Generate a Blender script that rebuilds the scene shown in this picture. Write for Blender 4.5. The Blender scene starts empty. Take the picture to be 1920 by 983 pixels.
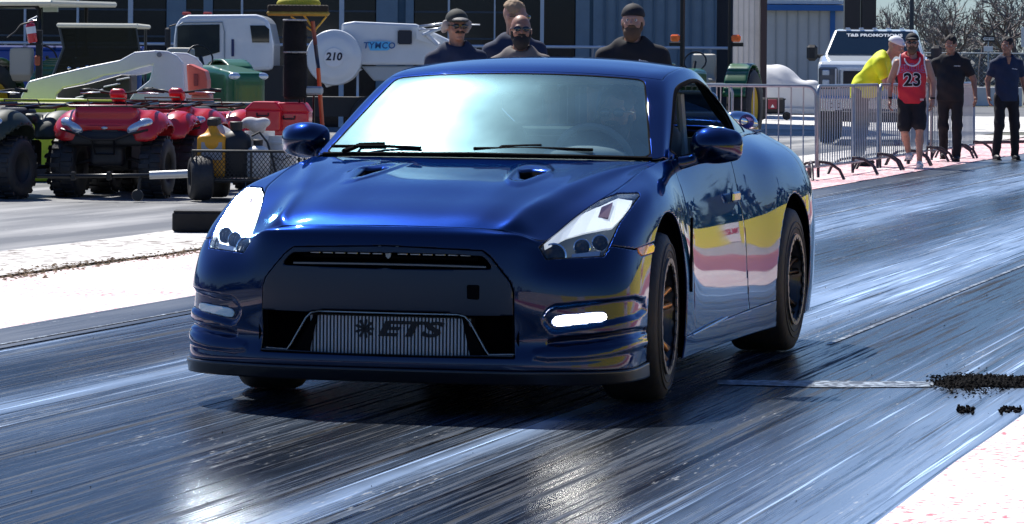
import bpy, math, random
import numpy as np
random.seed(7); rng = np.random.default_rng(7)
R = math.radians
sc = bpy.context.scene
# ------------------------------------------------------------------ camera
FPX, CAMH, HORV, ROLL = 6828.0, 1.388, 122.7, 0.00754      # focal length in px of a 1920 px wide frame
cam_d = bpy.data.cameras.new('camera'); cam = bpy.data.objects.new('camera', cam_d); sc.collection.objects.link(cam)
cam_d.sensor_width = 36; cam_d.lens = FPX/1920*36; cam_d.clip_start = .5; cam_d.clip_end = 4000
cam.location = (0, 0, CAMH)
cam.rotation_mode = 'QUATERNION'
from mathutils import Matrix, Vector
cam.rotation_quaternion = (Matrix.Rotation(math.pi/2, 3, 'X') @ Matrix.Rotation(ROLL, 3, 'Z')).to_quaternion()
cam_d.shift_y = -(491.5-HORV)/1920; cam_d.shift_x = -(2.8)/1920
sc.camera = cam
# ------------------------------------------------------------------ light
SUN_EL, SUN_AZ = 53.0, -28.0        # azimuth from +Y (away from the camera) towards +X
wd = bpy.data.worlds.new('World'); sc.world = wd; wd.use_nodes = True
wn = wd.node_tree; wn.nodes.clear()
sky = wn.nodes.new('ShaderNodeTexSky'); sky.sky_type = 'NISHITA'; sky.sun_disc = False
sky.sun_elevation = R(SUN_EL); sky.sun_rotation = R(SUN_AZ); sky.air_density = 1.0; sky.dust_density = .35; sky.ozone_density = 1.6
hs = wn.nodes.new('ShaderNodeHueSaturation'); hs.inputs['Saturation'].default_value = 1.08
bg = wn.nodes.new('ShaderNodeBackground'); bg.inputs['Strength'].default_value = .058
wo = wn.nodes.new('ShaderNodeOutputWorld')
tn = wn.nodes.new('ShaderNodeMix'); tn.data_type = 'RGBA'; tn.blend_type = 'MULTIPLY'; tn.inputs[0].default_value = 1; tn.inputs[7].default_value = (.63, .85, 1.27, 1)   # cool white balance
wn.links.new(sky.outputs[0], hs.inputs['Color']); wn.links.new(hs.outputs[0], tn.inputs[6]); wn.links.new(tn.outputs[2], bg.inputs[0]); wn.links.new(bg.outputs[0], wo.inputs[0])
sd = bpy.data.lights.new('sun', 'SUN'); sd.energy = 5.0; sd.angle = R(.5); sd.color = (1, .96, .9)
sun = bpy.data.objects.new('sun', sd); sc.collection.objects.link(sun)
sv = Vector((math.sin(R(SUN_AZ))*math.cos(R(SUN_EL)), math.cos(R(SUN_AZ))*math.cos(R(SUN_EL)), math.sin(R(SUN_EL))))
sun.rotation_euler = sv.to_track_quat('Z', 'Y').to_euler(); sun.location = (-10, 30, 40)
sc.view_settings.view_transform = 'Standard'; sc.view_settings.look = 'None'; sc.view_settings.exposure = .55; sc.view_settings.gamma = 1
# ------------------------------------------------------------------ measuring the place
cr, sr = math.cos(ROLL), math.sin(ROLL)
def unroll(U, V):
    du, dv = U-960, V-491.5
    return cr*du+sr*dv, -sr*du+cr*dv+491.5-HORV
def gp(U, V):                       # ground point seen at photo pixel
    u, v = unroll(U, V); d = FPX*CAMH/v
    return u*d/FPX, d
def wp(U, V, d):                    # point at distance d seen at photo pixel -> x, z
    u, v = unroll(U, V)
    return u*d/FPX, CAMH-v*d/FPX
def proj(P):                        # world (n,3) -> photo pixels
    u = FPX*P[:, 0]/P[:, 1]; v = HORV-491.5+FPX*(CAMH-P[:, 2])/P[:, 1]
    return np.stack([960+cr*u-sr*v, 491.5+sr*u+cr*v], 1)
# ------------------------------------------------------------------ materials
MATS = {}
def mat(name, col=(.5, .5, .5), rough=.5, metal=0, coat=0, coat_rough=.03, spec=.5, noise=0, nscale=8, bump=0, bscale=60, trans=0, alpha=1, emit=None, estr=1, ior=1.5, nrough=0):
    if name in MATS: return MATS[name]
    m = bpy.data.materials.new(name); m.use_nodes = True; MATS[name] = m
    nt = m.node_tree; b = nt.nodes['Principled BSDF']; I = b.inputs
    I['Base Color'].default_value = (*col, 1); I['Roughness'].default_value = rough; I['Metallic'].default_value = metal
    I['Coat Weight'].default_value = coat; I['Coat Roughness'].default_value = coat_rough; I['Specular IOR Level'].default_value = spec
    I['Transmission Weight'].default_value = trans; I['Alpha'].default_value = alpha; I['IOR'].default_value = ior
    if emit: I['Emission Color'].default_value = (*emit, 1); I['Emission Strength'].default_value = estr
    if noise or bump or nrough:
        tc = nt.nodes.new('ShaderNodeTexCoord')
        if noise or nrough:
            n = nt.nodes.new('ShaderNodeTexNoise'); n.inputs['Scale'].default_value = nscale; n.inputs['Detail'].default_value = 5; n.inputs['Roughness'].default_value = .65
            nt.links.new(tc.outputs['Object'], n.inputs['Vector'])
        if noise:
            r = nt.nodes.new('ShaderNodeValToRGB'); e = r.color_ramp.elements
            e[0].position = .3; e[1].position = .7
            e[0].color = (*[c*(1-noise) for c in col], 1); e[1].color = (*[min(1, c*(1+noise)) for c in col], 1)
            nt.links.new(n.outputs['Fac'], r.inputs[0]); nt.links.new(r.outputs[0], I['Base Color'])
        if nrough:
            mr = nt.nodes.new('ShaderNodeMapRange'); mr.inputs['From Min'].default_value = .3; mr.inputs['From Max'].default_value = .7
            mr.inputs['To Min'].default_value = max(.02, rough-nrough); mr.inputs['To Max'].default_value = min(1, rough+nrough)
            nt.links.new(n.outputs['Fac'], mr.inputs['Value']); nt.links.new(mr.outputs[0], I['Roughness'])
        if bump:
            n2 = nt.nodes.new('ShaderNodeTexNoise'); n2.inputs['Scale'].default_value = bscale; n2.inputs['Detail'].default_value = 3
            nt.links.new(tc.outputs['Object'], n2.inputs['Vector'])
            bp = nt.nodes.new('ShaderNodeBump'); bp.inputs['Strength'].default_value = bump; bp.inputs['Distance'].default_value = .02
            nt.links.new(n2.outputs['Fac'], bp.inputs['Height']); nt.links.new(bp.outputs[0], I['Normal'])
    return m
# ------------------------------------------------------------------ objects
COL = sc.collection
def link(o, parent=None):
    COL.objects.link(o)
    if parent is not None: o.parent = parent
    return o
def thing(name, label, cat, loc=(0, 0, 0), rz=0, group=None):
    o = bpy.data.objects.new(name, None); o.empty_display_size = .2; link(o); o.location = loc; o.rotation_euler = (0, 0, rz)
    o['label'] = label; o['category'] = cat
    if group: o['group'] = group
    return o
def tag(o, label=None, cat=None, group=None, kind=None):
    if label: o['label'] = label
    if cat: o['category'] = cat
    if group: o['group'] = group
    if kind: o['kind'] = kind
    return o
def npmesh(name, V, F, m=None, parent=None, smooth=True, N=None):
    V = np.asarray(V, float); me = bpy.data.meshes.new(name)
    me.from_pydata(V[:, :3].tolist(), [], [list(map(int, f)) for f in F] if not isinstance(F, np.ndarray) else F.tolist())
    if smooth: me.polygons.foreach_set('use_smooth', np.ones(len(me.polygons), bool))
    if m: me.materials.append(m)
    me.update()
    if N is not None: me.normals_split_custom_set_from_vertices(np.asarray(N).tolist())
    return link(bpy.data.objects.new(name, me), parent)
def copy_tree(o, parent=None):
    c = o.copy(); COL.objects.link(c)
    if parent is not None: c.parent = parent
    for ch in list(o.children): copy_tree(ch, c)
    return c
def rotm(rx=0, ry=0, rz=0):
    return np.array(Matrix.Rotation(rz, 3, 'Z') @ Matrix.Rotation(ry, 3, 'Y') @ Matrix.Rotation(rx, 3, 'X'))
class MB:
    """collects simple shapes into one mesh"""
    def __init__(s): s.V = []; s.F = []; s.n = 0
    def add(s, V, F):
        V = np.asarray(V, float); s.V.append(V); s.F += [[i+s.n for i in f] for f in F]; s.n += len(V); return s
    def box(s, c, d, rot=None, bev=0.0):
        x, y, z = [q/2 for q in d]
        if bev > 0:
            b = min(bev, x*.9, y*.9, z*.9); pts = []; 
            for sx in (-1, 1):
                for sy in (-1, 1):
                    for sz in (-1, 1):
                        pts += [(sx*(x-b), sy*(y-b), sz*z), (sx*(x-b), sy*y, sz*(z-b)), (sx*x, sy*(y-b), sz*(z-b))]
            V = np.array(pts); from_i = lambda a, k: a*3+k
            F = []
            def quad(ids): F.append(ids)
            cid = lambda sx, sy, sz: (4 if sx > 0 else 0)+(2 if sy > 0 else 0)+(1 if sz > 0 else 0)
            for k in (0, 1, 2):
                ax = 2-k
                for sg in (-1, 1):
                    o = [(-1, -1), (1, -1), (1, 1), (-1, 1)]; q = []
                    for a, b2 in o:
                        t = [a, b2]; t.insert(ax, sg); q.append(from_i(cid(*t), k))
                    quad(q)
            for ax in range(3):      # edges
                k1, k2 = [2-a for a in range(3) if a != ax]
                for a in (-1, 1):
                    for b2 in (-1, 1):
                        t1 = [a, b2]; t1.insert(ax, -1); t2 = [a, b2]; t2.insert(ax, 1)
                        c1, c2 = cid(*t1), cid(*t2)
                        quad([from_i(c1, k1), from_i(c2, k1), from_i(c2, k2), from_i(c1, k2)])
            for cc in range(8): F.append([cc*3, cc*3+1, cc*3+2])
            ctr = V.mean(0); G = []
            for f in F:
                p = V[f]; n = np.cross(p[1]-p[0], p[2]-p[0])
                G.append(f if np.dot(n, p.mean(0)-ctr) > 0 else f[::-1])
            F = G
        else:
            V = np.array([(a*x, b*y, c2*z) for a in (-1, 1) for b in (-1, 1) for c2 in (-1, 1)])
            F = [[0, 1, 3, 2], [4, 6, 7, 5], [0, 4, 5, 1], [2, 3, 7, 6], [0, 2, 6, 4], [1, 5, 7, 3]]
        if rot is not None: V = V @ rotm(*rot).T
        return s.add(V+np.array(c), F)
    def tube(s, pts, r, n=8, closed=False, cap=True):
        pts = np.array(pts, float); m = len(pts); r = np.broadcast_to(np.asarray(r, float), (m,))
        T = np.zeros_like(pts)
        for i in range(m):
            a = pts[(i-1) % m] if (closed or i > 0) else pts[i]; b = pts[(i+1) % m] if (closed or i < m-1) else pts[i]
            t = b-a; T[i] = t/(np.linalg.norm(t)+1e-9)
        up = np.array([0, 0, 1.0]) if abs(T[0][2]) < .9 else np.array([1.0, 0, 0]); V = []
        nrm = np.cross(T[0], up); nrm /= np.linalg.norm(nrm)
        for i in range(m):
            nrm = nrm-T[i]*np.dot(nrm, T[i]); nrm /= np.linalg.norm(nrm)+1e-9; bi = np.cross(T[i], nrm)
            for k in range(n):
                a = 2*math.pi*(k+.5)/n; V.append(pts[i]+r[i]*(math.cos(a)*nrm+math.sin(a)*bi))
        F = []
        for i in range(m if closed else m-1):
            j = (i+1) % m
            for k in range(n): F.append([i*n+k, j*n+k, j*n+(k+1) % n, i*n+(k+1) % n][::-1])
        if cap and not closed: F.append(list(range(n))); F.append(list(range((m-1)*n, m*n))[::-1])
        return s.add(V, F)
    def lathe(s, prof, c=(0, 0, 0), axis='z', n=24, rot=None, cap=True, arc=None):
        V = []; m = len(prof); A = [2*math.pi*k/n for k in range(n)]
        for (r, h) in prof:
            for a in A:
                V.append((r*math.cos(a), r*math.sin(a), h))
        F = [[i*n+k, i*n+(k+1) % n, (i+1)*n+(k+1) % n, (i+1)*n+k] for i in range(m-1) for k in range(n)]
        if cap: F.append(list(range(n))[::-1]); F.append(list(range((m-1)*n, m*n)))
        V = np.array(V)
        if axis == 'x': V = V[:, [2, 0, 1]]
        if axis == 'y': V = V[:, [1, 2, 0]]
        if rot is not None: V = V @ rotm(*rot).T
        return s.add(V+np.array(c), F)
    def prism(s, poly, t, c=(0, 0, 0), plane='xz', rot=None):      # polygon (2D) extruded t along the missing axis, centred
        k = len(poly); P = np.array(poly, float); V = []
        for h in (-t/2, t/2):
            for a, b in P:
                V.append({'xz': (a, h, b), 'xy': (a, b, h), 'yz': (h, a, b)}[plane])
        A = sum(P[i][0]*P[(i+1) % k][1]-P[(i+1) % k][0]*P[i][1] for i in range(k))
        F = [list(range(k))[::-1], list(range(k, 2*k))]+[[i, (i+1) % k, (i+1) % k+k, i+k] for i in range(k)]
        if (A < 0) != (plane == 'xz'): F = [f[::-1] for f in F]
        V = np.array(V)
        if rot is not None: V = V @ rotm(*rot).T
        return s.add(V+np.array(c), F)
    def ball(s, c, r, n=12, m=8, rot=None):
        r = np.broadcast_to(np.asarray(r, float), (3,)); V = []
        for i in range(m+1):
            t = math.pi*i/m
            for k in range(n): V.append((math.sin(t)*math.cos(2*math.pi*k/n), math.sin(t)*math.sin(2*math.pi*k/n), math.cos(t)))
        F = [[i*n+k, (i+1)*n+k, (i+1)*n+(k+1) % n, i*n+(k+1) % n] for i in range(m) for k in range(n)]
        V = np.array(V)*r
        if rot is not None: V = V @ rotm(*rot).T
        return s.add(V+np.array(c), F)
    def build(s, name, m=None, parent=None, smooth=False, label=None, auto=True, bevel=0):
        V = np.concatenate(s.V); o = npmesh(name, V, s.F, m, parent, smooth)
        if smooth and auto:
            me = o.data; E = np.zeros(len(me.edges), bool)
            fn = [None]*len(me.polygons); ek = {}
            for p in me.polygons:
                for e in p.edge_keys: ek.setdefault(e, []).append(p.index)
            N = [p.normal.copy() for p in me.polygons]
            for e in me.edges:
                l = ek.get(tuple(sorted(e.vertices)), [])
                if len(l) == 2 and N[l[0]].dot(N[l[1]]) < .72: E[e.index] = True
            at = me.attributes.new('sharp_edge', 'BOOLEAN', 'EDGE'); at.data.foreach_set('value', E)
        if bevel:
            b = o.modifiers.new('bevel', 'BEVEL'); b.width = bevel; b.segments = 2; b.limit_method = 'ANGLE'
        if label: o['label'] = label
        return o
def text(s, name, m, parent, loc, rot, size, depth=.004, offset=0, bold=0, shear=0, sx=1, space=1):
    cu = bpy.data.curves.new(name, 'FONT'); cu.body = s; cu.size = size; cu.extrude = depth; cu.offset = offset; cu.shear = shear; cu.align_x = 'CENTER'; cu.align_y = 'CENTER'; cu.space_character = space
    cu.resolution_u = 3
    t = bpy.data.objects.new('tmp', cu); COL.objects.link(t)
    me = bpy.data.meshes.new_from_object(t); bpy.data.objects.remove(t); bpy.data.curves.remove(cu)
    me.materials.clear(); me.materials.append(m); o = link(bpy.data.objects.new(name, me), parent)
    o.location = loc; o.rotation_euler = rot; o.scale = (sx, 1, 1); return o
# ---- surfaces through a grid of points
def chord(C, axis):
    d = np.linalg.norm(np.diff(C, axis=axis), axis=2).mean(1-axis); return np.concatenate([[0], np.cumsum(d)])
def herm(C, t, T, axis):
    C = np.moveaxis(C, axis, 0); n = len(t); h = np.diff(t)[:, None, None]; dl = np.diff(C, axis=0)/h
    M = np.zeros_like(C); M[1:-1] = (dl[:-1]*h[1:]+dl[1:]*h[:-1])/(h[1:]+h[:-1]); M[0] = dl[0]; M[-1] = dl[-1]
    i = np.clip(np.searchsorted(t, T, 'right')-1, 0, n-2); s = ((T-t[i])/(t[i+1]-t[i]))[:, None, None]; hh = h[i]
    P = (2*s**3-3*s**2+1)*C[i]+(s**3-2*s**2+s)*hh*M[i]+(-2*s**3+3*s**2)*C[i+1]+(s**3-s**2)*hh*M[i+1]
    return np.moveaxis(P, 0, axis)
def gsmooth(P, axis, sig):                 # gaussian smoothing of a dense grid, ends held
    if sig <= 0: return P
    P = np.moveaxis(P, axis, 0); k = int(3*sig)+1; k = min(k, len(P)-2)
    w = np.exp(-.5*(np.arange(-k, k+1)/sig)**2); w /= w.sum()
    lo = 2*P[0]-P[1:k+1][::-1]; hi = 2*P[-1]-P[-k-1:-1][::-1]; Q = np.concatenate([lo, P, hi]); O = np.zeros_like(P)
    for j, a in enumerate(w): O += a*Q[j:j+len(P)]
    return np.moveaxis(O, 0, axis)
def grid_normals(P):
    du = np.gradient(P, axis=0); dv = np.gradient(P, axis=1); n = np.cross(du, dv); return n/(np.linalg.norm(n, axis=2, keepdims=True)+1e-12)
def grid_tris(nr, nc):
    i = np.arange(nr*nc).reshape(nr, nc); a, b, c, d = i[:-1, :-1].ravel(), i[1:, :-1].ravel(), i[1:, 1:].ravel(), i[:-1, 1:].ravel()
    return np.concatenate([np.stack([a, b, c], 1), np.stack([a, c, d], 1)])
def clip(V, F, d):                         # keep d > 0 ; V carries any attributes
    d = np.where(np.abs(d) < 1e-7, 1e-7, d); pos = d > 0; k = pos[F].sum(1); out = [F[k == 3]]; newV = [V]; base = len(V)
    for cnt in (1, 2):
        T = F[k == cnt]
        if not len(T): continue
        pm = pos[T] if cnt == 1 else ~pos[T]; j = pm.argmax(1); r = np.arange(len(T))
        a, b, c = T[r, j], T[r, (j+1) % 3], T[r, (j+2) % 3]
        def cut(p, q):
            t = (d[p]/(d[p]-d[q]))[:, None]; return V[p]*(1-t)+V[q]*t
        vb, vc = cut(a, b), cut(a, c); ib = base+np.arange(len(T)); ic = ib+len(T); newV += [vb, vc]; base += 2*len(T)
        if cnt == 1: out.append(np.stack([a, ib, ic], 1))
        else: out += [np.stack([ib, b, c], 1), np.stack([ib, c, ic], 1)]
    V2 = np.concatenate(newV); F2 = np.concatenate(out)
    u, inv = np.unique(F2, return_inverse=True); V2 = V2[u]; F2 = inv.reshape(F2.shape)
    key = np.round(V2[:, :3]*2e5).astype(np.int64); _, first, inv2 = np.unique(key, axis=0, return_index=True, return_inverse=True); inv2 = inv2.ravel()
    F2 = inv2[F2]; V2 = V2[first]; ok = (F2[:, 0] != F2[:, 1]) & (F2[:, 1] != F2[:, 2]) & (F2[:, 0] != F2[:, 2])
    return V2, F2[ok]
def sdf_poly(P, poly):                     # >0 inside
    poly = np.array(poly, float); n = len(poly); D = np.full(len(P), 1e18); ins = np.zeros(len(P), bool)
    for i in range(n):
        a, b = poly[i], poly[(i+1) % n]; e = b-a; w = P-a; t = np.clip((w @ e)/(e @ e), 0, 1); D = np.minimum(D, ((w-t[:, None]*e)**2).sum(1))
        c1 = (P[:, 1] >= a[1]) != (P[:, 1] >= b[1])
        with np.errstate(divide='ignore', invalid='ignore'): xx = a[0]+(P[:, 1]-a[1])*(b[0]-a[0])/(b[1]-a[1])
        ins ^= c1 & (P[:, 0] < xx)
    return np.where(ins, 1, -1)*np.sqrt(D)
def smooth_poly(poly, it=2):               # chaikin corner rounding
    P = np.array(poly, float)
    for _ in range(it):
        Q = np.roll(P, -1, 0); P = np.stack([P*.78+Q*.22, P*.22+Q*.78], 1).reshape(-1, 2)
    return P
def round_poly(poly, rad, n=5):
    P = np.array(poly, float); out = []; m = len(P)
    for i in range(m):
        p, a, b = P[i], P[i-1], P[(i+1) % m]; da = a-p; db = b-p; la, lb = np.linalg.norm(da), np.linalg.norm(db); r = min(rad, la*.45, lb*.45)
        q0 = p+da/la*r; q1 = p+db/lb*r
        for k in range(n+1): t = k/n; out.append((1-t)**2*q0+2*t*(1-t)*p+t*t*q1)
    return np.array(out)
def smin(a, b, k): h = np.clip(.5+.5*(b-a)/k, 0, 1); return b*(1-h)+a*h-k*h*(1-h)
def rcone(P, a, b, r1, r2):
    a = np.array(a, float); b = np.array(b, float); ba = b-a; t = np.clip(((P-a) @ ba)/(ba @ ba+1e-12), 0, 1)
    return np.linalg.norm(P-a-t[..., None]*ba, axis=-1)-(r1+(r2-r1)*t)
def ellip(P, c, r, rot=None):
    q = P-np.array(c, float)
    if rot is not None: q = q @ rotm(*rot)
    r = np.array(r, float); k0 = np.linalg.norm(q/r, axis=-1); k1 = np.linalg.norm(q/r**2, axis=-1); return k0*(k0-1)/(k1+1e-9)
def rbox(P, c, h, r=.02, rot=None):
    q = P-np.array(c, float)
    if rot is not None: q = q @ rotm(*rot)
    q = np.abs(q)-(np.array(h, float)-r); return np.linalg.norm(np.maximum(q, 0), axis=-1)+np.minimum(q.max(-1), 0)-r
def surfnet(fn, lo, hi, res):              # surface nets of an implicit function
    lo = np.array(lo, float); hi = np.array(hi, float); n = np.ceil((hi-lo)/res).astype(int)+1
    ax = [lo[i]+res*np.arange(n[i]) for i in range(3)]; G = np.stack(np.meshgrid(*ax, indexing='ij'), -1); D = fn(G)
    S = D < 0; c = np.zeros(tuple(n-1), int)
    offs = [(i, j, k) for i in (0, 1) for j in (0, 1) for k in (0, 1)]; sl = lambda A, o: A[o[0]:n[0]-1+o[0], o[1]:n[1]-1+o[1], o[2]:n[2]-1+o[2]]
    for o in offs: c += sl(S, o)
    act = (c > 0) & (c < 8); idx = -np.ones(c.shape, int); idx[act] = np.arange(act.sum()); base = np.argwhere(act)
    acc = np.zeros((len(base), 3)); cnt = np.zeros(len(base))
    for o in offs:
        for a in range(3):
            if o[a]: continue
            o2 = list(o); o2[a] = 1; d0 = D[tuple((base+o).T)]; d1 = D[tuple((base+o2).T)]; m = (d0 < 0) != (d1 < 0)
            t = d0[m]/(d0[m]-d1[m]); q = (base+o)[m].astype(float); q[:, a] += t; acc[m] += q; cnt[m] += 1
    V = lo+res*acc/cnt[:, None]; F = []
    for a in range(3):
        b, c2 = (a+1) % 3, (a+2) % 3; s0 = [slice(None)]*3; s1 = [slice(None)]*3; s0[a] = slice(0, -1); s1[a] = slice(1, None)
        ch = S[tuple(s0)] != S[tuple(s1)]; e = np.argwhere(ch); e = e[(e[:, b] > 0) & (e[:, c2] > 0) & (e[:, b] < n[b]-1) & (e[:, c2] < n[c2]-1)]
        if not len(e): continue
        fl = S[tuple(e.T)]; q = []
        for db, dc in ((0, 0), (1, 0), (1, 1), (0, 1)):
            k = e.copy(); k[:, b] -= db; k[:, c2] -= dc; q.append(idx[tuple(k.T)])
        q = np.stack(q, 1); q[~fl] = q[~fl][:, ::-1]; F.append(q)
    return V, np.concatenate(F)
def sdf_obj(name, fn, lo, hi, res, m, parent=None, smooth=True):
    V, F = surfnet(fn, lo, hi, res); return npmesh(name, V, F, m, parent, smooth)
# ------------------------------------------------------------------ the blue coupe
CX0, CY0, PSI = -.2428, 15.366, .26427          # front axle centre on the ground, heading
CAR_RZ = math.atan2(-math.cos(PSI), -math.sin(PSI))
def cw(V):                                       # car frame -> world
    s, c = math.sin(PSI), math.cos(PSI)
    return np.stack([CX0-s*V[:, 0]+c*V[:, 1], CY0-c*V[:, 0]-s*V[:, 1], V[:, 2]], 1)
car = thing('sports_car', 'dark blue two door sports coupe with lit lower lamp rolling on the black streaked track', 'car', (CX0, CY0, 0), CAR_RZ)
paint = mat('blue metallic paint', (.0002, .010, .048), rough=.34, metal=.94, coat=1, coat_rough=.015, spec=.2)
def paint_flake(m):
    nt = m.node_tree; b = nt.nodes['Principled BSDF']; b.inputs['Specular Tint'].default_value = (.10, .50, .95, 1); tc = nt.nodes.new('ShaderNodeTexCoord')
    v = nt.nodes.new('ShaderNodeTexVoronoi'); v.inputs['Scale'].default_value = 900; nt.links.new(tc.outputs['Object'], v.inputs['Vector'])
    bp = nt.nodes.new('ShaderNodeBump'); bp.inputs['Strength'].default_value = .06; bp.inputs['Distance'].default_value = .001
    nt.links.new(v.outputs['Distance'], bp.inputs['Height']); nt.links.new(bp.outputs[0], b.inputs['Normal'])
    n = nt.nodes.new('ShaderNodeTexNoise'); n.inputs['Scale'].default_value = 3.5; n.inputs['Detail'].default_value = 8; nt.links.new(tc.outputs['Object'], n.inputs['Vector'])
    mr = nt.nodes.new('ShaderNodeMapRange'); mr.inputs['From Min'].default_value = .35; mr.inputs['From Max'].default_value = .75; mr.inputs['To Min'].default_value = .012; mr.inputs['To Max'].default_value = .05
    nt.links.new(n.outputs['Fac'], mr.inputs['Value']); nt.links.new(mr.outputs[0], b.inputs['Coat Roughness'])
paint_flake(paint)
gloss_black = mat('satin black trim', (.012, .014, .018), rough=.35, coat=.3)
mask_mat = mat('dark gunmetal panel', (.0015, .008, .024), rough=.4, metal=.1, coat=.4, coat_rough=.25)
flat_black = mat('flat black', (.003, .003, .004), rough=.95, spec=.08)
rubber = mat('tyre rubber', (.022, .023, .026), rough=.62, bump=.15, bscale=40, noise=.3, nscale=14)
chrome = mat('chrome', (.75, .77, .8), rough=.08, metal=1)
alu = mat('bare aluminium', (.55, .57, .6), rough=.35, metal=1)
bronze = mat('bronze wheel paint', (.62, .27, .09), rough=.3, metal=.7, coat=.5)
def glass_mat(name, tint, refl_rough=.02, dust=0.0, dust_col=(.5, .7, .75)):
    if name in MATS: return MATS[name]
    m = bpy.data.materials.new(name); m.use_nodes = True; MATS[name] = m; nt = m.node_tree; nt.nodes.clear()
    out = nt.nodes.new('ShaderNodeOutputMaterial'); tr = nt.nodes.new('ShaderNodeBsdfTransparent'); tr.inputs[0].default_value = (*tint, 1)
    gl = nt.nodes.new('ShaderNodeBsdfGlossy'); gl.inputs['Roughness'].default_value = refl_rough; gl.inputs['Color'].default_value = (.95, 1, 1, 1)
    lw = nt.nodes.new('ShaderNodeLayerWeight'); lw.inputs['Blend'].default_value = .5; pwf = nt.nodes.new('ShaderNodeMath'); pwf.operation = 'POWER'; pwf.inputs[1].default_value = 4.5; nt.links.new(lw.outputs['Facing'], pwf.inputs[0])
    fl = nt.nodes.new('ShaderNodeMath'); fl.operation = 'MULTIPLY_ADD'; fl.inputs[1].default_value = .92; fl.inputs[2].default_value = .05; fr = pwf
    mx = nt.nodes.new('ShaderNodeMixShader'); nt.links.new(fr.outputs[0], fl.inputs[0]); nt.links.new(fl.outputs[0], mx.inputs[0]); nt.links.new(tr.outputs[0], mx.inputs[1]); nt.links.new(gl.outputs[0], mx.inputs[2])
    last = mx
    if dust:
        g2 = nt.nodes.new('ShaderNodeBsdfGlossy'); g2.inputs['Roughness'].default_value = .30; g2.inputs['Color'].default_value = (*dust_col, 1)
        df = nt.nodes.new('ShaderNodeBsdfDiffuse'); df.inputs[0].default_value = (*dust_col, 1); m2 = nt.nodes.new('ShaderNodeMixShader'); m2.inputs[0].default_value = .18
        nt.links.new(g2.outputs[0], m2.inputs[1]); nt.links.new(df.outputs[0], m2.inputs[2])
        tc = nt.nodes.new('ShaderNodeTexCoord'); n = nt.nodes.new('ShaderNodeTexNoise'); n.inputs['Scale'].default_value = 2.2; n.inputs['Detail'].default_value = 6
        nt.links.new(tc.outputs['Object'], n.inputs['Vector']); mr = nt.nodes.new('ShaderNodeMapRange'); mr.inputs['From Min'].default_value = .3; mr.inputs['From Max'].default_value = .75
        mr.inputs['To Min'].default_value = dust*.6; mr.inputs['To Max'].default_value = dust*1.3; nt.links.new(n.outputs['Fac'], mr.inputs['Value'])
        m3 = nt.nodes.new('ShaderNodeMixShader'); nt.links.new(mr.outputs[0], m3.inputs[0]); nt.links.new(mx.outputs[0], m3.inputs[1]); nt.links.new(m2.outputs[0], m3.inputs[2]); last = m3
    nt.links.new(last.outputs[0], out.inputs[0]); return m
glass = glass_mat('car window glass', (.16, .22, .22))
screen_glass = glass_mat('dusty windscreen glass', (.78, .90, .90), .03, .16, (.42, .76, .86))
lens_glass = glass_mat('clear lamp lens', (.92, .95, .97), .02)

# rows, bottom to top
#            lip b  lip t   r2    r3    r4    r5    r6    r7   (r8 = top edge given)
zF = [.135, .185, .30, .42, .54, .63, .685, .72]
dF = [-.012, .012, -.006, .006, .003, -.008, -.02, -.036]
cols = []
def front(Xb, Y, top, zs=zF, lean=1.0, ys=None):
    c = []
    for k in range(8):
        z = zs[k]; c.append((Xb+dF[k]*lean, Y, z))
    c.append(top); cols.append(c)
front(.985, 0, (.925, 0, .745))
front(.983, .20, (.923, .20, .745))
front(.973, .40, (.910, .40, .739))
front(.957, .53, (.893, .53, .722))
# headlight columns
cols.append([(.905, .665, .135), (.925, .668, .185), (.905, .668, .30), (.912, .668, .42), (.905, .665, .54), (.885, .64, .612), (.872, .62, .655), (.868, .612, .675), (.862, .606, .69)])
cols.append([(.862, .78, .135), (.880, .783, .185), (.858, .785, .30), (.862, .783, .42), (.850, .780, .54), (.82, .76, .61), (.79, .715, .66), (.765, .675, .69), (.735, .635, .722)])
cols.append([(.800, .862, .135), (.815, .866, .185), (.792, .868, .30), (.792, .866, .42), (.775, .860, .54), (.735, .842, .625), (.69, .80, .69), (.635, .735, .735), (.585, .668, .775)])
cols.append([(.715, .915, .135), (.725, .919, .185), (.705, .922, .30), (.702, .920, .42), (.685, .912, .54), (.645, .895, .64), (.585, .862, .725), (.51, .795, .785), (.43, .708, .825)])
cols.append([(.59, .928, .135), (.60, .932, .185), (.585, .938, .30), (.58, .938, .42), (.565, .932, .54), (.525, .918, .65), (.455, .896, .75), (.37, .845, .825), (.28, .745, .865)])
cols.append([(.44, .925, .13), (.44, .928, .19), (.43, .935, .30), (.425, .938, .42), (.41, .936, .54), (.37, .928, .66), (.30, .912, .775), (.20, .87, .862), (.09, .762, .902)])
def side(Xs, Y, Z): cols.append([(x, y, z) for x, y, z in zip(Xs, Y, Z)])
side([.24, .24, .24, .23, .22, .19, .14, .06, -.05], [.918, .922, .93, .935, .936, .932, .918, .872, .768], [.14, .19, .30, .42, .54, .67, .79, .882, .93])
side([.03, .03, .03, .02, .01, -.01, -.04, -.09, -.18], [.912, .916, .925, .932, .935, .932, .916, .865, .772], [.145, .19, .30, .42, .54, .67, .80, .898, .955])
side([-.20, -.20, -.20, -.21, -.22, -.23, -.25, -.28, -.33], [.908, .912, .92, .926, .928, .922, .902, .850, .776], [.145, .19, .30, .42, .54, .67, .80, .905, .968])
side([-.40, -.40, -.40, -.40, -.41, -.42, -.43, -.45, -.48], [.902, .906, .912, .914, .911, .900, .876, .834, .782], [.145, .19, .30, .42, .54, .67, .80, .912, .982])
side([-.62]*9, [.896, .900, .902, .901, .897, .886, .862, .825, .792], [.145, .19, .30, .42, .54, .67, .80, .912, .988])
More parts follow.
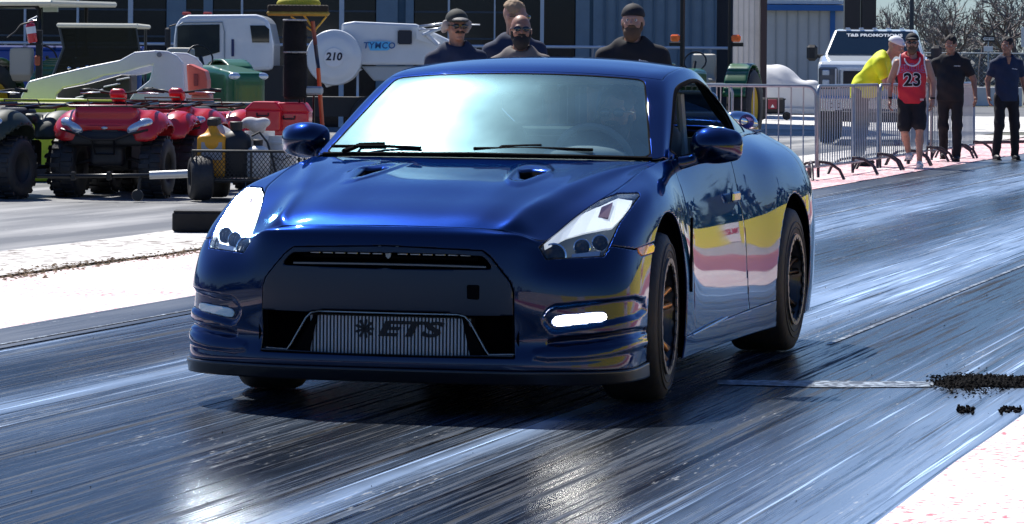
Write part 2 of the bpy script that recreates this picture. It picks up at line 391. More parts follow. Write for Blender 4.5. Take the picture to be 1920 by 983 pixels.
side([-.95]*9, [.890, .894, .896, .895, .891, .880, .857, .828, .802], [.145, .19, .30, .42, .54, .67, .80, .915, .993])
side([-1.35]*9, [.889, .893, .895, .894, .890, .880, .858, .832, .808], [.145, .19, .30, .42, .54, .67, .80, .92, 1.002])
side([-1.75]*9, [.891, .895, .898, .898, .894, .885, .863, .834, .806], [.145, .19, .30, .42, .54, .67, .80, .93, 1.020])
side([-2.10]*9, [.897, .902, .907, .909, .907, .899, .878, .842, .788], [.145, .19, .30, .42, .54, .67, .81, .945, 1.045])
side([-2.42]*9, [.910, .916, .925, .931, .932, .926, .905, .860, .748], [.145, .19, .30, .42, .54, .67, .82, .955, 1.060])
side([-2.78]*9, [.915, .920, .931, .940, .943, .938, .916, .858, .705], [.15, .20, .30, .42, .54, .67, .82, .955, 1.063])
side([-3.12]*9, [.912, .916, .926, .934, .938, .938, .918, .845, .670], [.16, .21, .30, .42, .54, .67, .82, .955, 1.060])
side([-3.42]*9, [.895, .900, .910, .915, .918, .914, .890, .815, .640], [.17, .22, .30, .42, .54, .67, .82, .955, 1.058])
side([-3.60, -3.61, -3.62, -3.63, -3.63, -3.63, -3.62, -3.60, -3.56], [.83, .84, .85, .855, .855, .85, .83, .76, .58], [.18, .23, .31, .42, .54, .67, .82, .955, 1.055])
side([-3.72, -3.73, -3.75, -3.76, -3.76, -3.75, -3.73, -3.70, -3.64], [.55, .56, .57, .57, .57, .57, .56, .52, .40], [.19, .24, .32, .42, .54, .67, .82, .955, 1.055])
side([-3.75, -3.76, -3.78, -3.79, -3.79, -3.78, -3.76, -3.73, -3.66], [0]*9, [.19, .24, .32, .42, .54, .67, .82, .955, 1.055])
C0 = np.array(cols, float).transpose(1, 0, 2)                     # rows x cols x 3 (left half)
tu = chord(C0, 1); tr_ = chord(C0[:, :14], 0)
# dense parameters
fine = np.arange(0, tu[14], .0075); coarse = np.arange(tu[14], tu[-1], .02); TU = np.concatenate([fine, coarse, [tu[-1]]])
Cm = np.concatenate([C0[:, ::-1]*[1, -1, 1], C0[:, 1:]], 1); tm = np.concatenate([-tu[::-1], tu[1:]]); TM = np.concatenate([-TU[::-1], TU[1:]])
TR = np.arange(0, tr_[-1]+.004, .0075)
TR = np.linspace(0, tr_[-1], len(TR))
A = herm(Cm, tm, TM, 1); P = herm(A, tr_, TR, 0)
nc2 = len(TU); nl = len(fine)
# smoothing along the wrap only where sampling is fine and away from the lip crease
P = gsmooth(P, 1, 5.0)
lipi = int(np.searchsorted(TR, tr_[1])); P[lipi:] = gsmooth(P[lipi:], 0, 1.6)
NRM = grid_normals(P)
if (NRM[len(TR)//2, P.shape[1]//2] @ np.array([1, 0, 0])) < 0: NRM = -NRM; FLIP = True
else: FLIP = False
nr, ncw = P.shape[:2]
V = P.reshape(-1, 3); N = NRM.reshape(-1, 3)
pv = np.repeat(TR/tr_[-1], ncw); pu = np.tile(TM, nr)
Vabs = V.copy(); Vabs[:, 1] = np.abs(Vabs[:, 1]); PX = proj(cw(Vabs))             # photo pixels of the left (nearer) half
FR = V[:, 0] > .30                                             # front part only
def field(poly, rnd=0):
    pl = smooth_poly(poly, rnd) if rnd else poly
    f = sdf_poly(PX, pl)/450.0
    return np.where((V[:, 0] > -.1), f, -np.abs(f)-.5)
def sstep(x): x = np.clip(x, 0, 1); return x*x*(3-2*x)
# sculpt: lamp slots at the bumper corners
slotA = [(1012, 600), (1030, 574), (1070, 570), (1130, 563), (1210, 553), (1215, 592), (1130, 612), (1070, 620), (1034, 627)]
slotB = [(1026, 636), (1120, 628), (1215, 612), (1215, 628), (1120, 645), (1026, 652)]
for pl, dep, w in ((slotA, .013, .016), (slotB, .015, .012)):
    f = field(pl, 1); V = V-N*(dep*sstep(f/w+.15))[:, None]
V = V+N*(.006*sstep((field([(1000, 655), (1120, 655), (1215, 634), (1215, 650), (1120, 672), (1000, 676)], 1)+.01)/.02))[:, None]
P = V.reshape(nr, ncw, 3); NRM = grid_normals(P)*(-1 if FLIP else 1); N = NRM.reshape(-1, 3)
W = np.concatenate([V, N, pu[:, None], pv[:, None]], 1)          # x y z nx ny nz u v
F0 = grid_tris(nr, ncw)
if FLIP: F0 = F0[:, ::-1]
# sanity of the winding
a, b, c = V[F0[::997, 0]], V[F0[::997, 1]], V[F0[::997, 2]]
if (np.cross(b-a, c-a)*N[F0[::997, 0]]).sum() < 0: F0 = F0[:, ::-1]
AY = np.abs(V[:, 1])
fl = {}
hl_poly = [(1012, 465), (1024, 486), (1133, 480), (1147, 450), (1161, 418), (1180, 392), (1199, 367), (1197, 363), (1158, 364), (1120, 378), (1085, 396), (1050, 426)]
fl['head'] = field(hl_poly)
mask_poly = [(690, 459), (905, 470), (921, 483), (957, 529), (963, 548), (965, 672), (690, 668)]
fl['mask'] = field(mask_poly)
up_poly = [(690, 472), (900, 479), (912, 486), (924, 503), (916, 507), (690, 505)]
fl['upper'] = field(up_poly, 1)
low_poly = [(690, 582), (840, 586), (872, 592), (966, 592), (966, 667), (690, 667)]
fl['lower'] = field(low_poly)
mark_poly = [(1194, 465), (1224, 456), (1228, 462), (1225, 475), (1203, 480), (1197, 474)]
fl['marker'] = field(mark_poly)
drl_poly = [(1036, 603), (1043, 594), (1090, 590), (1134, 586), (1141, 592), (1139, 602), (1090, 608), (1046, 613), (1038, 610)]
fl['drl'] = field(drl_poly, 1)
fl['arch'] = np.where((AY > .6), np.maximum(.432-np.hypot(V[:, 0], (V[:, 2]-.352)), .422-np.hypot(V[:, 0]+2.78, V[:, 2]-.352)), -1)
fl['lip'] = (tr_[1]/tr_[-1]-pv)*1.0
fl['lip'] = np.where(V[:, 0] > .35, fl['lip'], -1)
# bumper shut line: from lamp corner over the marker to the arch
bl = np.array([(1131, 481), (1148, 461), (1190, 468), (1228, 455), (1260, 440)], float)
bz = np.interp(PX[:, 0], bl[:, 0], bl[:, 1]); fl['bumper'] = np.where(V[:, 0] > .1, (PX[:, 1]-bz)/450, -1)      # >0 below the line
fl['bumper'] = np.where((PX[:, 0] < 1131) & (V[:, 0] > .1), .2, fl['bumper'])
sillz = .235+.02*(-(V[:, 0])-.5)
fl['sill'] = np.where((V[:, 0] < -.1) & (V[:, 0] > -2.5), sillz-V[:, 2], -1)
dx0 = -.60-.10*np.clip((.75-V[:, 2]), 0, 1)*.6; dx1 = -1.80+.10*np.clip(V[:, 2]-.2, 0, 1)-.16*np.clip(.45-V[:, 2], 0, 1)
fl['door'] = np.minimum(dx0-V[:, 0], V[:, 0]-dx1); fl['door'] = np.where(AY > .6, fl['door'], -1)
rear = -3.15-V[:, 0]
names = list(fl); W = np.concatenate([W]+[fl[k][:, None] for k in names]+[rear[:, None]], 1)
IX = {k: 8+i for i, k in enumerate(names)}; IX['rear'] = 8+len(names); G = .0038
def panel(name, conds, m, parent=car, label=None, solid=.012, src=None, off=0.0, left=None):
    w, f = src if src else (W, F0)
    for k, sgn, g in conds:
        w, f = clip(w, f, sgn*w[:, IX[k]]-g)
        if not len(f): return None
    for sd_ in ((1,) if left is None else (left,)):
        if left is not None:
            w, f = clip(w, f, sd_*w[:, 1]-.0)
    v = w[:, :3]+w[:, 3:6]*off; n = w[:, 3:6]/np.linalg.norm(w[:, 3:6], axis=1, keepdims=True)
    o = npmesh(name, v, f, m, parent, True, n)
    if solid: 
        s = o.modifiers.new('thickness', 'SOLIDIFY'); s.thickness = solid; s.offset = -1; s.use_rim = True
    if label: o['label'] = label
    return o
notfront = [('arch', -1, 0)]
panel('front_bumper', [('bumper', 1, G), ('mask', -1, .002), ('head', -1, G), ('arch', -1, 0), ('lip', -1, .001), ('drl', -1, .001), ('marker', -1, .001)], paint)
panel('bumper_panel', [('mask', 1, .004), ('upper', -1, 0), ('lower', -1, 0), ('lip', -1, .001)], mask_mat, off=.004, label='dark gunmetal centre panel of the bumper')
panel('front_lip', [('lip', 1, 0), ('arch', -1, 0)], gloss_black, off=.012, solid=.02)
for sd_ in (1, -1):
    panel('fender', [('bumper', -1, G), ('head', -1, G), ('arch', -1, 0), ('door', -1, G), ('marker', -1, .001), ('sill', -1, G)], paint, left=sd_, src=clip(W, F0, W[:, 0]+1.2))
    panel('door', [('door', 1, G), ('sill', -1, G)], paint, left=sd_)
    panel('side_skirt', [('sill', 1, 0), ('arch', -1, 0)], paint, left=sd_, off=.004)
    panel('rear_quarter', [('door', -1, G), ('arch', -1, 0), ('sill', -1, G), ('rear', -1, G)], paint, left=sd_, src=clip(W, F0, -W[:, 0]-1.2))
    panel('side_marker', [('marker', 1, .001)], mat('amber marker lens', (.9, .22, .02), rough=.15, coat=1), left=sd_, solid=.01, off=.002)
    panel('headlight_lens', [('head', 1, .003)], lens_glass, left=sd_, solid=0)
    panel('headlight_housing', [('head', 1, .001)], mat('lamp housing', (.10, .13, .17), rough=.3, metal=.8), left=sd_, solid=0, off=-.075)
drl_on = mat('lit lamp strip', (1, 1, 1), emit=(1, .98, .92), estr=18)
drl_off = mat('unlit lamp strip', (.55, .75, .78), rough=.25, coat=1, metal=.1)
panel('running_lamp', [('drl', 1, .001)], drl_on, left=1, off=.004, label='lit white running lamp strip')
dro = panel('running_lamp', [('drl', 1, .001)], drl_off, left=-1, off=.004, label='unlit running lamp strip of small round cells')
panel('rear_bumper', [('rear', 1, G), ('arch', -1, 0)], paint)
# dark skin behind the gaps
w_, f_ = W, F0
for k, g in (('arch', .0), ('mask', -.01), ('head', -.005)): w_, f_ = clip(w_, f_, -w_[:, IX[k]]-g)
npmesh('inner_shell', w_[:, :3]-w_[:, 3:6]*.022, f_, flat_black, car)
for sd_ in (1, -1):   # ribbon walls of the headlight bowls
    w_, f_ = clip(W, F0, W[:, IX['head']]-.001); w_, f_ = clip(w_, f_, sd_*w_[:, 1])
    ek = {}
    for t in f_:
        for i in range(3):
            e = (t[i], t[(i+1) % 3]); ek[e] = 1
    be = [e for e in ek if (e[1], e[0]) not in ek]; vs = []; fs = []
    for a, b in be:
        k = len(vs); vs += [w_[a, :3], w_[b, :3], w_[b, :3]-w_[b, 3:6]*.075, w_[a, :3]-w_[a, 3:6]*.075]; fs.append([k, k+1, k+2, k+3])
    npmesh('headlight_rim', vs, fs, mat('lamp bezel', (.5, .53, .56), rough=.25, metal=.8), car, False)
def on_surface(u, v, off=0.0, mirror=False):                       # point of the left half seen at photo pixel
    m = FR & (V[:, 1] >= 0); i = np.argmin(((PX[m]-[u, v])**2).sum(1)); p = V[m][i]; n = N[m][i]; p = p+n*off
    if mirror: p = p*[1, -1, 1]; n = n*[1, -1, 1]
    return p, n
def aim(n, up=(0, 0, 1)):
    z = Vector(n).normalized(); return z.to_track_quat('Z', 'Y').to_euler()
def place(o, p, n): o.location = Vector(p); o.rotation_euler = aim(n); return o
# headlight internals
for mir in (False, True):
    fwd = np.array([.93, .28 if not mir else -.28, .12])
    for (u, v, r, off) in ((1046, 462, .044, -.05), (1093, 448, .030, -.045), (1128, 440, .030, -.045)):
        p, n = on_surface(u, v, off, mir)
        mb = MB(); mb.lathe([(r*1.12, .018), (r*1.16, .026), (r*1.02, .028), (r*.95, .015), (r*.5, -.012), (r*.15, -.018)], n=24, cap=False); place(mb.build('reflector', chrome, car, True), p, fwd)
        mb = MB(); mb.ball((0, 0, -.004), (r*.78, r*.78, r*.45), 16, 10); place(mb.build('projector', mat('projector lens', (.015, .02, .03), rough=.12, spec=.25), car, True), p, fwd)
    # bright upper strips; the mirrored lamp's glow stands in for a sun glint
    def strip(pts, off, wd_, m_, nm):
        vs = []; fs = []
        for i, (u1, v1, u2, v2) in enumerate(pts):
            a, n = on_surface(u1, v1, off, mir); b, n2 = on_surface(u2, v2, off-.01, mir); vs += [a, b]
            if i: k = 2*i; f = [k-2, k-1, k+1, k]; fs.append(f if mir else f[::-1])
        o = npmesh(nm, vs, fs, m_, car, False); s = o.modifiers.new('t', 'SOLIDIFY'); s.thickness = .008; return o
    blade_glow = mat('lamp blade sun glint glow', (.9, .92, .95), rough=.3, emit=(.9, .97, 1), estr=1500) if mir else mat('lit lamp blade', (.55, .60, .66), rough=.3, emit=(.9, .96, 1), estr=.35)  # mirrored side: sun glint made by strong emission
    strip([(1022, 456, 1026, 464), (1052, 430, 1062, 442), (1087, 403, 1098, 430), (1120, 386, 1140, 424)], -.012, .02, mat('lamp blade soft glint glow', (.9, .92, .95), rough=.3, emit=(.9, .97, 1), estr=2) if mir else blade_glow, 'lamp_blade')
    strip([(1120, 386, 1140, 424), (1140, 376, 1150, 420)], -.014, .02, blade_glow, 'lamp_blade')
    strip([(1140, 376, 1150, 420), (1160, 370, 1166, 404), (1190, 367, 1184, 385)], -.013, .02, blade_glow, 'lamp_blade')
    strip([(1128, 388, 1120, 402), (1150, 380, 1140, 404)], -.008, .02, mat('dark turn lamp', (.12, .05, .06), rough=.3), 'turn_lamp')
    strip([(1075, 468, 1075, 476), (1130, 462, 1127, 474)], -.03, .02, alu, 'lamp_trim')
# grille recesses
def px_to_front(u, v, X): # photo px to car (Y,Z) on the plane X
    s, c = math.sin(PSI), math.cos(PSI); uu, vv = unroll(u, v); d = (c*CY0+s*CX0-X)/(c+s*uu/FPX); x = uu*d/FPX
    return c*(x-CX0)-s*(d-CY0), CAMH-vv*d/FPX
mb = MB(); mb.box((.80, 0, .60), (.02, .98, .20)); mb.box((.78, 0, .32), (.02, 1.10, .26)); mb.box((.88, 0, .475), (.12, 1.0, .07)); mb.box((.90, 0, .215), (.14, 1.0, .03))
mb.box((.87, .53, .3), (.16, .02, .25)); mb.box((.87, -.53, .3), (.16, .02, .25)); mb.box((.87, .47, .55), (.10, .02, .2)); mb.box((.87, -.47, .55), (.10, .02, .2))
mb.build('grille_cavity', flat_black, car)
# upper grille: frame bar, dashed bar
mb = MB(); z0 = .598
for sd_ in (1,):
    pts = [(.935, y, .590+.004*math.cos(y*3)) for y in np.linspace(-.40, .40, 13)]
    mb.tube(pts, .006, 6)
mb.build('grille_bar', mat('dark silver bar', (.16, .18, .20), rough=.3, metal=.8), car, True)
for k in range(-6, 7):
    if k == 0: continue
    dash = MB(); dash.box((.925, k*.052, .635), (.012, .041, .007), bev=.002); dash.build('grille_slat', mat('silver slat', (.45, .47, .5), rough=.3, metal=.9), car)
mb = MB(); mb.tube([(.92, -.36, .625), (.92, -.34, .655), (.915, 0, .668), (.92, .34, .655), (.92, .36, .625)], .007, 6); mb.tube([(.915, -.36, .622), (.915, .36, .622)], .008, 6); mb.build('grille_bar', flat_black, car, True)
mb = MB(); mb.prism([(-.052, .034), (-.012, .004), (-.010, -.014), (0, -.024), (.010, -.014), (.012, .004), (.052, .034), (.046, .036), (.012, .014), (0, .008), (-.012, .014), (-.046, .036)], .014, (.945, 0, .640), 'yz', )
mb.build('badge', mat('badge metal', (.28, .3, .3), rough=.3, metal=.9), car)
# trapezoid frame and intercooler
fr_px = [(493, 653), (533, 654), (540, 645), (565, 596), (572, 587), (582, 584), (715, 587), (845, 589), (860, 592), (872, 603), (905, 657), (911, 666), (964, 664.5)]
XF = .955; pts = []
for u, v in fr_px:
    y, z = px_to_front(u, v, XF); pts.append((XF, y, z))
hy = [(abs(a[1])+abs(b[1]))/2 for a, b in zip(pts, pts[::-1])]; hz = [(a[2]+b[2])/2 for a, b in zip(pts, pts[::-1])]
pts = [(XF-(.02 if i in (0, 12) else 0), math.copysign(hy[i], pts[i][1]) if i != 6 else 0, hz[i]) for i in range(13)]
mb = MB(); mb.tube(pts, .0045, 8); mb.build('grille_frame', mat('frame edge', (.30, .33, .36), rough=.25, metal=.8), car, True)
hw = .335; zt, zb = .388, .232
core = MB(); core.box((.885, 0, (zt+zb)/2), (.05, 2*hw, zt-zb)); core.build('intercooler', mat('core dark', (.015, .017, .02), rough=.6), car)
tri = npmesh  # vertical fins
n_f = 46; fin_me = None
for k in range(n_f):
    y = -hw+.006+k*(2*hw-.012)/(n_f-1)
    if fin_me is None:
        f = MB(); f.box((0, 0, 0), (.012, .0075, zt-zb-.008)); o = f.build('fin', mat('fin aluminium', (.42, .44, .47), rough=.4, metal=.55), car); fin_me = o.data
    else: o = link(bpy.data.objects.new('fin', fin_me), car)
    o.location = (.914, y, (zt+zb)/2)
for sd_ in (1, -1):
    m2 = MB(); m2.prism([(sd_*(hw+.004), zb-.01), (sd_*(hw+.075), zb-.01), (sd_*(hw-.03), zt+.01), (sd_*(hw-.036), zt+.01)], .02, (.925, 0, 0), 'yz'); m2.build('intercooler_tank', flat_black, car)
lt = mat('black stencil lettering', (.008, .008, .01), rough=.6)
text('ETS', 'lettering', lt, car, (.9225, .075, .335), (math.pi/2, 0, math.pi/2), .082, .002, .003, sx=2.0, shear=.25)
sp = MB()
for a in range(9):
    an = math.pi*2*a/9; sp.prism([(0, -.003), (.034, -.006), (.040, 0), (.034, .006), (0, .003)], .003, (.9225, -.105, .335), 'yz', rot=(an, 0, 0))
sp.build('lettering', lt, car, label='black starburst logo beside the letters')
mb = MB(); y, z = px_to_front(888, 548, .975); mb.box((.985, y, z), (.012, .052, .058), bev=.010); mb.build('tow_hook_cover', flat_black, car)
# running lamp cells
for k in range(6):
    for sd_, mm in ((-1, chrome),):
        p, n = on_surface(1046+k*17.5, 603-k*2.2, -.012, True); m2 = MB(); m2.ball((0, 0, 0), (.013, .013, .006), 12, 6); place(m2.build('lamp_cell', mat('lamp cell', (.5, .62, .62), rough=.12, metal=.8), car, True), p, n)

# ---------------------------------------------------------------- bonnet
HS = []   # rows from nose to cowl ; columns across: centre .. crease .. shut line
shut = [tuple(c[8]) for c in cols[:14]]
sx_ = np.array([s[0] for s in shut]); 
rowsX = [(.925, .745, 0), (.86, .782, .47, ), (.74, .820), (.58, .855), (.40, .897), (.20, .926), (.0, .950), (-.15, .967), (-.26, .987)]
edge = {0: None}
edge_pts = [(.893, .53, .722), (.862, .606, .690), (.735, .635, .722), (.585, .668, .775), (.43, .708, .825), (.28, .745, .865), (.09, .762, .902), (-.12, .770, .943), (-.40, .778, .976)]
crease_pts = [(.903, .45, .736), (.862, .485, .762), (.735, .50, .803), (.585, .523, .836), (.43, .55, .862), (.28, .578, .894), (.09, .618, .927), (-.12, .672, .957), (-.37, .752, .981)]
Hh = []
for i, (e, cpt) in enumerate(zip(edge_pts, crease_pts)):
    xc, zc = rowsX[i][0], rowsX[i][1]; row = []
    bulge = [.0, .006, .010, .012, .013, .012, .010, .008, .0][i]
    for t in (0, .35, .7, .92):
        y = cpt[1]*t; row.append((xc+(cpt[0]-xc)*t**2, y, zc+(cpt[2]-zc)*t**2.2+(bulge*.5 if t == .7 else 0)))
    row.append((cpt[0], cpt[1], cpt[2]+(.004 if 0 < i < 8 else 0)))
    tmid = .5; row.append((cpt[0]*.5+e[0]*.5, cpt[1]*.5+e[1]*.5, cpt[2]*.5+e[2]*.5-(.006 if 0 < i < 8 else 0)))
    row.append(e); Hh.append(row)
Hh = np.array(Hh); Hm = np.concatenate([Hh[:, ::-1]*[1, -1, 1], Hh[:, 1:]], 1)
ta = chord(Hm, 0); tb = chord(Hm, 1); TA = np.linspace(0, ta[-1], 160); TB = np.linspace(0, tb[-1], 221)
HP = herm(herm(Hm, ta, TA, 0), tb, TB, 1); HP = gsmooth(gsmooth(HP, 0, 5), 1, 1.6)
HN = grid_normals(HP); 
if HN[80, 110, 2] < 0: HN = -HN
hV = HP.reshape(-1, 3); hN = HN.reshape(-1, 3)
# duct hollows
hA = np.abs(hV[:, 1]); duct = [(.31, .285), (.31, .36), (.25, .50), (.215, .53), (.185, .47), (.165, .36), (.19, .29), (.25, .265)]
hL = hV.copy(); hL[:, 1] = hA; hPX = proj(cw(hL))
fd = sdf_poly(hPX, smooth_poly([(952, 339), (962, 325), (976, 314), (1000, 312), (1031, 317), (1031, 322), (1004, 331), (975, 342)], 1))/450; fk = sdf_poly(hPX, [(976, 333), (974, 320), (998, 317), (1023, 319), (1002, 327), (984, 334)])/450
# long shallow channel each side of the centre plateau
ch = sstep((hA-.30)/.10)*sstep((.52-hA)/.10)*sstep((hV[:, 0]+.2)/.15)*sstep((.75-hV[:, 0])/.5)
hV = hV-hN*(.006*ch)[:, None]
hV = hV+hN*(.006*sstep((fd+.022)/.02)*(fd < .0)+.006*(fd >= 0))[:, None]
hV = hV-hN*(.006*sstep(fd/.008)+.050*sstep(fk/.010+.3))[:, None]
HN = grid_normals(hV.reshape(HP.shape)); HN = HN if HN[80, 110, 2] > 0 else -HN; hN = HN.reshape(-1, 3)
HF = grid_tris(*HP.shape[:2]); q = HF[5000]
if np.cross(hV[q[1]]-hV[q[0]], hV[q[2]]-hV[q[0]])[2] < 0: HF = HF[:, ::-1]
eg = np.minimum(np.minimum(np.arange(160)[:, None]*ta[-1]/159, 9), np.minimum(np.arange(221), 220-np.arange(221))[None, :]*tb[-1]/220+0*np.arange(160)[:, None]).ravel()
HW = np.concatenate([hV, hN, eg[:, None], fk[:, None]], 1); w_, f_ = clip(HW, HF, HW[:, 6]-.0038); w2, f2 = clip(w_, f_, w_[:, 7]-.0); w_, f_ = clip(w_, f_, .0-w_[:, 7])
bon = npmesh('bonnet', w_[:, :3], f_, paint, car, True, w_[:, 3:6]); s = bon.modifiers.new('thickness', 'SOLIDIFY'); s.thickness = .012; s.offset = -1
for sd_ in (1, -1): w3, f3 = clip(w2, f2, sd_*w2[:, 1]); npmesh('bonnet_duct', w3[:, :3], f3, flat_black, car, True, w3[:, 3:6])
npmesh('bonnet_underside', hV-hN*.02, HF, flat_black, car)
# ---------------------------------------------------------------- greenhouse
GR = [ # centre x,z | s1 s2 (by fraction) | s3 | s4 | s7
 ((-.265, 1.000), (-.49, .757, .990), (-.575, .788, .985), (-.62, .793, .988)),
 ((-.50, 1.122), (-.685, .705, 1.108), (-.775, .752, 1.098), (-.93, .803, .993)),
 ((-.735, 1.243), (-.875, .655, 1.222), (-.965, .715, 1.203), (-1.18, .808, .998)),
 ((-.975, 1.360), (-1.075, .602, 1.332), (-1.16, .680, 1.292), (-1.38, .811, 1.003)),
 ((-1.28, 1.412), (-1.36, .600, 1.376), (-1.42, .668, 1.335), (-1.58, .809, 1.010)),
 ((-1.65, 1.430), (-1.70, .590, 1.388), (-1.72, .655, 1.345), (-1.84, .804, 1.027)),
 ((-2.00, 1.412), (-2.03, .575, 1.362), (-2.05, .638, 1.302), (-2.13, .786, 1.047)),
 ((-2.35, 1.345), (-2.36, .565, 1.283), (-2.36, .632, 1.215), (-2.42, .750, 1.060)),
 ((-2.78, 1.230), (-2.72, .560, 1.165), (-2.64, .640, 1.122), (-2.70, .716, 1.063)),
 ((-3.25, 1.080), (-3.10, .560, 1.072), (-3.00, .650, 1.066), (-3.02, .682, 1.061))]
Gg = []
for (c_, e, o_, b_) in GR:
    row = []
    for t in (0, .35, .68, .9):
        row.append((c_[0]+(e[0]-c_[0])*t**2.2, e[1]*t, c_[1]+(e[2]-c_[1])*t**2.4))
    row += [e, ((e[0]+o_[0])/2, (e[1]+o_[1])/2+.008, (e[2]+o_[2])/2+.010), o_]
    for t in (.33, .67): row.append((o_[0]+(b_[0]-o_[0])*t, o_[1]+(b_[1]-o_[1])*t+.014, o_[2]+(b_[2]-o_[2])*t))
    row.append(b_); Gg.append(row)
Gg = np.array(Gg); Gm = np.concatenate([Gg[:, ::-1]*[1, -1, 1], Gg[:, 1:]], 1)
ga = chord(Gm, 0); gb = chord(Gm, 1); gk = len(Gg[0])-1; ng, ngb = 260, 321
GA = np.linspace(0, ga[-1], ng); GB = np.linspace(0, gb[-1], ngb)
GP = herm(herm(Gm, ga, GA, 0), gb, GB, 1); GP = gsmooth(gsmooth(GP, 0, 3), 1, 1.8); GN = grid_normals(GP)
if GN[130, 160, 2] < 0: GN = -GN
gV = GP.reshape(-1, 3); gN = GN.reshape(-1, 3); GF = grid_tris(ng, ngb); q = GF[len(GF)//4]
def side_ok(F_, V_, N_): a = V_[F_[:, 0]]; return (np.cross(V_[F_[:, 1]]-a, V_[F_[:, 2]]-a)*N_[F_[:, 0]]).sum() > 0
if not side_ok(GF, gV, gN): GF = GF[:, ::-1]
hB = gb[-1]/2; cB = np.abs(np.repeat(GB[None, :], ng, 0).ravel()-hB); cA = np.repeat(GA, ngb)
gs = [gb[gk+i]-hB for i in range(gk+1)]        # across positions of control columns
def pf(poly): return sdf_poly(np.stack([cA, cB], 1), poly)
ws = pf(round_poly([(ga[0]+.012, -1), (ga[0]+.012, gs[4]-.018), (ga[3]-.018, gs[4]-.030), (ga[3]-.010, -1)], .05))
sw = pf(round_poly([(ga[0]+.05, gs[9]-.010), (ga[0]+.09, gs[6]+.010), (ga[3]+.02, gs[6]+.010), (ga[4], gs[6]+.015), (ga[6]-.06, gs[6]+.022), (ga[6]+.02, gs[7]+.01), (ga[6]-.06, gs[9]-.012)], .03))
qw = pf(round_poly([(ga[6]+.07, gs[7]-.01), (ga[6]+.08, gs[6]+.028), (ga[7]-.06, gs[6]+.032), (ga[8]-.16, gs[7]+.02), (ga[8]-.22, gs[9]-.02), (ga[6]+.03, gs[9]-.02)], .03))
rw = pf([(ga[6]+.08, -1), (ga[6]+.08, gs[4]-.03), (ga[9]-.05, gs[4]-.02), (ga[9]-.02, -1)])
black_a = pf([(ga[3]+.004, -1), (ga[3]+.004, gs[5]-.01), (ga[8], gs[5]-.01), (ga[8], -1)])
GW = np.concatenate([gV, gN, ws[:, None], sw[:, None], qw[:, None], rw[:, None], black_a[:, None], (gV[:, 1])[:, None]], 1)
def gpanel(name, conds, m, solid=.01, off=0, label=None):
    w, f = GW, GF
    for k, sgn, g in conds: w, f = clip(w, f, sgn*w[:, k]-g)
    o = npmesh(name, w[:, :3]+w[:, 3:6]*off, f, m, car, True, w[:, 3:6])
    if solid: s = o.modifiers.new('thickness', 'SOLIDIFY'); s.thickness = solid; s.offset = -1
    if label: o['label'] = label
    return o
gpanel('roof', [(6, -1, .0), (7, -1, .0), (8, -1, .0), (9, -1, .0), (10, 1, .002)], paint)
gpanel('pillar_frame', [(6, -1, .0), (7, -1, .0), (8, -1, .0), (9, -1, .0), (10, -1, .002)], paint)
gpanel('windscreen', [(6, 1, .004)], screen_glass, 0, -.002)
gpanel('windscreen_seal', [(6, 1, -.001), (6, -1, -.006)], flat_black, .004, .0005)
w_, f_ = GW, GF
for k_ in (6, 7, 8, 9): w_, f_ = clip(w_, f_, -w_[:, k_]-.004)
npmesh('headliner', w_[:, :3]-w_[:, 3:6]*.016, f_, mat('dark headliner', (.012, .014, .016), rough=.9), car, True)
for sd_ in (1, -1):
    if sd_ == -1: gpanel('side_window', [(7, 1, .003), (11, sd_, 0)], glass, 0, -.004)
    gpanel('window_seal', [(7, 1, -.004), (7, -1, -.012), (11, sd_, 0)], flat_black, .006, .001)
    gpanel('quarter_window', [(8, 1, .003), (11, sd_, 0)], glass, 0, -.004)
gpanel('rear_window', [(9, 1, .003)], glass, 0, -.004)
# rear deck between wrap top edge and the rear window
dk = np.array([[( -2.98, y*.95, 1.066), (-3.25, y, 1.075), (-3.55, y*.93, 1.068), (-3.66, y*.85, 1.052)] for y in (-.66, -.45, 0, .45, .66)])
mb = MB(); 
for i in range(4):
    for j in range(3): mb.add([dk[i, j], dk[i+1, j], dk[i+1, j+1], dk[i, j+1]], [[0, 3, 2, 1]])
mb.build('boot_lid', paint, car, True)
# underbody and wheel wells
mb = MB(); mb.box((-1.39, 0, .17), (1.9, 1.70, .03)); mb.box((.50, 0, .15), (.80, 1.30, .03)); mb.box((-3.4, 0, .2), (.5, 1.5, .03)); mb.box((-1.39, 0, .5), (1.9, .06, .6)); mb.box((0, 0, .45), (.9, 1.16, .5)); mb.box((-2.8, 0, .45), (.9, 1.1, .5)); mb.build('floor_pan', flat_black, car)
for xx, rr in ((0, .46), (-2.78, .45)):
    for sd_ in (1, -1):
        m2 = MB(); pts = []; vs = []; fs = []; n_ = 20
        for k in range(n_+1):
            a = math.radians(-18+216*k/n_); 
            for yy in (.60, .905): vs.append((xx+rr*math.cos(a), sd_*yy, .352+rr*math.sin(a)))
            if k: j = 2*k; fs.append([j-2, j-1, j+1, j])
        npmesh('wheel_well', vs, fs, flat_black, car)
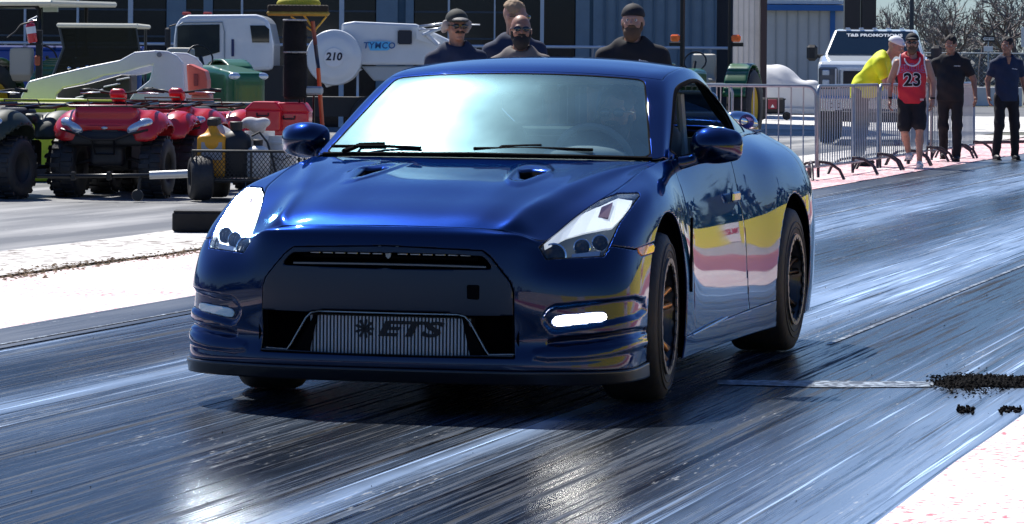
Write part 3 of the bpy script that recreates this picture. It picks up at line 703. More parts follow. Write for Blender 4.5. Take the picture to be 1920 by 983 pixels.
# ---------------------------------------------------------------- wheels
def wheel(x, y, z, Rt, wdt, Rr, spoke_m, steer, rear=False):
    w = bpy.data.objects.new('wheel', None); link(w, car); w.location = (x, y, z); sgn = 1 if y > 0 else -1; w.rotation_euler = (0, 0, steer+(0 if sgn > 0 else math.pi))
    h = wdt/2; prof = [(Rr-.012, -h+.02), (Rr+.01, -h+.002), (Rr+.05, -h-.006), (Rt-.035, -h), (Rt-.012, -h+.012), (Rt-.002, -h+.035), (Rt, 0), (Rt-.002, h-.035), (Rt-.012, h-.012), (Rt-.035, h), (Rr+.05, h+.006), (Rr+.01, h+.002), (Rr-.012, h-.02)]
    mb = MB(); mb.lathe(prof, axis='y', n=72, cap=False); t = mb.build('tyre', rubber, w, True, auto=False)
    mb = MB(); 
    for rr_ in (Rr+.035, Rr+.062): mb.lathe([(rr_, h+.004), (rr_+.002, h+.0085), (rr_+.006, h+.0085), (rr_+.008, h+.003)], axis='y', n=64, cap=False)
    mb.build('sidewall_rib', rubber, t, True, auto=False)
    mb = MB(); mb.lathe([(Rr-.012, -h+.02), (Rr-.03, -h+.03), (Rr-.035, h-.09), (Rr-.018, h-.03), (Rr+.004, h+.004), (Rr+.010, h+.004), (Rr-.002, h-.03)], axis='y', n=64, cap=False); rim = mb.build('rim', gloss_black, w, True)
    # beadlock ring with scalloped teeth
    vs = []; n_ = 48*4
    outer = []; inner = []
    for k in range(n_):
        a = 2*math.pi*k/n_; ph = (k % 8)/8; tooth = 1 if ph < .55 else 0; outer.append((Rr+.006, a)); inner.append((Rr-.008-(.010 if tooth else 0), a))
    for yy in (h+.004, h+.012):
        for r_, a in outer: vs.append((r_*math.cos(a), yy, r_*math.sin(a)))
        for r_, a in inner: vs.append((r_*math.cos(a), yy, r_*math.sin(a)))
    fs = []
    for k in range(n_):
        j = (k+1) % n_; o1, i1, o2, i2 = 0, n_, 2*n_, 3*n_
        fs += [[o2+k, i2+k, i2+j, o2+j], [o1+k, o2+k, o2+j, o1+j], [i1+k, i1+j, i2+j, i2+k]]
    npmesh('beadlock_ring', vs, fs, mat('worn ring metal', (.22, .22, .22), rough=.45, metal=.8, noise=.4, nscale=30), w, False)
    # five pairs of spokes, concave
    for k in range(5):
        for dd in (-.17, .17):
            a = 2*math.pi*k/5+.3; a2 = a+dd; mb = MB(); ca, sa = math.cos(a2), math.sin(a2); pa, qa = math.cos(a), math.sin(a)
            mb.tube([(.055*pa, h-.075, .055*qa), (.11*(ca+pa)/2, h-.065, .11*(sa+qa)/2), (.17*ca, h-.045, .17*sa), ((Rr-.02)*ca, h-.02, (Rr-.02)*sa)], [.022, .017, .014, .015], 8); mb.build('spoke', spoke_m, w, True, auto=False)
    mb = MB(); mb.lathe([(.075, h-.14), (.075, h-.10), (.062, h-.085), (.034, h-.082), (.032, h-.05), (.026, h-.045), (0.001, h-.045)], axis='y', n=24, cap=False); mb.build('hub', gloss_black, w, True)
    mb = MB(); mb.lathe([(.16, h-.15), (.16, h-.13), (.06, h-.13)], axis='y', n=40, cap=True); mb.build('brake_disc', mat('brake disc', (.25, .25, .26), rough=.35, metal=1), w, True)
    mb = MB(); mb.lathe([(Rr-.03, -h+.05), (Rr-.03, -h+.06), (.01, -h+.06)], axis='y', n=32); mb.build('wheel_back', flat_black, w)
    return w
wheel(0, .795, .350, .350, .25, .235, bronze, R(5)); wheel(0, -.795, .350, .350, .25, .235, bronze, R(5))
wheel(-2.78, .785, .352, .352, .29, .215, mat('dark bronze paint', (.05, .03, .02), rough=.35, metal=.6), 0, True); wheel(-2.78, -.785, .352, .352, .29, .215, MATS['dark bronze paint'], 0, True)
# ---------------------------------------------------------------- mirrors, wipers, handles, trim
for sd_ in (1, -1):
    def fm(Q): 
        rt = (0, 0, sd_*R(30)); a = ellip(Q, (-.83, sd_*.940, 1.045), (.10, .108, .078), rt); b = rbox(Q, (-.86, sd_*.948, 1.043), (.075, .100, .066), .04, rt)
        cut = (Q[..., 0]+.925)*math.cos(rt[2])+(Q[..., 1]-sd_*.95)*math.sin(rt[2])
        return smin(np.maximum(smin(a, b, .03), -cut), rcone(Q, (-.80, sd_*.88, .985), (-.74, sd_*.80, .965), .022, .03), .02)
    o = sdf_obj('mirror', fm, (-1.02, .74*sd_ if sd_ > 0 else -1.15, .92), (-.62, 1.15 if sd_ > 0 else -.74, 1.16), .009, paint, car)
    if True:
        m2 = MB(); m2.prism([(-.09, -.05), (.08, -.05), (.10, .0), (.07, .05), (-.09, .05)], .006, (0, 0, 0), 'yz'); g_ = m2.build('mirror_glass', chrome, o); g_.location = (-.928, sd_*.95, 1.045); g_.rotation_euler = (0, 0, sd_*R(30))
    m2 = MB(); m2.box((-1.58, sd_*.882, .795), (.15, .018, .045), bev=.008, rot=None); m2.build('door_handle', mat('silver handle', (.35, .40, .45), rough=.2, metal=.8), car)
    m2 = MB(); m2.prism([(-.505, .44), (-.515, .74), (-.53, .74), (-.53, .42)], .010, (0, sd_*.908, 0), 'xz'); m2.build('fender_vent', flat_black, car)
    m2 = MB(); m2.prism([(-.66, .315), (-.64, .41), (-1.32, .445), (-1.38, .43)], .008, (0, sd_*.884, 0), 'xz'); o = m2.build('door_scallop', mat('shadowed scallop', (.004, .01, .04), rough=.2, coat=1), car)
    m2 = MB(); m2.tube([(-.55, sd_*.912, .235), (-1.3, sd_*.905, .262)], .004, 6); m2.build('skirt_trim', chrome, car)
def wiper(y0, y1, x0, x1, zz):
    m2 = MB(); a = np.array([x0, y0, zz]); pts = []
    m2.tube([(-.33, y0+.02, 1.008), (x0-.02, y0+.06, zz+.025), ((x0+x1)/2-.02, (y0+y1)/2, zz+.034)], [.012, .010, .007], 6)
    m2.tube([(x0+.01, y0-.06, zz+.018), ((x0+x1)/2, (y0+y1)/2, zz+.022), (x1, y1, zz+.018)], .007, 6)
    m2.build('wiper', flat_black, car, True)
wiper(.05, .50, -.33, -.40, 1.01); wiper(-.62, -.25, -.42, -.33, 1.01)
mb = MB(); mb.tube([(-.268, y, 1.004-.010*abs(y)) if abs(y) < .2 else (-.265-.225*(abs(y)/.757)**2.2, y, 1.002-.012*(abs(y)/.757)**2.4) for y in np.linspace(-.74, .74, 25)], .010, 6); mb.build('cowl_trim', flat_black, car, True)
# ---------------------------------------------------------------- cabin
inn = mat('grey cabin trim', (.12, .14, .15), rough=.75)
mb = MB(); vs = []
mb.prism([(-.35, .80), (-.36, .965), (-.50, .992), (-.78, .99), (-.88, .93), (-.92, .72)], 1.42, (0, 0, 0), 'xz'); mb.build('dashboard', mat('dash top', (.20, .24, .24), rough=.6), car, bevel=.02)
mb = MB(); mb.ball((-.82, .36, .985), (.10, .20, .055), 16, 8); mb.build('instrument_hood', inn, car, True)
mb = MB(); mb.tube([(-.98+.07*math.sin(a), .36+.175*math.cos(a), .955+.165*math.sin(a)) for a in np.linspace(0, 2*math.pi, 25)[:-1]], .016, 8, closed=True)
mb.tube([(-.98, .20, .955), (-.96, .36, .94), (-.98, .52, .955)], .018, 6); mb.tube([(-.96, .36, .94), (-.86, .36, .93)], .03, 8); mb.build('steering_wheel', inn, car, True)
for sd_ in (1, -1):
    def fs_(Q): return smin(smin(rbox(Q, (-1.55, sd_*.37, .80), (.09, .25, .34), .08, (0, R(-14), 0)), rbox(Q, (-1.60, sd_*.37, 1.18), (.06, .13, .10), .05, (0, R(-10), 0)), .06), rbox(Q, (-1.25, sd_*.37, .50), (.28, .25, .09), .07), .06)
    sdf_obj('seat', fs_, (-1.8, sd_*.37-.3, .35), (-.9, sd_*.37+.3, 1.32), .03, mat('black seat leather', (.03, .033, .036), rough=.55), car)
mb = MB(); mb.tube([(-1.95, -.58, .7), (-1.97, -.53, 1.25), (-2.0, -.3, 1.32), (-2.0, .3, 1.32), (-1.97, .53, 1.25), (-1.95, .58, .7)], .022, 8); mb.tube([(-1.97, -.55, 1.08), (-1.97, .55, 1.08)], .022, 8); mb.build('roll_cage', mat('cage grey', (.3, .35, .36), rough=.4), car, True)
mb = MB(); mb.box((-1.39, 0, .40), (2.0, 1.6, .04)); mb.box((-2.25, 0, .75), (.05, 1.4, .6)); mb.build('cabin_floor', inn, car)
mb = MB(); mb.box((-1.02, 0, 1.285), (.025, .20, .055), bev=.01); mb.build('rear_view_mirror', inn, car)
mb = MB(); 
for sd_ in (1, -1): mb.box((-1.2, sd_*.76, .74), (1.2, .05, .46))
mb.build('door_card', inn, car)
# ------------------------------------------------------------------ setting
def structure(o, label=None):
    o['kind'] = 'structure'
    if label: o['label'] = label
    return o
def sheet(name, x0, x1, y0, y1, z, m, nx=1, ny=1, wob=0, label=None):    # in track coordinates
    vs = []; fs = []
    for i in range(nx+1):
        for j in range(ny+1):
            yy = y0+(y1-y0)*j/ny
            if wob and j in (0, ny): yy += rng.normal()*wob
            vs.append((x0+(x1-x0)*i/nx, yy, 0))
    for i in range(nx):
        for j in range(ny):
            a = i*(ny+1)+j; fs.append([a, a+ny+1, a+ny+2, a+1])
    o = npmesh(name, vs, fs, m, None, False); o.location = (CX0, CY0, z); o.rotation_euler = (0, 0, CAR_RZ)
    me = o.data
    if me.polygons[0].normal.z < 0: me.flip_normals()
    return structure(o, label)
def track_mat(name, dark, light, r0, r1, fleck=.5, streak=(.22, 9), banded=False):
    m = bpy.data.materials.new(name); m.use_nodes = True; nt = m.node_tree; b = nt.nodes['Principled BSDF']; L = nt.links.new
    tc = nt.nodes.new('ShaderNodeTexCoord')
    def noise(sx, sy, detail=4, rough=.6, dist=0):
        mp = nt.nodes.new('ShaderNodeMapping'); mp.inputs['Scale'].default_value = (sx, sy, 1); L(tc.outputs['Object'], mp.inputs[0])
        n = nt.nodes.new('ShaderNodeTexNoise'); n.inputs['Scale'].default_value = 1; n.inputs['Detail'].default_value = detail; n.inputs['Roughness'].default_value = rough; n.inputs['Distortion'].default_value = dist
        L(mp.outputs[0], n.inputs['Vector']); return n.outputs['Fac']
    def ramp(fac, a, b2, c0=(0, 0, 0), c1=(1, 1, 1)):
        r = nt.nodes.new('ShaderNodeMapRange'); r.inputs['From Min'].default_value = a; r.inputs['From Max'].default_value = b2; L(fac, r.inputs['Value']); return r.outputs[0]
    def math_(op, a, b2):
        n = nt.nodes.new('ShaderNodeMath'); n.operation = op; n.use_clamp = op != 'SUBTRACT'
        for i, q in enumerate((a, b2)):
            if isinstance(q, (int, float)): n.inputs[i].default_value = q
            else: L(q, n.inputs[i])
        return n.outputs[0]
    broad = ramp(noise(.12, 1.1, 3), .40, .62); mid = ramp(noise(streak[0], streak[1], 6, .7, .1), .38, .64); finen = ramp(noise(.5, 42, 5, .75), .40, .64)
    sepx = nt.nodes.new('ShaderNodeSeparateXYZ'); L(tc.outputs['Object'], sepx.inputs[0])
    wob = nt.nodes.new('ShaderNodeMath'); wob.operation = 'MULTIPLY_ADD'; wob.inputs[1].default_value = .36; L(noise(.35, .8, 4, .6), wob.inputs[0]); L(sepx.outputs['Y'], wob.inputs[2])
    ym_ = nt.nodes.new('ShaderNodeMapRange'); ym_.inputs['From Min'].default_value = -3.3+.18; ym_.inputs['From Max'].default_value = 2.5+.18; L(wob.outputs[0], ym_.inputs['Value'])
    def glare_bands(tab):
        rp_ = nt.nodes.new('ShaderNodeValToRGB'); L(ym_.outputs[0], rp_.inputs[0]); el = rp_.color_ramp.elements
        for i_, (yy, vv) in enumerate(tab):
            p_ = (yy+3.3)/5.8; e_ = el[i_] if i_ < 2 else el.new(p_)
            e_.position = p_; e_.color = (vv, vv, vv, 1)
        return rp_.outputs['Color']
    if banded:  # brighter bands put sky glare into the base colour over the rubber
        near_ = glare_bands(((-3.2, .9), (-2.75, .55), (-2.35, .18), (-1.9, .05), (-1.55, .8), (-1.2, .4), (-.8, .10), (-.3, .12), (.2, .16), (.55, .25), (.68, .9), (.8, .25), (1.1, .05), (1.5, .12), (1.8, .5), (2.1, .75), (2.4, .9)))
        far_ = glare_bands(((-3.2, .7), (-2.6, .4), (-2.2, .35), (-1.7, .75), (-1.3, .9), (-1.0, .35), (-.7, .06), (-.35, .10), (0, .6), (.35, .95), (.7, .9), (.9, .5), (1.1, .08), (1.5, .15), (1.9, .5), (2.3, .8)))
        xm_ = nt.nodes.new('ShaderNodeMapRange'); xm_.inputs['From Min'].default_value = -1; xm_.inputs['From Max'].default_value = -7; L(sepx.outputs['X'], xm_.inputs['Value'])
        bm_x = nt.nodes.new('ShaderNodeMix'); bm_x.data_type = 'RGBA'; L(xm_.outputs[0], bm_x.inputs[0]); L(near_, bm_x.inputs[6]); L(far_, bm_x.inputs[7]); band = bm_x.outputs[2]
    else: band = broad
    s = math_('MULTIPLY', math_('ADD', math_('MULTIPLY', band, .55), math_('MULTIPLY', broad, .12)), math_('ADD', .35, math_('ADD', math_('MULTIPLY', mid, .75), math_('MULTIPLY', finen, .65))))
    if banded:
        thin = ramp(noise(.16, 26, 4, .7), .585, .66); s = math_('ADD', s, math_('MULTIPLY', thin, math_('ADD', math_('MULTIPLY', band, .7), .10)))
    fl = ramp(noise(7, 60, 2, .5), .63, .69); fl2 = ramp(noise(.6, 2.0, 2), .54, .64); flk = math_('MULTIPLY', math_('MULTIPLY', fl, fl2), fleck)
    if banded:
        pw = nt.nodes.new('ShaderNodeMath'); pw.operation = 'POWER'; pw.inputs[1].default_value = 1.5; L(s, pw.inputs[0]); s = pw.outputs[0]
    dk = ramp(noise(.09, 16, 3, .6), .60, .68)        # thin black tyre lines
    s2 = math_('SUBTRACT', s, math_('MULTIPLY', dk, .45))
    mx = nt.nodes.new('ShaderNodeMix'); mx.data_type = 'RGBA'; mx.inputs[6].default_value = (*dark, 1); mx.inputs[7].default_value = (*light, 1); L(s2, mx.inputs[0])
    m2 = nt.nodes.new('ShaderNodeMix'); m2.data_type = 'RGBA'; m2.inputs[7].default_value = (.6, .62, .62, 1); L(flk, m2.inputs[0]); L(mx.outputs[2], m2.inputs[6]); L(m2.outputs[2], b.inputs['Base Color'])
    mr = nt.nodes.new('ShaderNodeMapRange'); mr.inputs['To Min'].default_value = r0; mr.inputs['To Max'].default_value = r1; L(s2, mr.inputs['Value'])
    if banded: st_ = ramp(noise(.16, 17, 6, .78), .525, .61); st2 = ramp(noise(.5, 55, 4, .7), .53, .62); rmx = math_('MAXIMUM', mr.outputs[0], math_('MULTIPLY', math_('MAXIMUM', st_, math_('MULTIPLY', st2, .8)), .85)); L(rmx, b.inputs['Roughness'])
    else: L(mr.outputs[0], b.inputs['Roughness'])
    sp_ = nt.nodes.new('ShaderNodeMapRange'); sp_.inputs['To Min'].default_value = .16; sp_.inputs['To Max'].default_value = .2; L(s2, sp_.inputs['Value']); L(sp_.outputs[0], b.inputs['Specular IOR Level'])
    bp = nt.nodes.new('ShaderNodeBump'); bp.inputs['Strength'].default_value = .22; bp.inputs['Distance'].default_value = .008; L(math_('ADD', math_('MULTIPLY', mid, .4), math_('ADD', math_('MULTIPLY', finen, .35), math_('MULTIPLY', noise(55, 110, 3), .2))), bp.inputs['Height']); L(bp.outputs[0], b.inputs['Normal'])
    return m
def speck_mat(name, col, speck, amount=.66, scale=30, rough=.8, noise_=.12):
    m = mat(name, col, rough=rough, noise=noise_, nscale=1.3, bump=.25, bscale=50); nt = m.node_tree; b = nt.nodes['Principled BSDF']
    src = b.inputs['Base Color'].links[0].from_socket; tc = nt.nodes.new('ShaderNodeTexCoord'); n = nt.nodes.new('ShaderNodeTexNoise'); n.inputs['Scale'].default_value = scale; n.inputs['Detail'].default_value = 2
    nt.links.new(tc.outputs['Object'], n.inputs['Vector']); n2 = nt.nodes.new('ShaderNodeTexNoise'); n2.inputs['Scale'].default_value = .9; nt.links.new(tc.outputs['Object'], n2.inputs['Vector'])
    ad = nt.nodes.new('ShaderNodeMath'); ad.operation = 'MULTIPLY_ADD'; ad.inputs[1].default_value = .35; nt.links.new(n2.outputs['Fac'], ad.inputs[0]); nt.links.new(n.outputs['Fac'], ad.inputs[2])
    mr = nt.nodes.new('ShaderNodeMapRange'); mr.inputs['From Min'].default_value = amount+.17; mr.inputs['From Max'].default_value = amount+.21; nt.links.new(ad.outputs[0], mr.inputs['Value'])
    mx = nt.nodes.new('ShaderNodeMix'); mx.data_type = 'RGBA'; mx.inputs[7].default_value = (*speck, 1); nt.links.new(src, mx.inputs[6]); nt.links.new(mr.outputs[0], mx.inputs[0]); nt.links.new(mx.outputs[2], b.inputs['Base Color']); return m
lane_m = track_mat('rubbered track', (.0010, .0014, .003), (.46, .66, .98), .18, .62, .6, (.22, 9), True)  # pale blue light tone holds the sky's glare
shoulder_m = track_mat('worn track edge', (.035, .045, .06), (.16, .18, .21), .3, .5, .5)
pad_m = track_mat('pit asphalt', (.12, .125, .13), (.44, .44, .44), .5, .8, .4, (.5, 2.5))
conc_m = speck_mat('bright concrete', (.56, .54, .51), (.14, .11, .09), .58, 9)
pink_m = speck_mat('worn pink paint', (.72, .60, .58), (.55, .14, .18), .60, 26)
red_m = speck_mat('faded red paint', (.62, .30, .32), (.75, .6, .6), .50, 12)
g = sheet('ground', 400, -900, -700, 700, -.020, mat('far ground', (.09, .095, .07), rough=.9, noise=.25, nscale=.15)); 
sheet('pit_road', 30, -66, -60, -6.3, -.008, pad_m)
sheet('concrete_apron', -8, -62, -6.35, -5.15, -.004, conc_m, 80, 1, .03); sheet('concrete_apron', 30, -8, -6.35, -5.15, -.004, conc_m)
sheet('concrete_pad', -66, -92, -60, 40, -.006, speck_mat('sunlit concrete', (.60, .59, .57), (.2, .2, .2), .60, 2)); sheet('access_road', -40, -66, -3.3, 40, -.010, conc_m)
sheet('access_road', -92, -118, -80, 60, -.006, mat('grey road', (.10, .105, .11), rough=.8, noise=.2, nscale=.5))
sheet('painted_strip', 30, -26, -5.0, -3.22, -.0, pink_m, 60, 1, .012); sheet('painted_strip', -26, -60, -5.0, -3.30, -.0, red_m)
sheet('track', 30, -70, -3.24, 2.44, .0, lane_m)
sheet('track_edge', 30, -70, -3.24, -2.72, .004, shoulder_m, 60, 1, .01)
sheet('painted_strip', 30, -50, 2.42, 3.15, .004, pink_m, 60, 1, .012); sheet('painted_strip', 30, -50, 3.15, 4.95, .002, mat('dull red strip', (.34, .10, .12), rough=.8, noise=.2, nscale=2))
line_m = speck_mat('worn white line', (.34, .40, .46), (.06, .07, .08), .44, 22, .4)
sheet('lane_line', -3.25, -60, 1.00, 1.03, .004, line_m); sheet('lane_line', -11, -45, -1.87, -1.845, .004, line_m); sheet('lane_line', 16, -40, -2.82, -2.795, .008, line_m)
def patch(name, px, z, m):
    P_ = [(*gp(u, v), z) for u, v in px]; o = npmesh(name, P_, [list(range(len(px)))], m, None, False)
    if o.data.polygons[0].normal.z < 0: o.data.flip_normals()
    return structure(o)
patch('timing_line', [(1345, 714), (1560, 716), (1750, 717), (1750, 727), (1560, 728), (1345, 722)], .004, line_m)
# dirt line between the concrete and the pink strip
dm = mat('dry dirt', (.22, .15, .09), rough=1, noise=.5, nscale=30)
vs = []; fs = []
for k in range(5200):
    x = rng.uniform(-24, 4); y = -5.05+rng.normal()*.10+.06*math.sin(x*1.7); s_ = rng.uniform(.004, .016)*(1 if rng.random() < .9 else 1.8); z = .0
    a = rng.uniform(0, 6.3); b0 = len(vs)
    for q in range(3): vs.append((x+s_*math.cos(a+q*2.1), y+s_*math.sin(a+q*2.1), z))
    vs.append((x, y, z+s_*.5)); fs += [[b0, b0+1, b0+3], [b0+1, b0+2, b0+3], [b0+2, b0, b0+3]]
o = npmesh('gravel', vs, fs, dm, None, False); o.location = (CX0, CY0, .002); o.rotation_euler = (0, 0, CAR_RZ); tag(o, 'brown dirt and gravel along the pink strip', 'gravel', kind='stuff')
# loose rubber crumbs
def crumbs(name, pts, label, m):
    mb = MB()
    for (x, y, r) in pts:
        rx, ry, rz = rng.uniform(0, 3, 3); k = rng.uniform(.5, 1.3, 3); mb.box((x, y, max(.004, r*.5)+rng.uniform(0, .5)*r), (r*2*k[0], r*1.4*k[1], r*k[2]), (rx, ry, rz), 0)
    o = mb.build(name, m, None); tag(o, label, 'debris', kind='stuff'); return o
blk = mat('shredded rubber', (.005, .005, .006), rough=.95, spec=.1)
pts = []
hx0, hy0 = gp(1752, 722); hx1, hy1 = gp(1935, 722)
def mound(Q):
    t_ = (Q[..., 0]-hx0)/(hx1-hx0); w_ = .045+.13*np.clip(np.sin(math.pi*np.clip(t_*.9+.1, 0, 1)), 0, 1); yy = (Q[..., 1]-(hy0+hy1)/2+.05*np.sin(t_*9))/w_
    nzz = np.sin(Q[..., 0]*61+1)*np.sin(Q[..., 1]*37)+.7*np.sin(Q[..., 0]*137+Q[..., 1]*90)+.5*np.sin(Q[..., 0]*211-Q[..., 1]*160+2)
    hgt = (.030+.012*nzz)*np.sqrt(np.clip(1-yy**2, 0, 1))*np.clip(np.minimum(t_*9, (1.05-t_)*7), 0, 1)
    return (Q[..., 2]-hgt)*.7
tag(sdf_obj('rubber_debris', mound, (hx0-.02, (hy0+hy1)/2-.28, .001), (hx1+.02, (hy0+hy1)/2+.28, .08), .0075, blk, None, False), 'heap of black shredded rubber lying across the right side of the track', 'debris', kind='stuff')
vs = []; fs = []
for k in range(1100):      # torn strips and shards on and around the heap
    t_ = rng.random(); u = 1752+180*t_+rng.normal()*7; v = 722+rng.normal()*9*(math.sin(math.pi*min(1, t_+.1))+.2); x, y = gp(u, v); z = .004+.036*rng.random()*math.exp(-((v-722)/8)**2); L_ = .005+.02*rng.random()**2; a = rng.uniform(0, 6.3); w_ = .0015+.004*rng.random(); dz = rng.normal()*.4*L_; b0 = len(vs)
    dx, dy = math.cos(a), math.sin(a); vs += [(x-dy*w_, y+dx*w_, z), (x+dy*w_, y-dx*w_, z), (x+dx*L_+dy*w_, y+dy*L_-dx*w_, max(.002, z+dz)), (x+dx*L_-dy*w_, y+dy*L_+dx*w_, max(.002, z+dz+.004)), (x+dx*L_*.5, y+dy*L_*.5, z+.005)]; fs += [[b0, b0+1, b0+4], [b0+1, b0+2, b0+4], [b0+2, b0+3, b0+4], [b0+3, b0, b0+4]]
tag(npmesh('rubber_crumbs', vs, fs, blk, None, False), 'torn rubber strips strewn over and around the big debris heap', 'debris', kind='stuff')
for px_, lab in ((((1873, 1915), 771), 'small black rubber lump just in front of the large debris heap'), (((1795, 1826), 771), 'thin scrap of black rubber left of the small lump')):
    pts = []
    for k in range(70): x, y = gp(rng.uniform(*px_[0]), px_[1]+rng.normal()*3); pts.append((x, y, .003+.006*rng.random()))
    crumbs('rubber_debris', pts, lab, blk)
pts = []
for k in range(500):
    X_, Y_ = rng.uniform(-8, 4), rng.uniform(-3, 2.3); s_, c_ = math.sin(PSI), math.cos(PSI); pts.append((CX0-s_*X_+c_*Y_, CY0-c_*X_-s_*Y_, .0012+.002*rng.random()**3))
crumbs('rubber_crumbs', pts, 'tiny rubber crumbs scattered over the racing lane', blk)
# wall with yellow banners along the right of the strip (outside the frame, seen in the paint)
wall = thing('barrier_wall', 'long concrete track wall hung with yellow banners, right of the painted strip', 'wall', (CX0, CY0, 0), CAR_RZ)
mb = MB(); mb.prism([(4.95, 0), (5.35, 0), (5.25, .95), (5.05, .95)], 70, (-18, 0, 0), 'yz'); mb.build('wall_block', mat('wall concrete', (.5, .5, .48), rough=.8, noise=.15, nscale=2), wall)
ym = mat('yellow banner', (.80, .72, .02), rough=.6); wm = mat('white banner', (.8, .8, .8), rough=.6); rm = mat('red print', (.6, .02, .05), rough=.6)
x = 8.0; k = 0
while x > -40:
    w_ = 2.2; mb = MB(); mb.box((x-w_/2, 4.975, .55), (w_-.02, .02, .80)); o = mb.build('banner', ym, wall); o.rotation_euler = (0, 0, 0)
    x -= w_
    if k % 3 == 0: mb = MB(); mb.box((x-.7, 4.970, .55), (1.38, .02, .74)); mb.build('banner', wm, wall)
    if k % 3 == 0: text('SUMMIT', 'lettering', rm, wall, (x-.7, 4.955, .55), (math.pi/2, 0, 0), .34, .002, .008)
    x -= 1.4 if k % 3 == 0 else 0; k += 1
# ------------------------------------------------------------------ buildings
def bxp(mb, u0, u1, v0, v1, d, dep=.1, bev=0):
    x0, z1 = wp(u0, v0, d); x1, z0 = wp(u1, v1, d); mb.box(((x0+x1)/2, d+dep/2, (z0+z1)/2), (abs(x1-x0), dep, abs(z1-z0)), bev=bev); return mb
DB = 80.0
bld = thing('pit_building', 'large pit building with tall dark windows, pale mullions and ribbed blue grey siding', 'building', (0, DB, 0))
def bp(name, u0, u1, m, d=DB, dep=.15, z0=0, z1=9, label=None):
    x0 = (u0-960)*d/FPX; x1 = (u1-960)*d/FPX; mb = MB(); mb.box(((x0+x1)/2, d+dep/2-DB, (z0+z1)/2), (x1-x0, dep, z1-z0)); o = mb.build(name, m, bld)
    if label: o['label'] = label
    return o
dgl = mat('dark window glass', (.004, .006, .012), rough=.12, spec=.4); mul = mat('pale mullion', (.50, .56, .60), rough=.5); pan = mat('blue grey wall panel', (.16, .23, .28), rough=.7, noise=.08, nscale=3); pand = mat('teal wall panel', (.05, .10, .14), rough=.7)
mb = MB(); mb.box((-6, .8+6, 4.5), (21.6, 12, 9)); mb.build('wall', mat('building core', (.02, .025, .035), rough=.7), bld)
edges = [-160, -60, 43, 142, 241, 309, 345, 378, 395, 450, 637, 706, 742, 757, 772, 838, 924, 1013, 1076, 1107]
for a, b_ in ((-160, 43), (43, 142), (142, 241), (241, 309), (395, 450), (450, 637), (637, 702), (772, 838), (838, 924), (924, 1013), (1013, 1076)):
    f = bp('window', a+2, b_-2, dgl, DB+.10, .04)
bp('wall_panel', 309, 345, pan); bp('window', 345, 378, dgl, DB+.1, .04); bp('wall_panel', 378, 395, pan); bp('wall_panel', 702, 742, pan); bp('wall_panel', 742, 757, pand, DB+.05); bp('wall_panel', 757, 772, pan); bp('wall_panel', 1076, 1102, pan); bp('wall_panel', 1102, 1109, pand, DB+.05)
for u, w_ in ((43, 4), (142, 4), (241, 9), (450, 4), (637, 9), (838, 4), (924, 3), (1013, 7), (-60, 4)): bp('mullion', u-w_/2, u+w_/2, mul, DB-.02, .12)
for v in (70, 20): 
    _, z = wp(500, v, DB); mb = MB(); mb.box((-6.5, .10, z), (13.5, .03, .04)); mb.build('transom', mat('dark transom', (.03, .05, .07), rough=.5), bld)
_, zt_ = wp(100, 30, DB)
# ribbed siding
u = 1109
while u < 1338:
    bp('siding_panel', u, u+22.5, pan, DB+.02, .1); bp('siding_rib', u+21, u+24.5, mat('rib', (.09, .15, .20), rough=.7), DB-.03, .1); u += 23
# brighter sunlit corner block
wing = thing('metal_shed_wing', 'tall pale ribbed metal building end beside the dark drainpipe', 'building', (0, 100, 0))
wmm = mat('pale siding', (.62, .60, .58), rough=.6, noise=.1, nscale=1.5)
for k, u in enumerate(np.arange(1341, 1421, 10)):
    x0 = (u-960)*100/FPX; x1 = (u+9.6-960)*100/FPX; mb = MB(); mb.box(((x0+x1)/2, 0, 5), (x1-x0, .12, 10)); mb.build('siding_panel', wmm, wing); 
    mb = MB(); mb.box((x1, -.03, 5), (.02, .10, 10)); mb.build('siding_rib', mat('pale rib', (.42, .42, .42), rough=.6), wing)
mb = MB(); mb.box(((1385-960)*100/FPX, 3.1, 5), (1.1, 6, 10)); mb.build('wall', wmm, wing)
x0 = (1428-960)*100/FPX; mb = MB(); mb.box((x0, -.1, 5), (.17, .2, 10)); mb.build('drainpipe', mat('dark brown steel', (.03, .015, .02), rough=.5), wing)
mb = MB(); bxp(mb, 1349, 1356, 86, 97, 99.8, .1); o = mb.build('meter_box', mat('grey box', (.3, .3, .3), rough=.5), wing); o.location = (0, -100, 0)
# shed with the blue roof edge
shed = thing('garage_shed', 'low cream metal shed with blue roof edge and blue corner post', 'building', (0, 150, 0))
cr_ = mat('cream siding', (.60, .58, .56), rough=.6, noise=.06, nscale=.8); blu = mat('blue trim', (.02, .14, .42), rough=.5)
def sp_(name, u0, u1, v0, v1, dd, dep, m, lab=None):
    x0, z1 = wp(u0, v0, 150); x1, z0 = wp(u1, v1, 150); mb = MB(); mb.box(((x0+x1)/2, dd, (z0+z1)/2), (x1-x0, dep, z1-z0)); o = mb.build(name, m, shed)
    if lab: o['label'] = lab
for u in np.arange(1434, 1556, 20.4): sp_('siding_panel', u, u+19.8, 18, 189, 0, .12, cr_)
for u in np.arange(1434, 1556, 20.4): sp_('siding_rib', u+19.4, u+20.8, 18, 189, -.05, .1, mat('cream rib', (.4, .4, .4), rough=.6))
sp_('corner_post', 1556, 1564, 20, 189, -.08, .2, blu); sp_('siding_panel', 1564, 1580, 20, 189, 0, .12, cr_); sp_('roof_edge', 1430, 1582, 9, 21, -.3, .5, blu); sp_('roof', 1428, 1584, 0, 8.5, 1.2, 3, mat('galvanised roof', (.5, .52, .54), rough=.4, metal=.4))
sp_('wall', 1436, 1578, 10, 189, 2.5, 4.5, cr_)
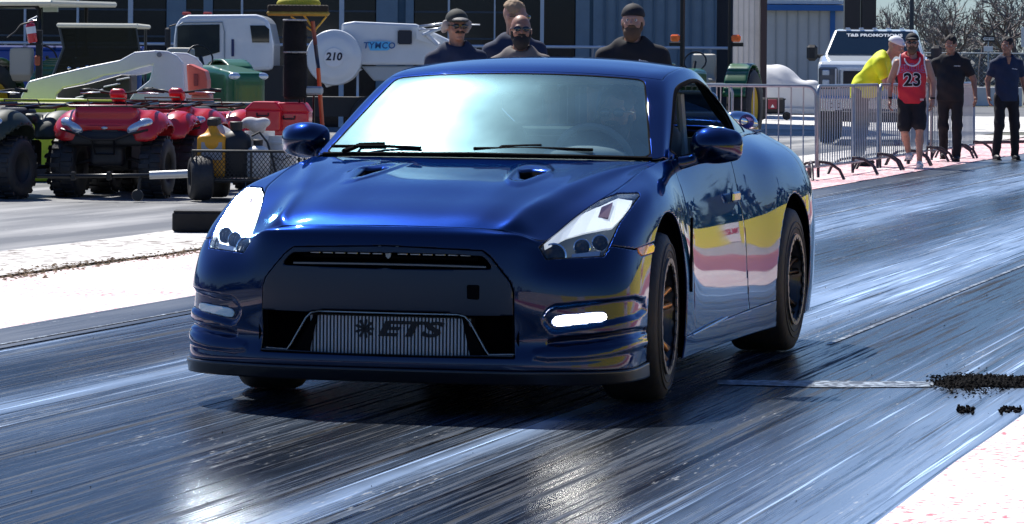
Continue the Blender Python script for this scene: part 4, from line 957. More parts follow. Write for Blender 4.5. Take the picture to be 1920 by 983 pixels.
# handrail in front of the building
hr = thing('handrail', 'long pale pipe handrail in front of the dark windows', 'railing', (0, 76, 0))
_, z = wp(500, 84, 76); hm = mat('galvanised pipe', (.45, .52, .60), rough=.4, metal=.5); mb = MB(); mb.tube([(-12, 0, z), (4.5, 0, z)], .035, 8); mb.build('rail', hm, hr, True)
pm = None
for x in np.arange(-10.6, 4.6, 2.45):
    if pm is None: mb = MB(); mb.tube([(0, 0, 0), (0, 0, z)], .03, 8); o = mb.build('post', hm, hr, True); pm = o.data
    else: o = link(bpy.data.objects.new('post', pm), hr)
    o.location = (x, 0, 0)
# black towers
for i, (u0, u1, lab) in enumerate(((1579, 1608, 'left one of two black steel towers rising behind the white pickup'), (1610.5, 1638, 'right one of two black steel towers rising behind the white pickup'))):
    d = 120; x0 = (u0-960)*d/FPX; x1 = (u1-960)*d/FPX; t = thing('steel_tower', lab, 'tower', ((x0+x1)/2, d, 0), 0, 'black towers behind the pickup'); w_ = x1-x0; bm_ = mat('black painted steel', (.008, .008, .012), rough=.5)
    mb = MB(); mb.box((0, 0, 4.5), (w_, .5, 9), bev=.02); mb.build('column', bm_, t); mb = MB(); mb.box((0, 0, .1), (w_+.3, .8, .2), bev=.02); mb.build('base', mat('footing concrete', (.4, .4, .4), rough=.9), t)
    for zz in (2.6, 3.9): mb = MB(); mb.box((0, -.27, zz), (w_*.9, .04, .06)); mb.build('brace', bm_, t)
# fences, blocks, signs far behind
fen = thing('chain_link_fence', 'long chain link fence with a pale top rail in front of the bare trees', 'fence', (0, 225, 0))
fm_ = mat('fence pipe', (.35, .40, .45), rough=.5, metal=.3); mb = MB(); mb.tube([(15, 0, 2.35), (48, 0, 2.35)], .04, 6); mb.build('rail', fm_, fen)
pm = None
for x in np.arange(16, 47, 2.9):
    if pm is None: mb = MB(); mb.tube([(0, 0, 0), (0, 0, 2.4)], .04, 6); o = mb.build('post', fm_, fen); pm = o.data
    else: o = link(bpy.data.objects.new('post', pm), fen)
    o.location = (x, 0, 0)
mb = MB()
for s_ in (1, -1):
    for x in np.arange(15, 48, .32): mb.add([(x, .02, 0), (x+.02, .02, 0), (x+.02+s_*2.3, .02, 2.3), (x+s_*2.3, .02, 2.3)], [[0, 1, 2, 3]])
tag(mb.build('chain_mesh', fm_, fen), kind='stuff')
bc = mat('white concrete block', (.65, .65, .63), rough=.8, noise=.1, nscale=2)
for k in range(9):
    u = 1650+k*31; d = 135; x = (u-960)*d/FPX; mb = MB(); mb.box((0, 0, .36), (.58, .5, .72), bev=.03); o = mb.build('concrete_block', bc, None); o.location = (x, d, 0)
    tag(o, ['white concrete block behind the crowd barriers', 'white concrete block left of the man in black', 'white concrete block behind the man in black', 'pale concrete block behind the man in black, shaded side showing', 'pale concrete block at the elbow of the man in black', 'white concrete block right of the man in black', 'white concrete block midway between the two walking men', 'white concrete block just left of the man in navy', 'white concrete block behind the man in navy'][k], 'block', 'white concrete blocks in a row far behind the walking men')
def sign_board(u, v, w_, h_, d, lab, txt=None, blackb=True):
    x, z = wp(u, v, d); s_ = thing('road_sign', lab, 'sign', (x, d, 0)); mb = MB(); mb.tube([(0, .05, 0), (0, .05, z+h_/2)], .035, 6); mb.build('post', fm_, s_)
    mb = MB(); mb.box((0, 0, z), (w_, .02, h_), bev=.008); mb.build('board', mat('sign black', (.01, .01, .01), rough=.5) if blackb else mat('sign white', (.8, .8, .8), rough=.5), s_)
    if txt == 'ow':
        a = w_/2*.9; mb = MB(); mb.prism([(-a, 0), (-a*.62, h_*.36), (-a*.62, h_*.24), (a*.95, h_*.24), (a*.95, -h_*.24), (-a*.62, -h_*.24), (-a*.62, -h_*.36)], .01, (0, -.016, z), 'xz'); mb.build('arrow', MATS.get('sign white') or mat('sign white', (.8, .8, .8), rough=.5), s_)
        text('ONE WAY', 'lettering', MATS['sign black'], s_, (.06, -.024, z), (math.pi/2, 0, 0), h_*.42, .001, .004)
    return s_
mat('sign white', (.8, .8, .8), rough=.5)
sign_board(1853.5, 73, .78, .34, 218, 'black one way sign with a white arrow pointing left, before the bare trees', 'ow')
sign_board(1853, 92, .55, .32, 217, 'small pale sign under the one way sign', None, False)
x_, z_ = wp(1922, 70, 200); sign_board(1923, 70, .5, 1.1, 200, 'white upright sign cut by the right edge of the picture', None, False)
lp = thing('light_pole', 'thin dark light pole rising above the cap of the man in red', 'pole', ((1706-960)*150/FPX, 150, 0)); mb = MB(); mb.tube([(0, 0, 0), (0, 0, 9)], [.10, .07], 10); mb.build('pole', mat('dark pole', (.04, .05, .06), rough=.5), lp, True); mb = MB(); mb.box((0, 0, .2), (.4, .4, .4), bev=.03); mb.build('base', bc, lp)
mb = MB(); mb.box((-.5, 0, 9), (1.1, .25, .12), bev=.03); mb.build('lamp_head', MATS['dark pole'], lp)
# bare trees
bark = mat('grey bark', (.12, .095, .085), rough=.9, noise=.3, nscale=3); twig_m = mat('twigs', (.19, .165, .155), rough=.9, noise=.35, nscale=.6)
def bare_tree(x, y, h, label, seed, dens=1.0):
    r_ = np.random.default_rng(seed); t = thing('bare_tree', label, 'tree', (x, y, 0), 0, 'bare winter trees beyond the chain link fence'); segs = []
    def grow(p, d, L, r0, lv):
        q = p.copy(); n_ = 3; dd = d.copy(); pts = [q.copy()]
        for i in range(n_):
            dd = dd+r_.normal(size=3)*.16+np.array([0, 0, .05]); dd /= np.linalg.norm(dd); q = q+dd*L/n_; pts.append(q.copy())
        segs.append((pts, r0, r0*.6, lv))
        if lv >= 5: return
        nb = [4, 3, 3, 3, 4][lv] if lv else 4
        for b in range(nb):
            k = r_.integers(1, 4) if lv else r_.integers(2, 4); a = r_.normal(size=3); a -= a @ dd*dd; a /= np.linalg.norm(a); sp = r_.uniform(.4, .95)
            nd = dd*math.cos(sp)+a*math.sin(sp); nd[2] += .08; nd /= np.linalg.norm(nd); grow(pts[k], nd, L*r_.uniform(.58, .82), r0*.55, lv+1)
    grow(np.zeros(3), np.array([0, 0, 1.0]), h*.34, h*.022, 0)
    tr = MB(); tw = MB()
    for pts, a, b, lv in segs:
        if lv <= 2: tr.tube(pts, np.linspace(a, b, len(pts)), 5 if lv else 8, cap=False)
        else:
            p, q = pts[0], pts[-1]; wdt = max(.012, a*1.3)*(1.6 if lv > 3 else 1); m_ = pts[1]+0; s_ = np.cross(q-p, r_.normal(size=3)); s_ /= np.linalg.norm(s_)+1e-9
            tw.add([p-s_*wdt, p+s_*wdt, pts[1]+s_*wdt, pts[2], q, pts[1]-s_*wdt], [[0, 1, 2, 5], [5, 2, 3], [2, 4, 3]])
    tr.build('trunk', bark, t, True, auto=False); tag(tw.build('crown', twig_m, t), kind='stuff')
    return t
tl = [(1650, 262, 8.0, 'bare brown tree right of the black towers'), (1690, 290, 9.0, 'bare tree behind the light pole'), (1728, 258, 7.6, 'bare tree over the gap between the two left walkers'), (1768, 285, 8.6, 'bare tree behind the head of the man in black'), (1800, 250, 8.8, 'bare tree with a thick leaning limb left of the one way sign'),
      (1838, 275, 9.5, 'bare tree right behind the one way sign'), (1872, 248, 8.6, 'bare tree above the head of the man in navy'), (1908, 262, 10, 'bare tall tree at the right edge of the picture')]
for i, (u, d, h, lab) in enumerate(tl): bare_tree((u-960)*d/FPX, d, h, lab, 11+i)
vs = []; fs = []
for k in range(15000):
    x = rng.uniform(22, 62); dd = rng.uniform(330, 352); top = 6.2+1.8*math.sin(x*.7)+1.2*math.sin(x*1.9+1)+.8*math.sin(x*4.1); z = top*rng.random()**.8+rng.normal()*.4; L_ = rng.uniform(.25, .9); a = rng.normal()*.6; b0 = len(vs); w_ = rng.uniform(.02, .07)
    dx, dz = L_*math.sin(a), L_*math.cos(a); vs += [(x-w_, dd, z), (x+w_, dd, z), (x+dx, dd+rng.normal()*.3, z+dz)]; fs.append([b0, b0+1, b0+2])
for k in range(5000):      # low evergreen scrub
    x = rng.uniform(22, 62); dd = rng.uniform(300, 330); top = 3.0+.9*math.sin(x*.9+2)+.5*math.sin(x*2.7); z = top*rng.random(); b0 = len(vs); s_ = rng.uniform(.12, .4); q = rng.normal(size=(3, 3))*s_; vs += [(x+q[i, 0], dd+q[i, 1], z+q[i, 2]) for i in range(3)]; fs.append([b0, b0+1, b0+2])
tag(npmesh('distant_wood', vs, fs, mat('hazy scrub', (.13, .135, .13), rough=1, noise=.4, nscale=.3), None, False), 'hazy far wood of leafless brush behind the bare trees', 'wood', kind='stuff')
# woods beyond the wall, right and behind (off frame, they close the horizon)
vs = []; fs = []
for k in range(9000):
    a = rng.uniform(R(12), R(348)); rr_ = rng.uniform(150, 190); 
    x, y = rr_*math.sin(a), rr_*math.cos(a)
    top = 8+2*math.sin(a*17)+1.5*math.sin(a*41); z = top*rng.random(); b0 = len(vs); q = rng.normal(size=(3, 3))*1.5; vs += [(x+q[i, 0], y+q[i, 1], max(0, z+q[i, 2])) for i in range(3)]; fs.append([b0, b0+1, b0+2])
tag(npmesh('distant_wood', vs, fs, mat('dark wood', (.035, .04, .03), rough=1), None, False), 'ring of dark woods around the race track', 'wood', kind='stuff')
# ------------------------------------------------------------------ vehicles and gear
def frame_at(u0, d):
    x0, _ = wp(u0, 122, d)
    def q(u, v): x, z = wp(u, v, d); return (x-x0, z)
    return x0, q
def prism_px(q, pts, t, y=0, name=None, m=None, parent=None, bevel=.012, label=None):
    mb = MB(); mb.prism([q(u, v) for u, v in pts], t, (0, y, 0), 'xz'); return mb.build(name, m, parent, bevel=bevel, label=label)
def add_wheel(parent, x, y, z, r, w, rim_r, rim_m, axis_rz=0, knobs=0, name='wheel'):
    W_ = bpy.data.objects.new(name, None); link(W_, parent); W_.location = (x, y, z); W_.rotation_euler = (0, 0, axis_rz); h = w/2    # axle along local x
    mb = MB(); mb.lathe([(rim_r, -h*.85), (rim_r+.02, -h), (r*.86, -h*1.02), (r*.97, -h*.82), (r, -h*.4), (r, h*.4), (r*.97, h*.82), (r*.86, h*1.02), (rim_r+.02, h), (rim_r, h*.85)], axis='x', n=32, cap=False)
    if knobs:
        for k in range(knobs):
            a = 2*math.pi*k/knobs
            for s_ in (-1, 1): mb.box((s_*h*.48, math.cos(a+s_*.06)*r, math.sin(a+s_*.06)*r), (h*.8, .045, .03), (a+s_*.06-math.pi/2, 0, 0))
    t = mb.build('tyre', rubber, W_, True)
    mb = MB(); mb.lathe([(rim_r+.004, -h*.8), (rim_r*.9, -h*.6), (rim_r*.3, -h*.35), (.001, -h*.35)], axis='x', n=24, cap=False); mb.lathe([(rim_r+.004, h*.8), (rim_r*.9, h*.6), (rim_r*.3, h*.35), (.001, h*.35)], axis='x', n=24, cap=False); mb.build('rim', rim_m, W_, True)
    return W_
red_p = mat('red plastic', (.50, .012, .02), rough=.28, coat=.4, noise=.06, nscale=5); dk_p = mat('dark plastic', (.012, .013, .016), rough=.55); steel_b = mat('black steel tube', (.012, .013, .015), rough=.3, metal=.4)
white_p = mat('white machine paint', (.62, .66, .70), rough=.4, coat=.3, noise=.08, nscale=2.5); green_p = mat('green machine paint', (.008, .10, .028), rough=.35, coat=.5, noise=.12, nscale=3); dgreen = mat('dark green plastic', (.022, .035, .028), rough=.55, noise=.15, nscale=6)
clear_l = mat('lamp glass', (.55, .64, .74), rough=.16, coat=1, metal=.5); yellow_p = mat('yellow green plastic', (.50, .60, .02), rough=.5, noise=.06, nscale=2)
def atv(label, u0, d, rz, body, loc=None, racks=True, g='quad bikes parked in front of the loader'):
    x0, _ = wp(u0, 122, d); t = thing('quad_bike', label, 'quad bike', (x0, d, 0), rz, g)
    for sx in (-1, 1):
        add_wheel(t, sx*.47, 0, .31, .31, .25, .15, dk_p, 0, 20); add_wheel(t, sx*.45, 1.22, .30, .30, .27, .15, dk_p, 0, 20)
    def fb(Q):     # front body and fenders
        a = smin(rbox(Q, (0, -.04, .815), (.33, .30, .075), .06, (R(-16), 0, 0)), rbox(Q, (0, -.24, .74), (.40, .10, .06), .05), .06); r_ = a
        for sx in (-1, 1):
            f_ = np.maximum(ellip(Q, (sx*.40, .02, .60), (.24, .38, .30)), -ellip(Q, (sx*.46, .02, .46), (.26, .36, .33))); f_ = np.maximum(f_, .58-Q[..., 2]); r_ = smin(r_, f_, .09)
        return r_
    sdf_obj('front_fender', fb, (-.7, -.5, .5), (.7, .5, 1.0), .02, body, t)
    def rb(Q):
        r_ = rbox(Q, (0, 1.15, .80), (.24, .34, .05), .04)
        for sx in (-1, 1):
            f_ = np.maximum(ellip(Q, (sx*.38, 1.18, .60), (.26, .40, .28)), -ellip(Q, (sx*.46, 1.2, .46), (.28, .38, .33))); r_ = smin(r_, np.maximum(f_, .58-Q[..., 2]), .08)
        return r_
    sdf_obj('rear_fender', rb, (-.7, .7, .5), (.7, 1.7, 1.0), .025, body, t)
    sdf_obj('bumper', lambda Q: smin(rbox(Q, (0, -.26, .60), (.40, .08, .07), .05), smin(rbox(Q, (0, -.20, .48), (.18, .07, .16), .05), ellip(Q, (0, -.22, .67), (.52, .10, .07)), .06), .05), (-.6, -.45, .25), (.6, 0, .8), .02, dk_p, t)
    sdf_obj('seat', lambda Q: smin(rbox(Q, (0, .75, .84), (.13, .38, .07), .06), rbox(Q, (0, .40, .80), (.12, .14, .08), .06), .08), (-.3, .1, .6), (.3, 1.3, 1.0), .025, dk_p, t)
    sdf_obj('handlebar_pod', lambda Q: smin(rbox(Q, (0, .16, 1.05), (.085, .08, .055), .05, (R(-25), 0, 0)), rbox(Q, (0, .20, .94), (.05, .05, .10), .03), .06), (-.25, -.05, .75), (.25, .4, 1.25), .018, red_p if body is red_p else dk_p, t)
    mb = MB(); mb.tube([(-.42, .30, 1.09), (-.30, .26, 1.10), (-.1, .2, 1.07), (.1, .2, 1.07), (.30, .26, 1.10), (.42, .30, 1.09)], .014, 8); mb.build('handlebar', steel_b, t, True)
    for sx in (-1, 1):
        mb = MB(); mb.tube([(sx*.33, .28, 1.10), (sx*.45, .32, 1.09)], .021, 8); mb.build('grip', dk_p, t, True)
        mb = MB(); mb.tube([(sx*.2, .18, 1.075), (sx*.42, .21, 1.065)], .007, 6); mb.build('brake_lever', alu, t, True)
        sdf_obj('headlight', lambda Q: ellip(Q, (sx*.36, -.285, .735), (.145, .07, .070), (0, sx*R(-24), sx*R(20))), (sx*.36-.2, -.42, .6), (sx*.36+.2, -.1, .9), .012, clear_l, t)
    mb = MB(); mb.prism([(-.17, .76), (.17, .76), (.13, .66), (-.13, .66)], .05, (0, -.30, 0), 'xz'); mb.build('nose_panel', dk_p, t, bevel=.01); mb = MB(); mb.ball((0, -.34, .715), (.035, .01, .018), 10, 6); mb.build('badge', alu, t, True)
    if racks:
        for (ya, yb, zr, wr) in ((-.30, .12, .955, .44), (.95, 1.5, .93, .46)):
            mb = MB(); mb.tube([(-wr, ya+.06, zr), (-wr+.06, ya, zr-.02), (wr-.06, ya, zr-.02), (wr, ya+.06, zr), (wr, yb, zr+.01), (-wr, yb, zr+.01)], .016, 6, closed=True)
            for k in (-.26, 0, .26): mb.tube([(k, ya, zr-.02), (k, yb, zr+.01)], .012, 5)
            mb.tube([(-.2, ya+.08, zr), (-.2, ya+.02, zr+.06), (.2, ya+.02, zr+.06), (.2, ya+.08, zr)], .009, 6)
            for k in (-.3, .3): mb.tube([(k, (ya+yb)/2, zr), (k*.7, (ya+yb)/2+.02, zr-.16)], .008, 5)
            tag(mb.build('rack', steel_b, t, True))
        mb = MB(); mb.tube([(-.46, -.33, .70), (-.30, -.40, .66), (-.12, -.40, .60), (.12, -.40, .60), (.30, -.40, .66), (.46, -.33, .70)], .012, 6); mb.tube([(-.12, -.40, .60), (-.1, -.32, .45), (.1, -.32, .45), (.12, -.40, .60)], .012, 6); mb.build('brush_guard', steel_b, t, True)
    mb = MB(); mb.box((0, .6, .42), (.34, 1.1, .3), bev=.03); 
    for sx in (-1, 1):
        mb.tube([(sx*.16, 0, .40), (sx*.45, 0, .32)], .02, 6); mb.tube([(sx*.16, 1.22, .40), (sx*.45, 1.22, .31)], .025, 6); mb.box((sx*.33, .6, .30), (.22, .42, .04), bev=.01)
    mb.build('engine', mat('engine black', (.01, .01, .012), rough=.6), t)
    return t
atv('red quad bike facing the camera with both clear headlights and a black front rack', 214, 37.6, R(-10), red_p)
atv('second red quad bike half hidden behind the first, beside the salmon coloured case', 322, 39.3, R(-16), red_p)
atv('dark green quad bike at the left edge beside the yellow green barrier', -50, 37.2, R(-22), dgreen)
# yellow green plastic barrier
x0, q = frame_at(60, 42.5); yb = thing('plastic_barrier', 'yellow green plastic road barrier behind the dark quad bike', 'barrier', (x0, 42.5, 0))
mb = MB(); mb.prism([(-.28, 0), (.28, 0), (.26, .18), (.14, .36), (.10, .92), (-.10, .92), (-.14, .36), (-.26, .18)], 2.6, (0, 0, 0), 'yz'); 
ob = mb.build('barrier_body', yellow_p, yb, bevel=.03); mb = MB()
mb.box((.2, 0, .94), (1.6, .12, .03), bev=.01); mb.build('top_rim', yellow_p, yb)
for k in (-.7, .1, .8): mb = MB(); mb.box((k, -.20, .10), (.28, .2, .12), bev=.02); mb.build('fork_slot', dk_p, yb)
# tow bar across the quads
x0, q = frame_at(210, 36.4); tb = thing('tow_bar', 'long low tow bar running from the dark quad bike to the mesh trailer', 'tow bar', (x0, 36.4, 0))
a = q(70, 331); b = q(290, 329); c_ = q(352, 326); mb = MB(); mb.tube([(a[0], 0, a[1]), (b[0], 0, b[1])], .022, 8); mb.build('bar', steel_b, tb, True); mb = MB(); mb.tube([(b[0]-.05, 0, b[1]), (c_[0], 0, c_[1])], .042, 12); mb.build('bar_sleeve', mat('pale steel', (.6, .6, .58), rough=.35, metal=.5), tb, True)
e = q(258, 345); mb = MB(); mb.lathe([(.055, -.02), (.06, 0), (.055, .02)], (e[0], 0, .06), 'y', 16); mb.tube([(e[0], 0, .06), (e[0]+.03, 0, b[1])], .015, 6); mb.build('jockey_wheel', dk_p, tb, True)
for u in (138, 205): p = q(u, 330); mb = MB(); mb.box((p[0], -.02, p[1]), (.05, .06, .09), bev=.01); mb.build('bracket', steel_b, tb)
# ---- mesh basket trailer
DT = 36.6; x0, q = frame_at(470, DT); tr = thing('mesh_trailer', 'small black trailer with expanded mesh sides behind the coupe nose', 'trailer', (x0, DT, 0))
xa, zt = q(361, 283); xb = q(600, 283)[0]; zb_ = q(361, 338)[1]; dp = .9
mb = MB()
for z in (zt, zb_):
    mb.tube([(xa, 0, z), (xb, 0, z), (xb+.1, dp, z), (xa+.12, dp, z)], .014, 6, closed=True)
for x, y in ((xa, 0), (xb, 0), (xa+.12, dp), (xb+.1, dp), ((xa+xb)/2-.05, 0)): mb.tube([(x, y, zb_), (x, y, zt)], .013, 6)
mb.build('frame', mat('worn black frame', (.03, .03, .03), rough=.4, metal=.3, noise=.5, nscale=20), tr, True)
mb = MB()
def diamonds(mb, p0, ux, L, h, z0, st=.042):
    n_ = int(L/st); m_ = int(h/st*1.6)
    for i in range(n_):
        for j in range(m_):
            cx_ = (i+.5*(j % 2))*st; cz = z0+j*h/m_
            for s_ in (1, -1):
                a_ = np.array([p0[0]+ux[0]*cx_, p0[1]+ux[1]*cx_, cz]); b_ = np.array([p0[0]+ux[0]*(cx_+s_*st/2), p0[1]+ux[1]*(cx_+s_*st/2), cz+h/m_]); w_ = np.array([0, 0, .0055]); mb.add([a_-w_, a_+w_, b_+w_, b_-w_], [[0, 1, 2, 3]])
diamonds(mb, (xa, 0), (1, 0), xb-xa, zt-zb_, zb_); diamonds(mb, (xa, 0), (.13, .99), dp, zt-zb_, zb_)
tag(mb.build('mesh_side', mat('black mesh', (.012, .012, .013), rough=.5), tr), kind='stuff')
mb = MB(); mb.box(((xa+xb)/2, dp/2, zb_-.01), (xb-xa, dp, .02)); mb.build('deck', steel_b, tr)
add_wheel(tr, q(374, 340)[0], .12, .225, .225, .22, .10, dk_p, R(12)); add_wheel(tr, q(374, 340)[0]+.1, 1.0, .225, .225, .22, .10, dk_p, R(12))
# things in the basket
def jug(u, v0, v1, w_, y, label, cat, name, m, capm=dk_p, neck=.35, lean=0, body2=None):
    x, zt_ = wp(u, v0, DT+y); zb2 = wp(u, v1, DT+y)[1]; t = thing(name, label, cat, (x, DT+y, zb2)); h = zt_-zb2
    def f(Q): return smin(rbox(Q, (0, 0, h*.36), (w_/2, w_*.38, h*.36), w_*.16), np.maximum(rcone(Q, (0, 0, h*.6), (lean*.6, 0, h*.86), w_*.40, w_*.14), Q[..., 2]-h*.9), .05)
    sdf_obj('body', f, (-w_, -w_, -.05), (w_, w_, h*1.1), .012, m, t)
    if body2: 
        mb = MB(); mb.box((0, -w_*.385, h*.45), (w_*.7, .01, h*.3), bev=.003); mb.build('label_patch', body2, t)
    mb = MB(); mb.lathe([(w_*.17, 0), (w_*.19, .01), (w_*.19, h*.11), (w_*.15, h*.13)], (lean*.6, 0, h*.87), n=16); mb.build('cap', capm, t, True); return t
jug(399, 222, 333, .30, .28, 'orange yellow fuel jug with a grey bulging top in the mesh trailer', 'jug', 'fuel_jug', mat('orange plastic', (.75, .33, .01), rough=.45), body2=mat('grey plastic', (.35, .36, .38), rough=.5))
jug(425, 220, 333, .34, .55, 'translucent grey jug behind the orange fuel jug', 'jug', 'fuel_jug', mat('cloudy plastic', (.42, .44, .48), rough=.4), lean=-.2)
def cyl(u, v0, v1, r, y, label, m, name='gas_cylinder', cat='gas cylinder', h_=None):
    x, zt_ = wp(u, v0, DT+y); zb2 = wp(u, v1, DT+y)[1]; t = thing(name, label, cat, (x, DT+y, zb2)); h = zt_-zb2
    mb = MB(); mb.lathe([(r*.9, 0), (r, .02), (r, h*.66), (r*.86, h*.76), (r*.45, h*.83), (r*.3, h*.85)], n=24); mb.build('tank', m, t, True); mb = MB(); mb.lathe([(r*.38, h*.83), (r*.42, h*.99), (r*.36, h)], n=16); mb.build('valve_cap', m if m is dk_p else dk_p, t, True); return t
cyl(443, 228, 333, .155, .3, 'fat black gas cylinder standing in the mesh trailer beside the fuel jugs', dk_p)
bt = cyl(484, 262, 333, .12, .25, 'white spray bottle tank with a black hose in the trailer', mat('white plastic', (.70, .70, .68), rough=.45), 'spray_tank', 'spray tank')
mb = MB(); mb.tube([(-.06, -.05, .42), (.02, -.10, .46), (.10, -.12, .36), (.16, -.13, .18), (.19, -.13, .05)], .011, 8); mb.build('hose', dk_p, bt, True)
def bucket(u, v0, v1, r, y, lab):
    x, zt_ = wp(u, v0, DT+y); zb2 = wp(u, v1, DT+y)[1]; t = thing('bucket', lab, 'bucket', (x, DT+y, zb2)); h = zt_-zb2
    mb = MB(); mb.lathe([(r*.85, 0), (r*.97, h*.8), (r*1.06, h*.82), (r*1.06, h*.87), (r, h*.88), (r, h), (r*.94, h), (r*.82, .02)], n=24, cap=False); mb.lathe([(r*.85, .001), (.001, .001)], n=24, cap=False); mb.build('pail', MATS['white plastic'], t, True)
    mb = MB(); mb.tube([(-r, 0, h*.85), (-r*.8, -r*.9, h*.55), (0, -r*1.15, h*.42), (r*.8, -r*.9, h*.55), (r, 0, h*.85)], .005, 6); mb.build('bail', steel_b, t, True); return t
bucket(487, 246, 333, .155, .65, 'white pail under the left red tote, behind the spray tank'); bucket(530, 255, 333, .155, .6, 'white pail under the right red tote beside the wing mirror')
rag = mat('dirty white cloth', (.6, .58, .56), rough=.9, noise=.2, nscale=10); x, z = wp(478, 235, DT+.45)
o = sdf_obj('rag', lambda Q: smin(ellip(Q, (0, 0, 0), (.12, .09, .07), (0, .5, .3)), smin(ellip(Q, (.09, -.03, .03), (.07, .05, .05)), rcone(Q, (-.1, 0, .02), (-.2, -.03, -.07), .04, .015), .04), .04), (-.3, -.2, -.2), (.25, .2, .2), .015, rag); o.location = (x, DT+.45, z); tag(o, 'crumpled dirty white cloth lying on the pails before the red tote', 'cloth')
# red totes on a stand
DR = 38.6
def tote(u0, u1, v0, v1, y, lab):
    x_a, zt_ = wp(u0, v0, DR+y); x_b, zb2 = wp(u1, v1, DR+y); t = thing('red_tote', lab, 'tote', ((x_a+x_b)/2, DR+y, zb2), R(-4)); w_ = x_b-x_a; h = zt_-zb2
    rp = mat('glossy red tote', (.62, .01, .03), rough=.3, coat=.3); mb = MB(); mb.prism([(-w_/2, 0), (w_/2, 0), (w_/2, h*.72), (-w_/2, h*.72)], .34, (0, 0, 0), 'xz'); mb.build('body', rp, t, bevel=.02)
    mb = MB(); mb.prism([(-w_/2-.02, h*.70), (w_/2+.02, h*.70), (w_/2-.05, h), (-w_/2+.08, h)], .36, (0, 0, 0), 'xz'); mb.build('lid', rp, t, bevel=.02); mb = MB(); mb.tube([(-.06, -.19, h*.6), (-.06, -.22, h*.52), (.06, -.22, h*.52), (.06, -.19, h*.6)], .01, 6); mb.build('handle', dk_p, t, True); return t
tote(464, 530, 190, 246, 0, 'left red plastic tote standing behind the pails'); tote(510, 582, 192, 256, .10, 'right red plastic tote under the tied brushes')
st = thing('tool_rack', 'dark upright tool rack behind the wing mirror carrying the totes and brooms', 'rack', (wp(545, 250, DR+.3)[0], DR+.3, 0))
mb = MB(); zz = wp(520, 256, DR)[1]; mb.box((-.1, -.1, zz-.03), (.95, .6, .04), bev=.005)
mb.build('shelf', steel_b, st)
for sx in (-.5, .32): mb = MB(); mb.tube([(sx, .1, 0), (sx, .1, zz)], .02, 6); mb.build('leg', steel_b, st, True)
for u in (563, 573, 590): x_, z1 = wp(u, 178, DR+.2); mb = MB(); mb.tube([(x_-st.location.x, -.25, z1), (x_-st.location.x, -.25, zz-.3)], .011, 6); mb.build('upright', steel_b, st, True)
x_, z1 = wp(586, 170, DR); mb = MB(); mb.box((x_-st.location.x, -.28, z1), (.22, .12, .09), bev=.02); mb.build('bracket_box', mat('grey cast box', (.33, .38, .42), rough=.45, metal=.3), st)
# big push broom, head up
bx0, q = frame_at(590, 38.9); br = thing('push_broom', 'wide push broom stored head up, yellow brace under the dark bristle block', 'broom', (bx0, 38.9, 0))
a = q(500, 34); b = q(618, 15); brn = mat('broom wood', (.36, .24, .03), rough=.5, noise=.25, nscale=12)
mb = MB(); mb.box(((a[0]+b[0])/2, 0, (a[1]+b[1])/2-.005), (b[0]-a[0], .11, .055), bev=.02); mb.build('head_block', brn, br); 
def bristle(Q): return rbox(Q, ((a[0]+b[0])/2, 0, (a[1]+b[1])/2+.045), ((b[0]-a[0])/2-.01, .05, .04), .02)+.006*np.sin(Q[..., 0]*160)*np.sin(Q[..., 1]*130)
sdf_obj('bristles', bristle, (a[0]-.05, -.1, a[1]-.02), (b[0]+.05, .1, b[1]+.12), .012, mat('dark bristles', (.03, .022, .015), rough=.9), br)
y1 = q(588, 42); mb = MB(); mb.tube([(q(545, 36)[0], 0, a[1]+.02), (q(566, 44)[0], 0, y1[1]-.02), (y1[0], 0, y1[1]-.10)], .010, 6); mb.tube([(q(612, 36)[0], 0, a[1]+.02), (q(600, 48)[0], 0, y1[1]-.02), (y1[0], 0, y1[1]-.10)], .010, 6); mb.tube([(q(570, 38)[0], 0, a[1]+.03), (q(592, 60)[0], 0, q(592, 60)[1])], .012, 6); mb.build('brace', mat('yellow brace', (.65, .38, .03), rough=.4), br, True)
ha = q(586, 40); hb = q(602, 172); mb = MB(); mb.tube([(ha[0], 0, ha[1]), ((ha[0]*2+hb[0])/3, 0, (ha[1]*2+hb[1])/3)], .024, 8); mb.build('handle', mat('red brown handle', (.32, .09, .05), rough=.45), br, True)
mb = MB(); mb.tube([((ha[0]*2+hb[0])/3, 0, (ha[1]*2+hb[1])/3), ((ha[0]+hb[0]*2)/3, 0, (ha[1]+hb[1]*2)/3)], .022, 8); mb.build('handle_grip', mat('blue black tape', (.02, .03, .06), rough=.5), br, True)
mb = MB(); mb.tube([((ha[0]+hb[0]*2)/3, 0, (ha[1]+hb[1]*2)/3), (hb[0]+.05, 0, .3)], .024, 8); mb.build('handle', mat('orange red handle', (.45, .10, .04), rough=.45), br, True)
o = sdf_obj('yellow_hood', lambda Q: np.maximum(ellip(Q, (0, 0, 0), (.24, .16, .10)), -Q[..., 2]-.03), (-.3, -.2, -.1), (.3, .2, .15), .02, mat('yellow cloth', (.45, .40, .03), rough=.8)); x_, z_ = wp(560, 8, 39.1); o.location = (x_, 39.1, z_); tag(o, 'folded yellow cover on top of the broom head', 'cover')
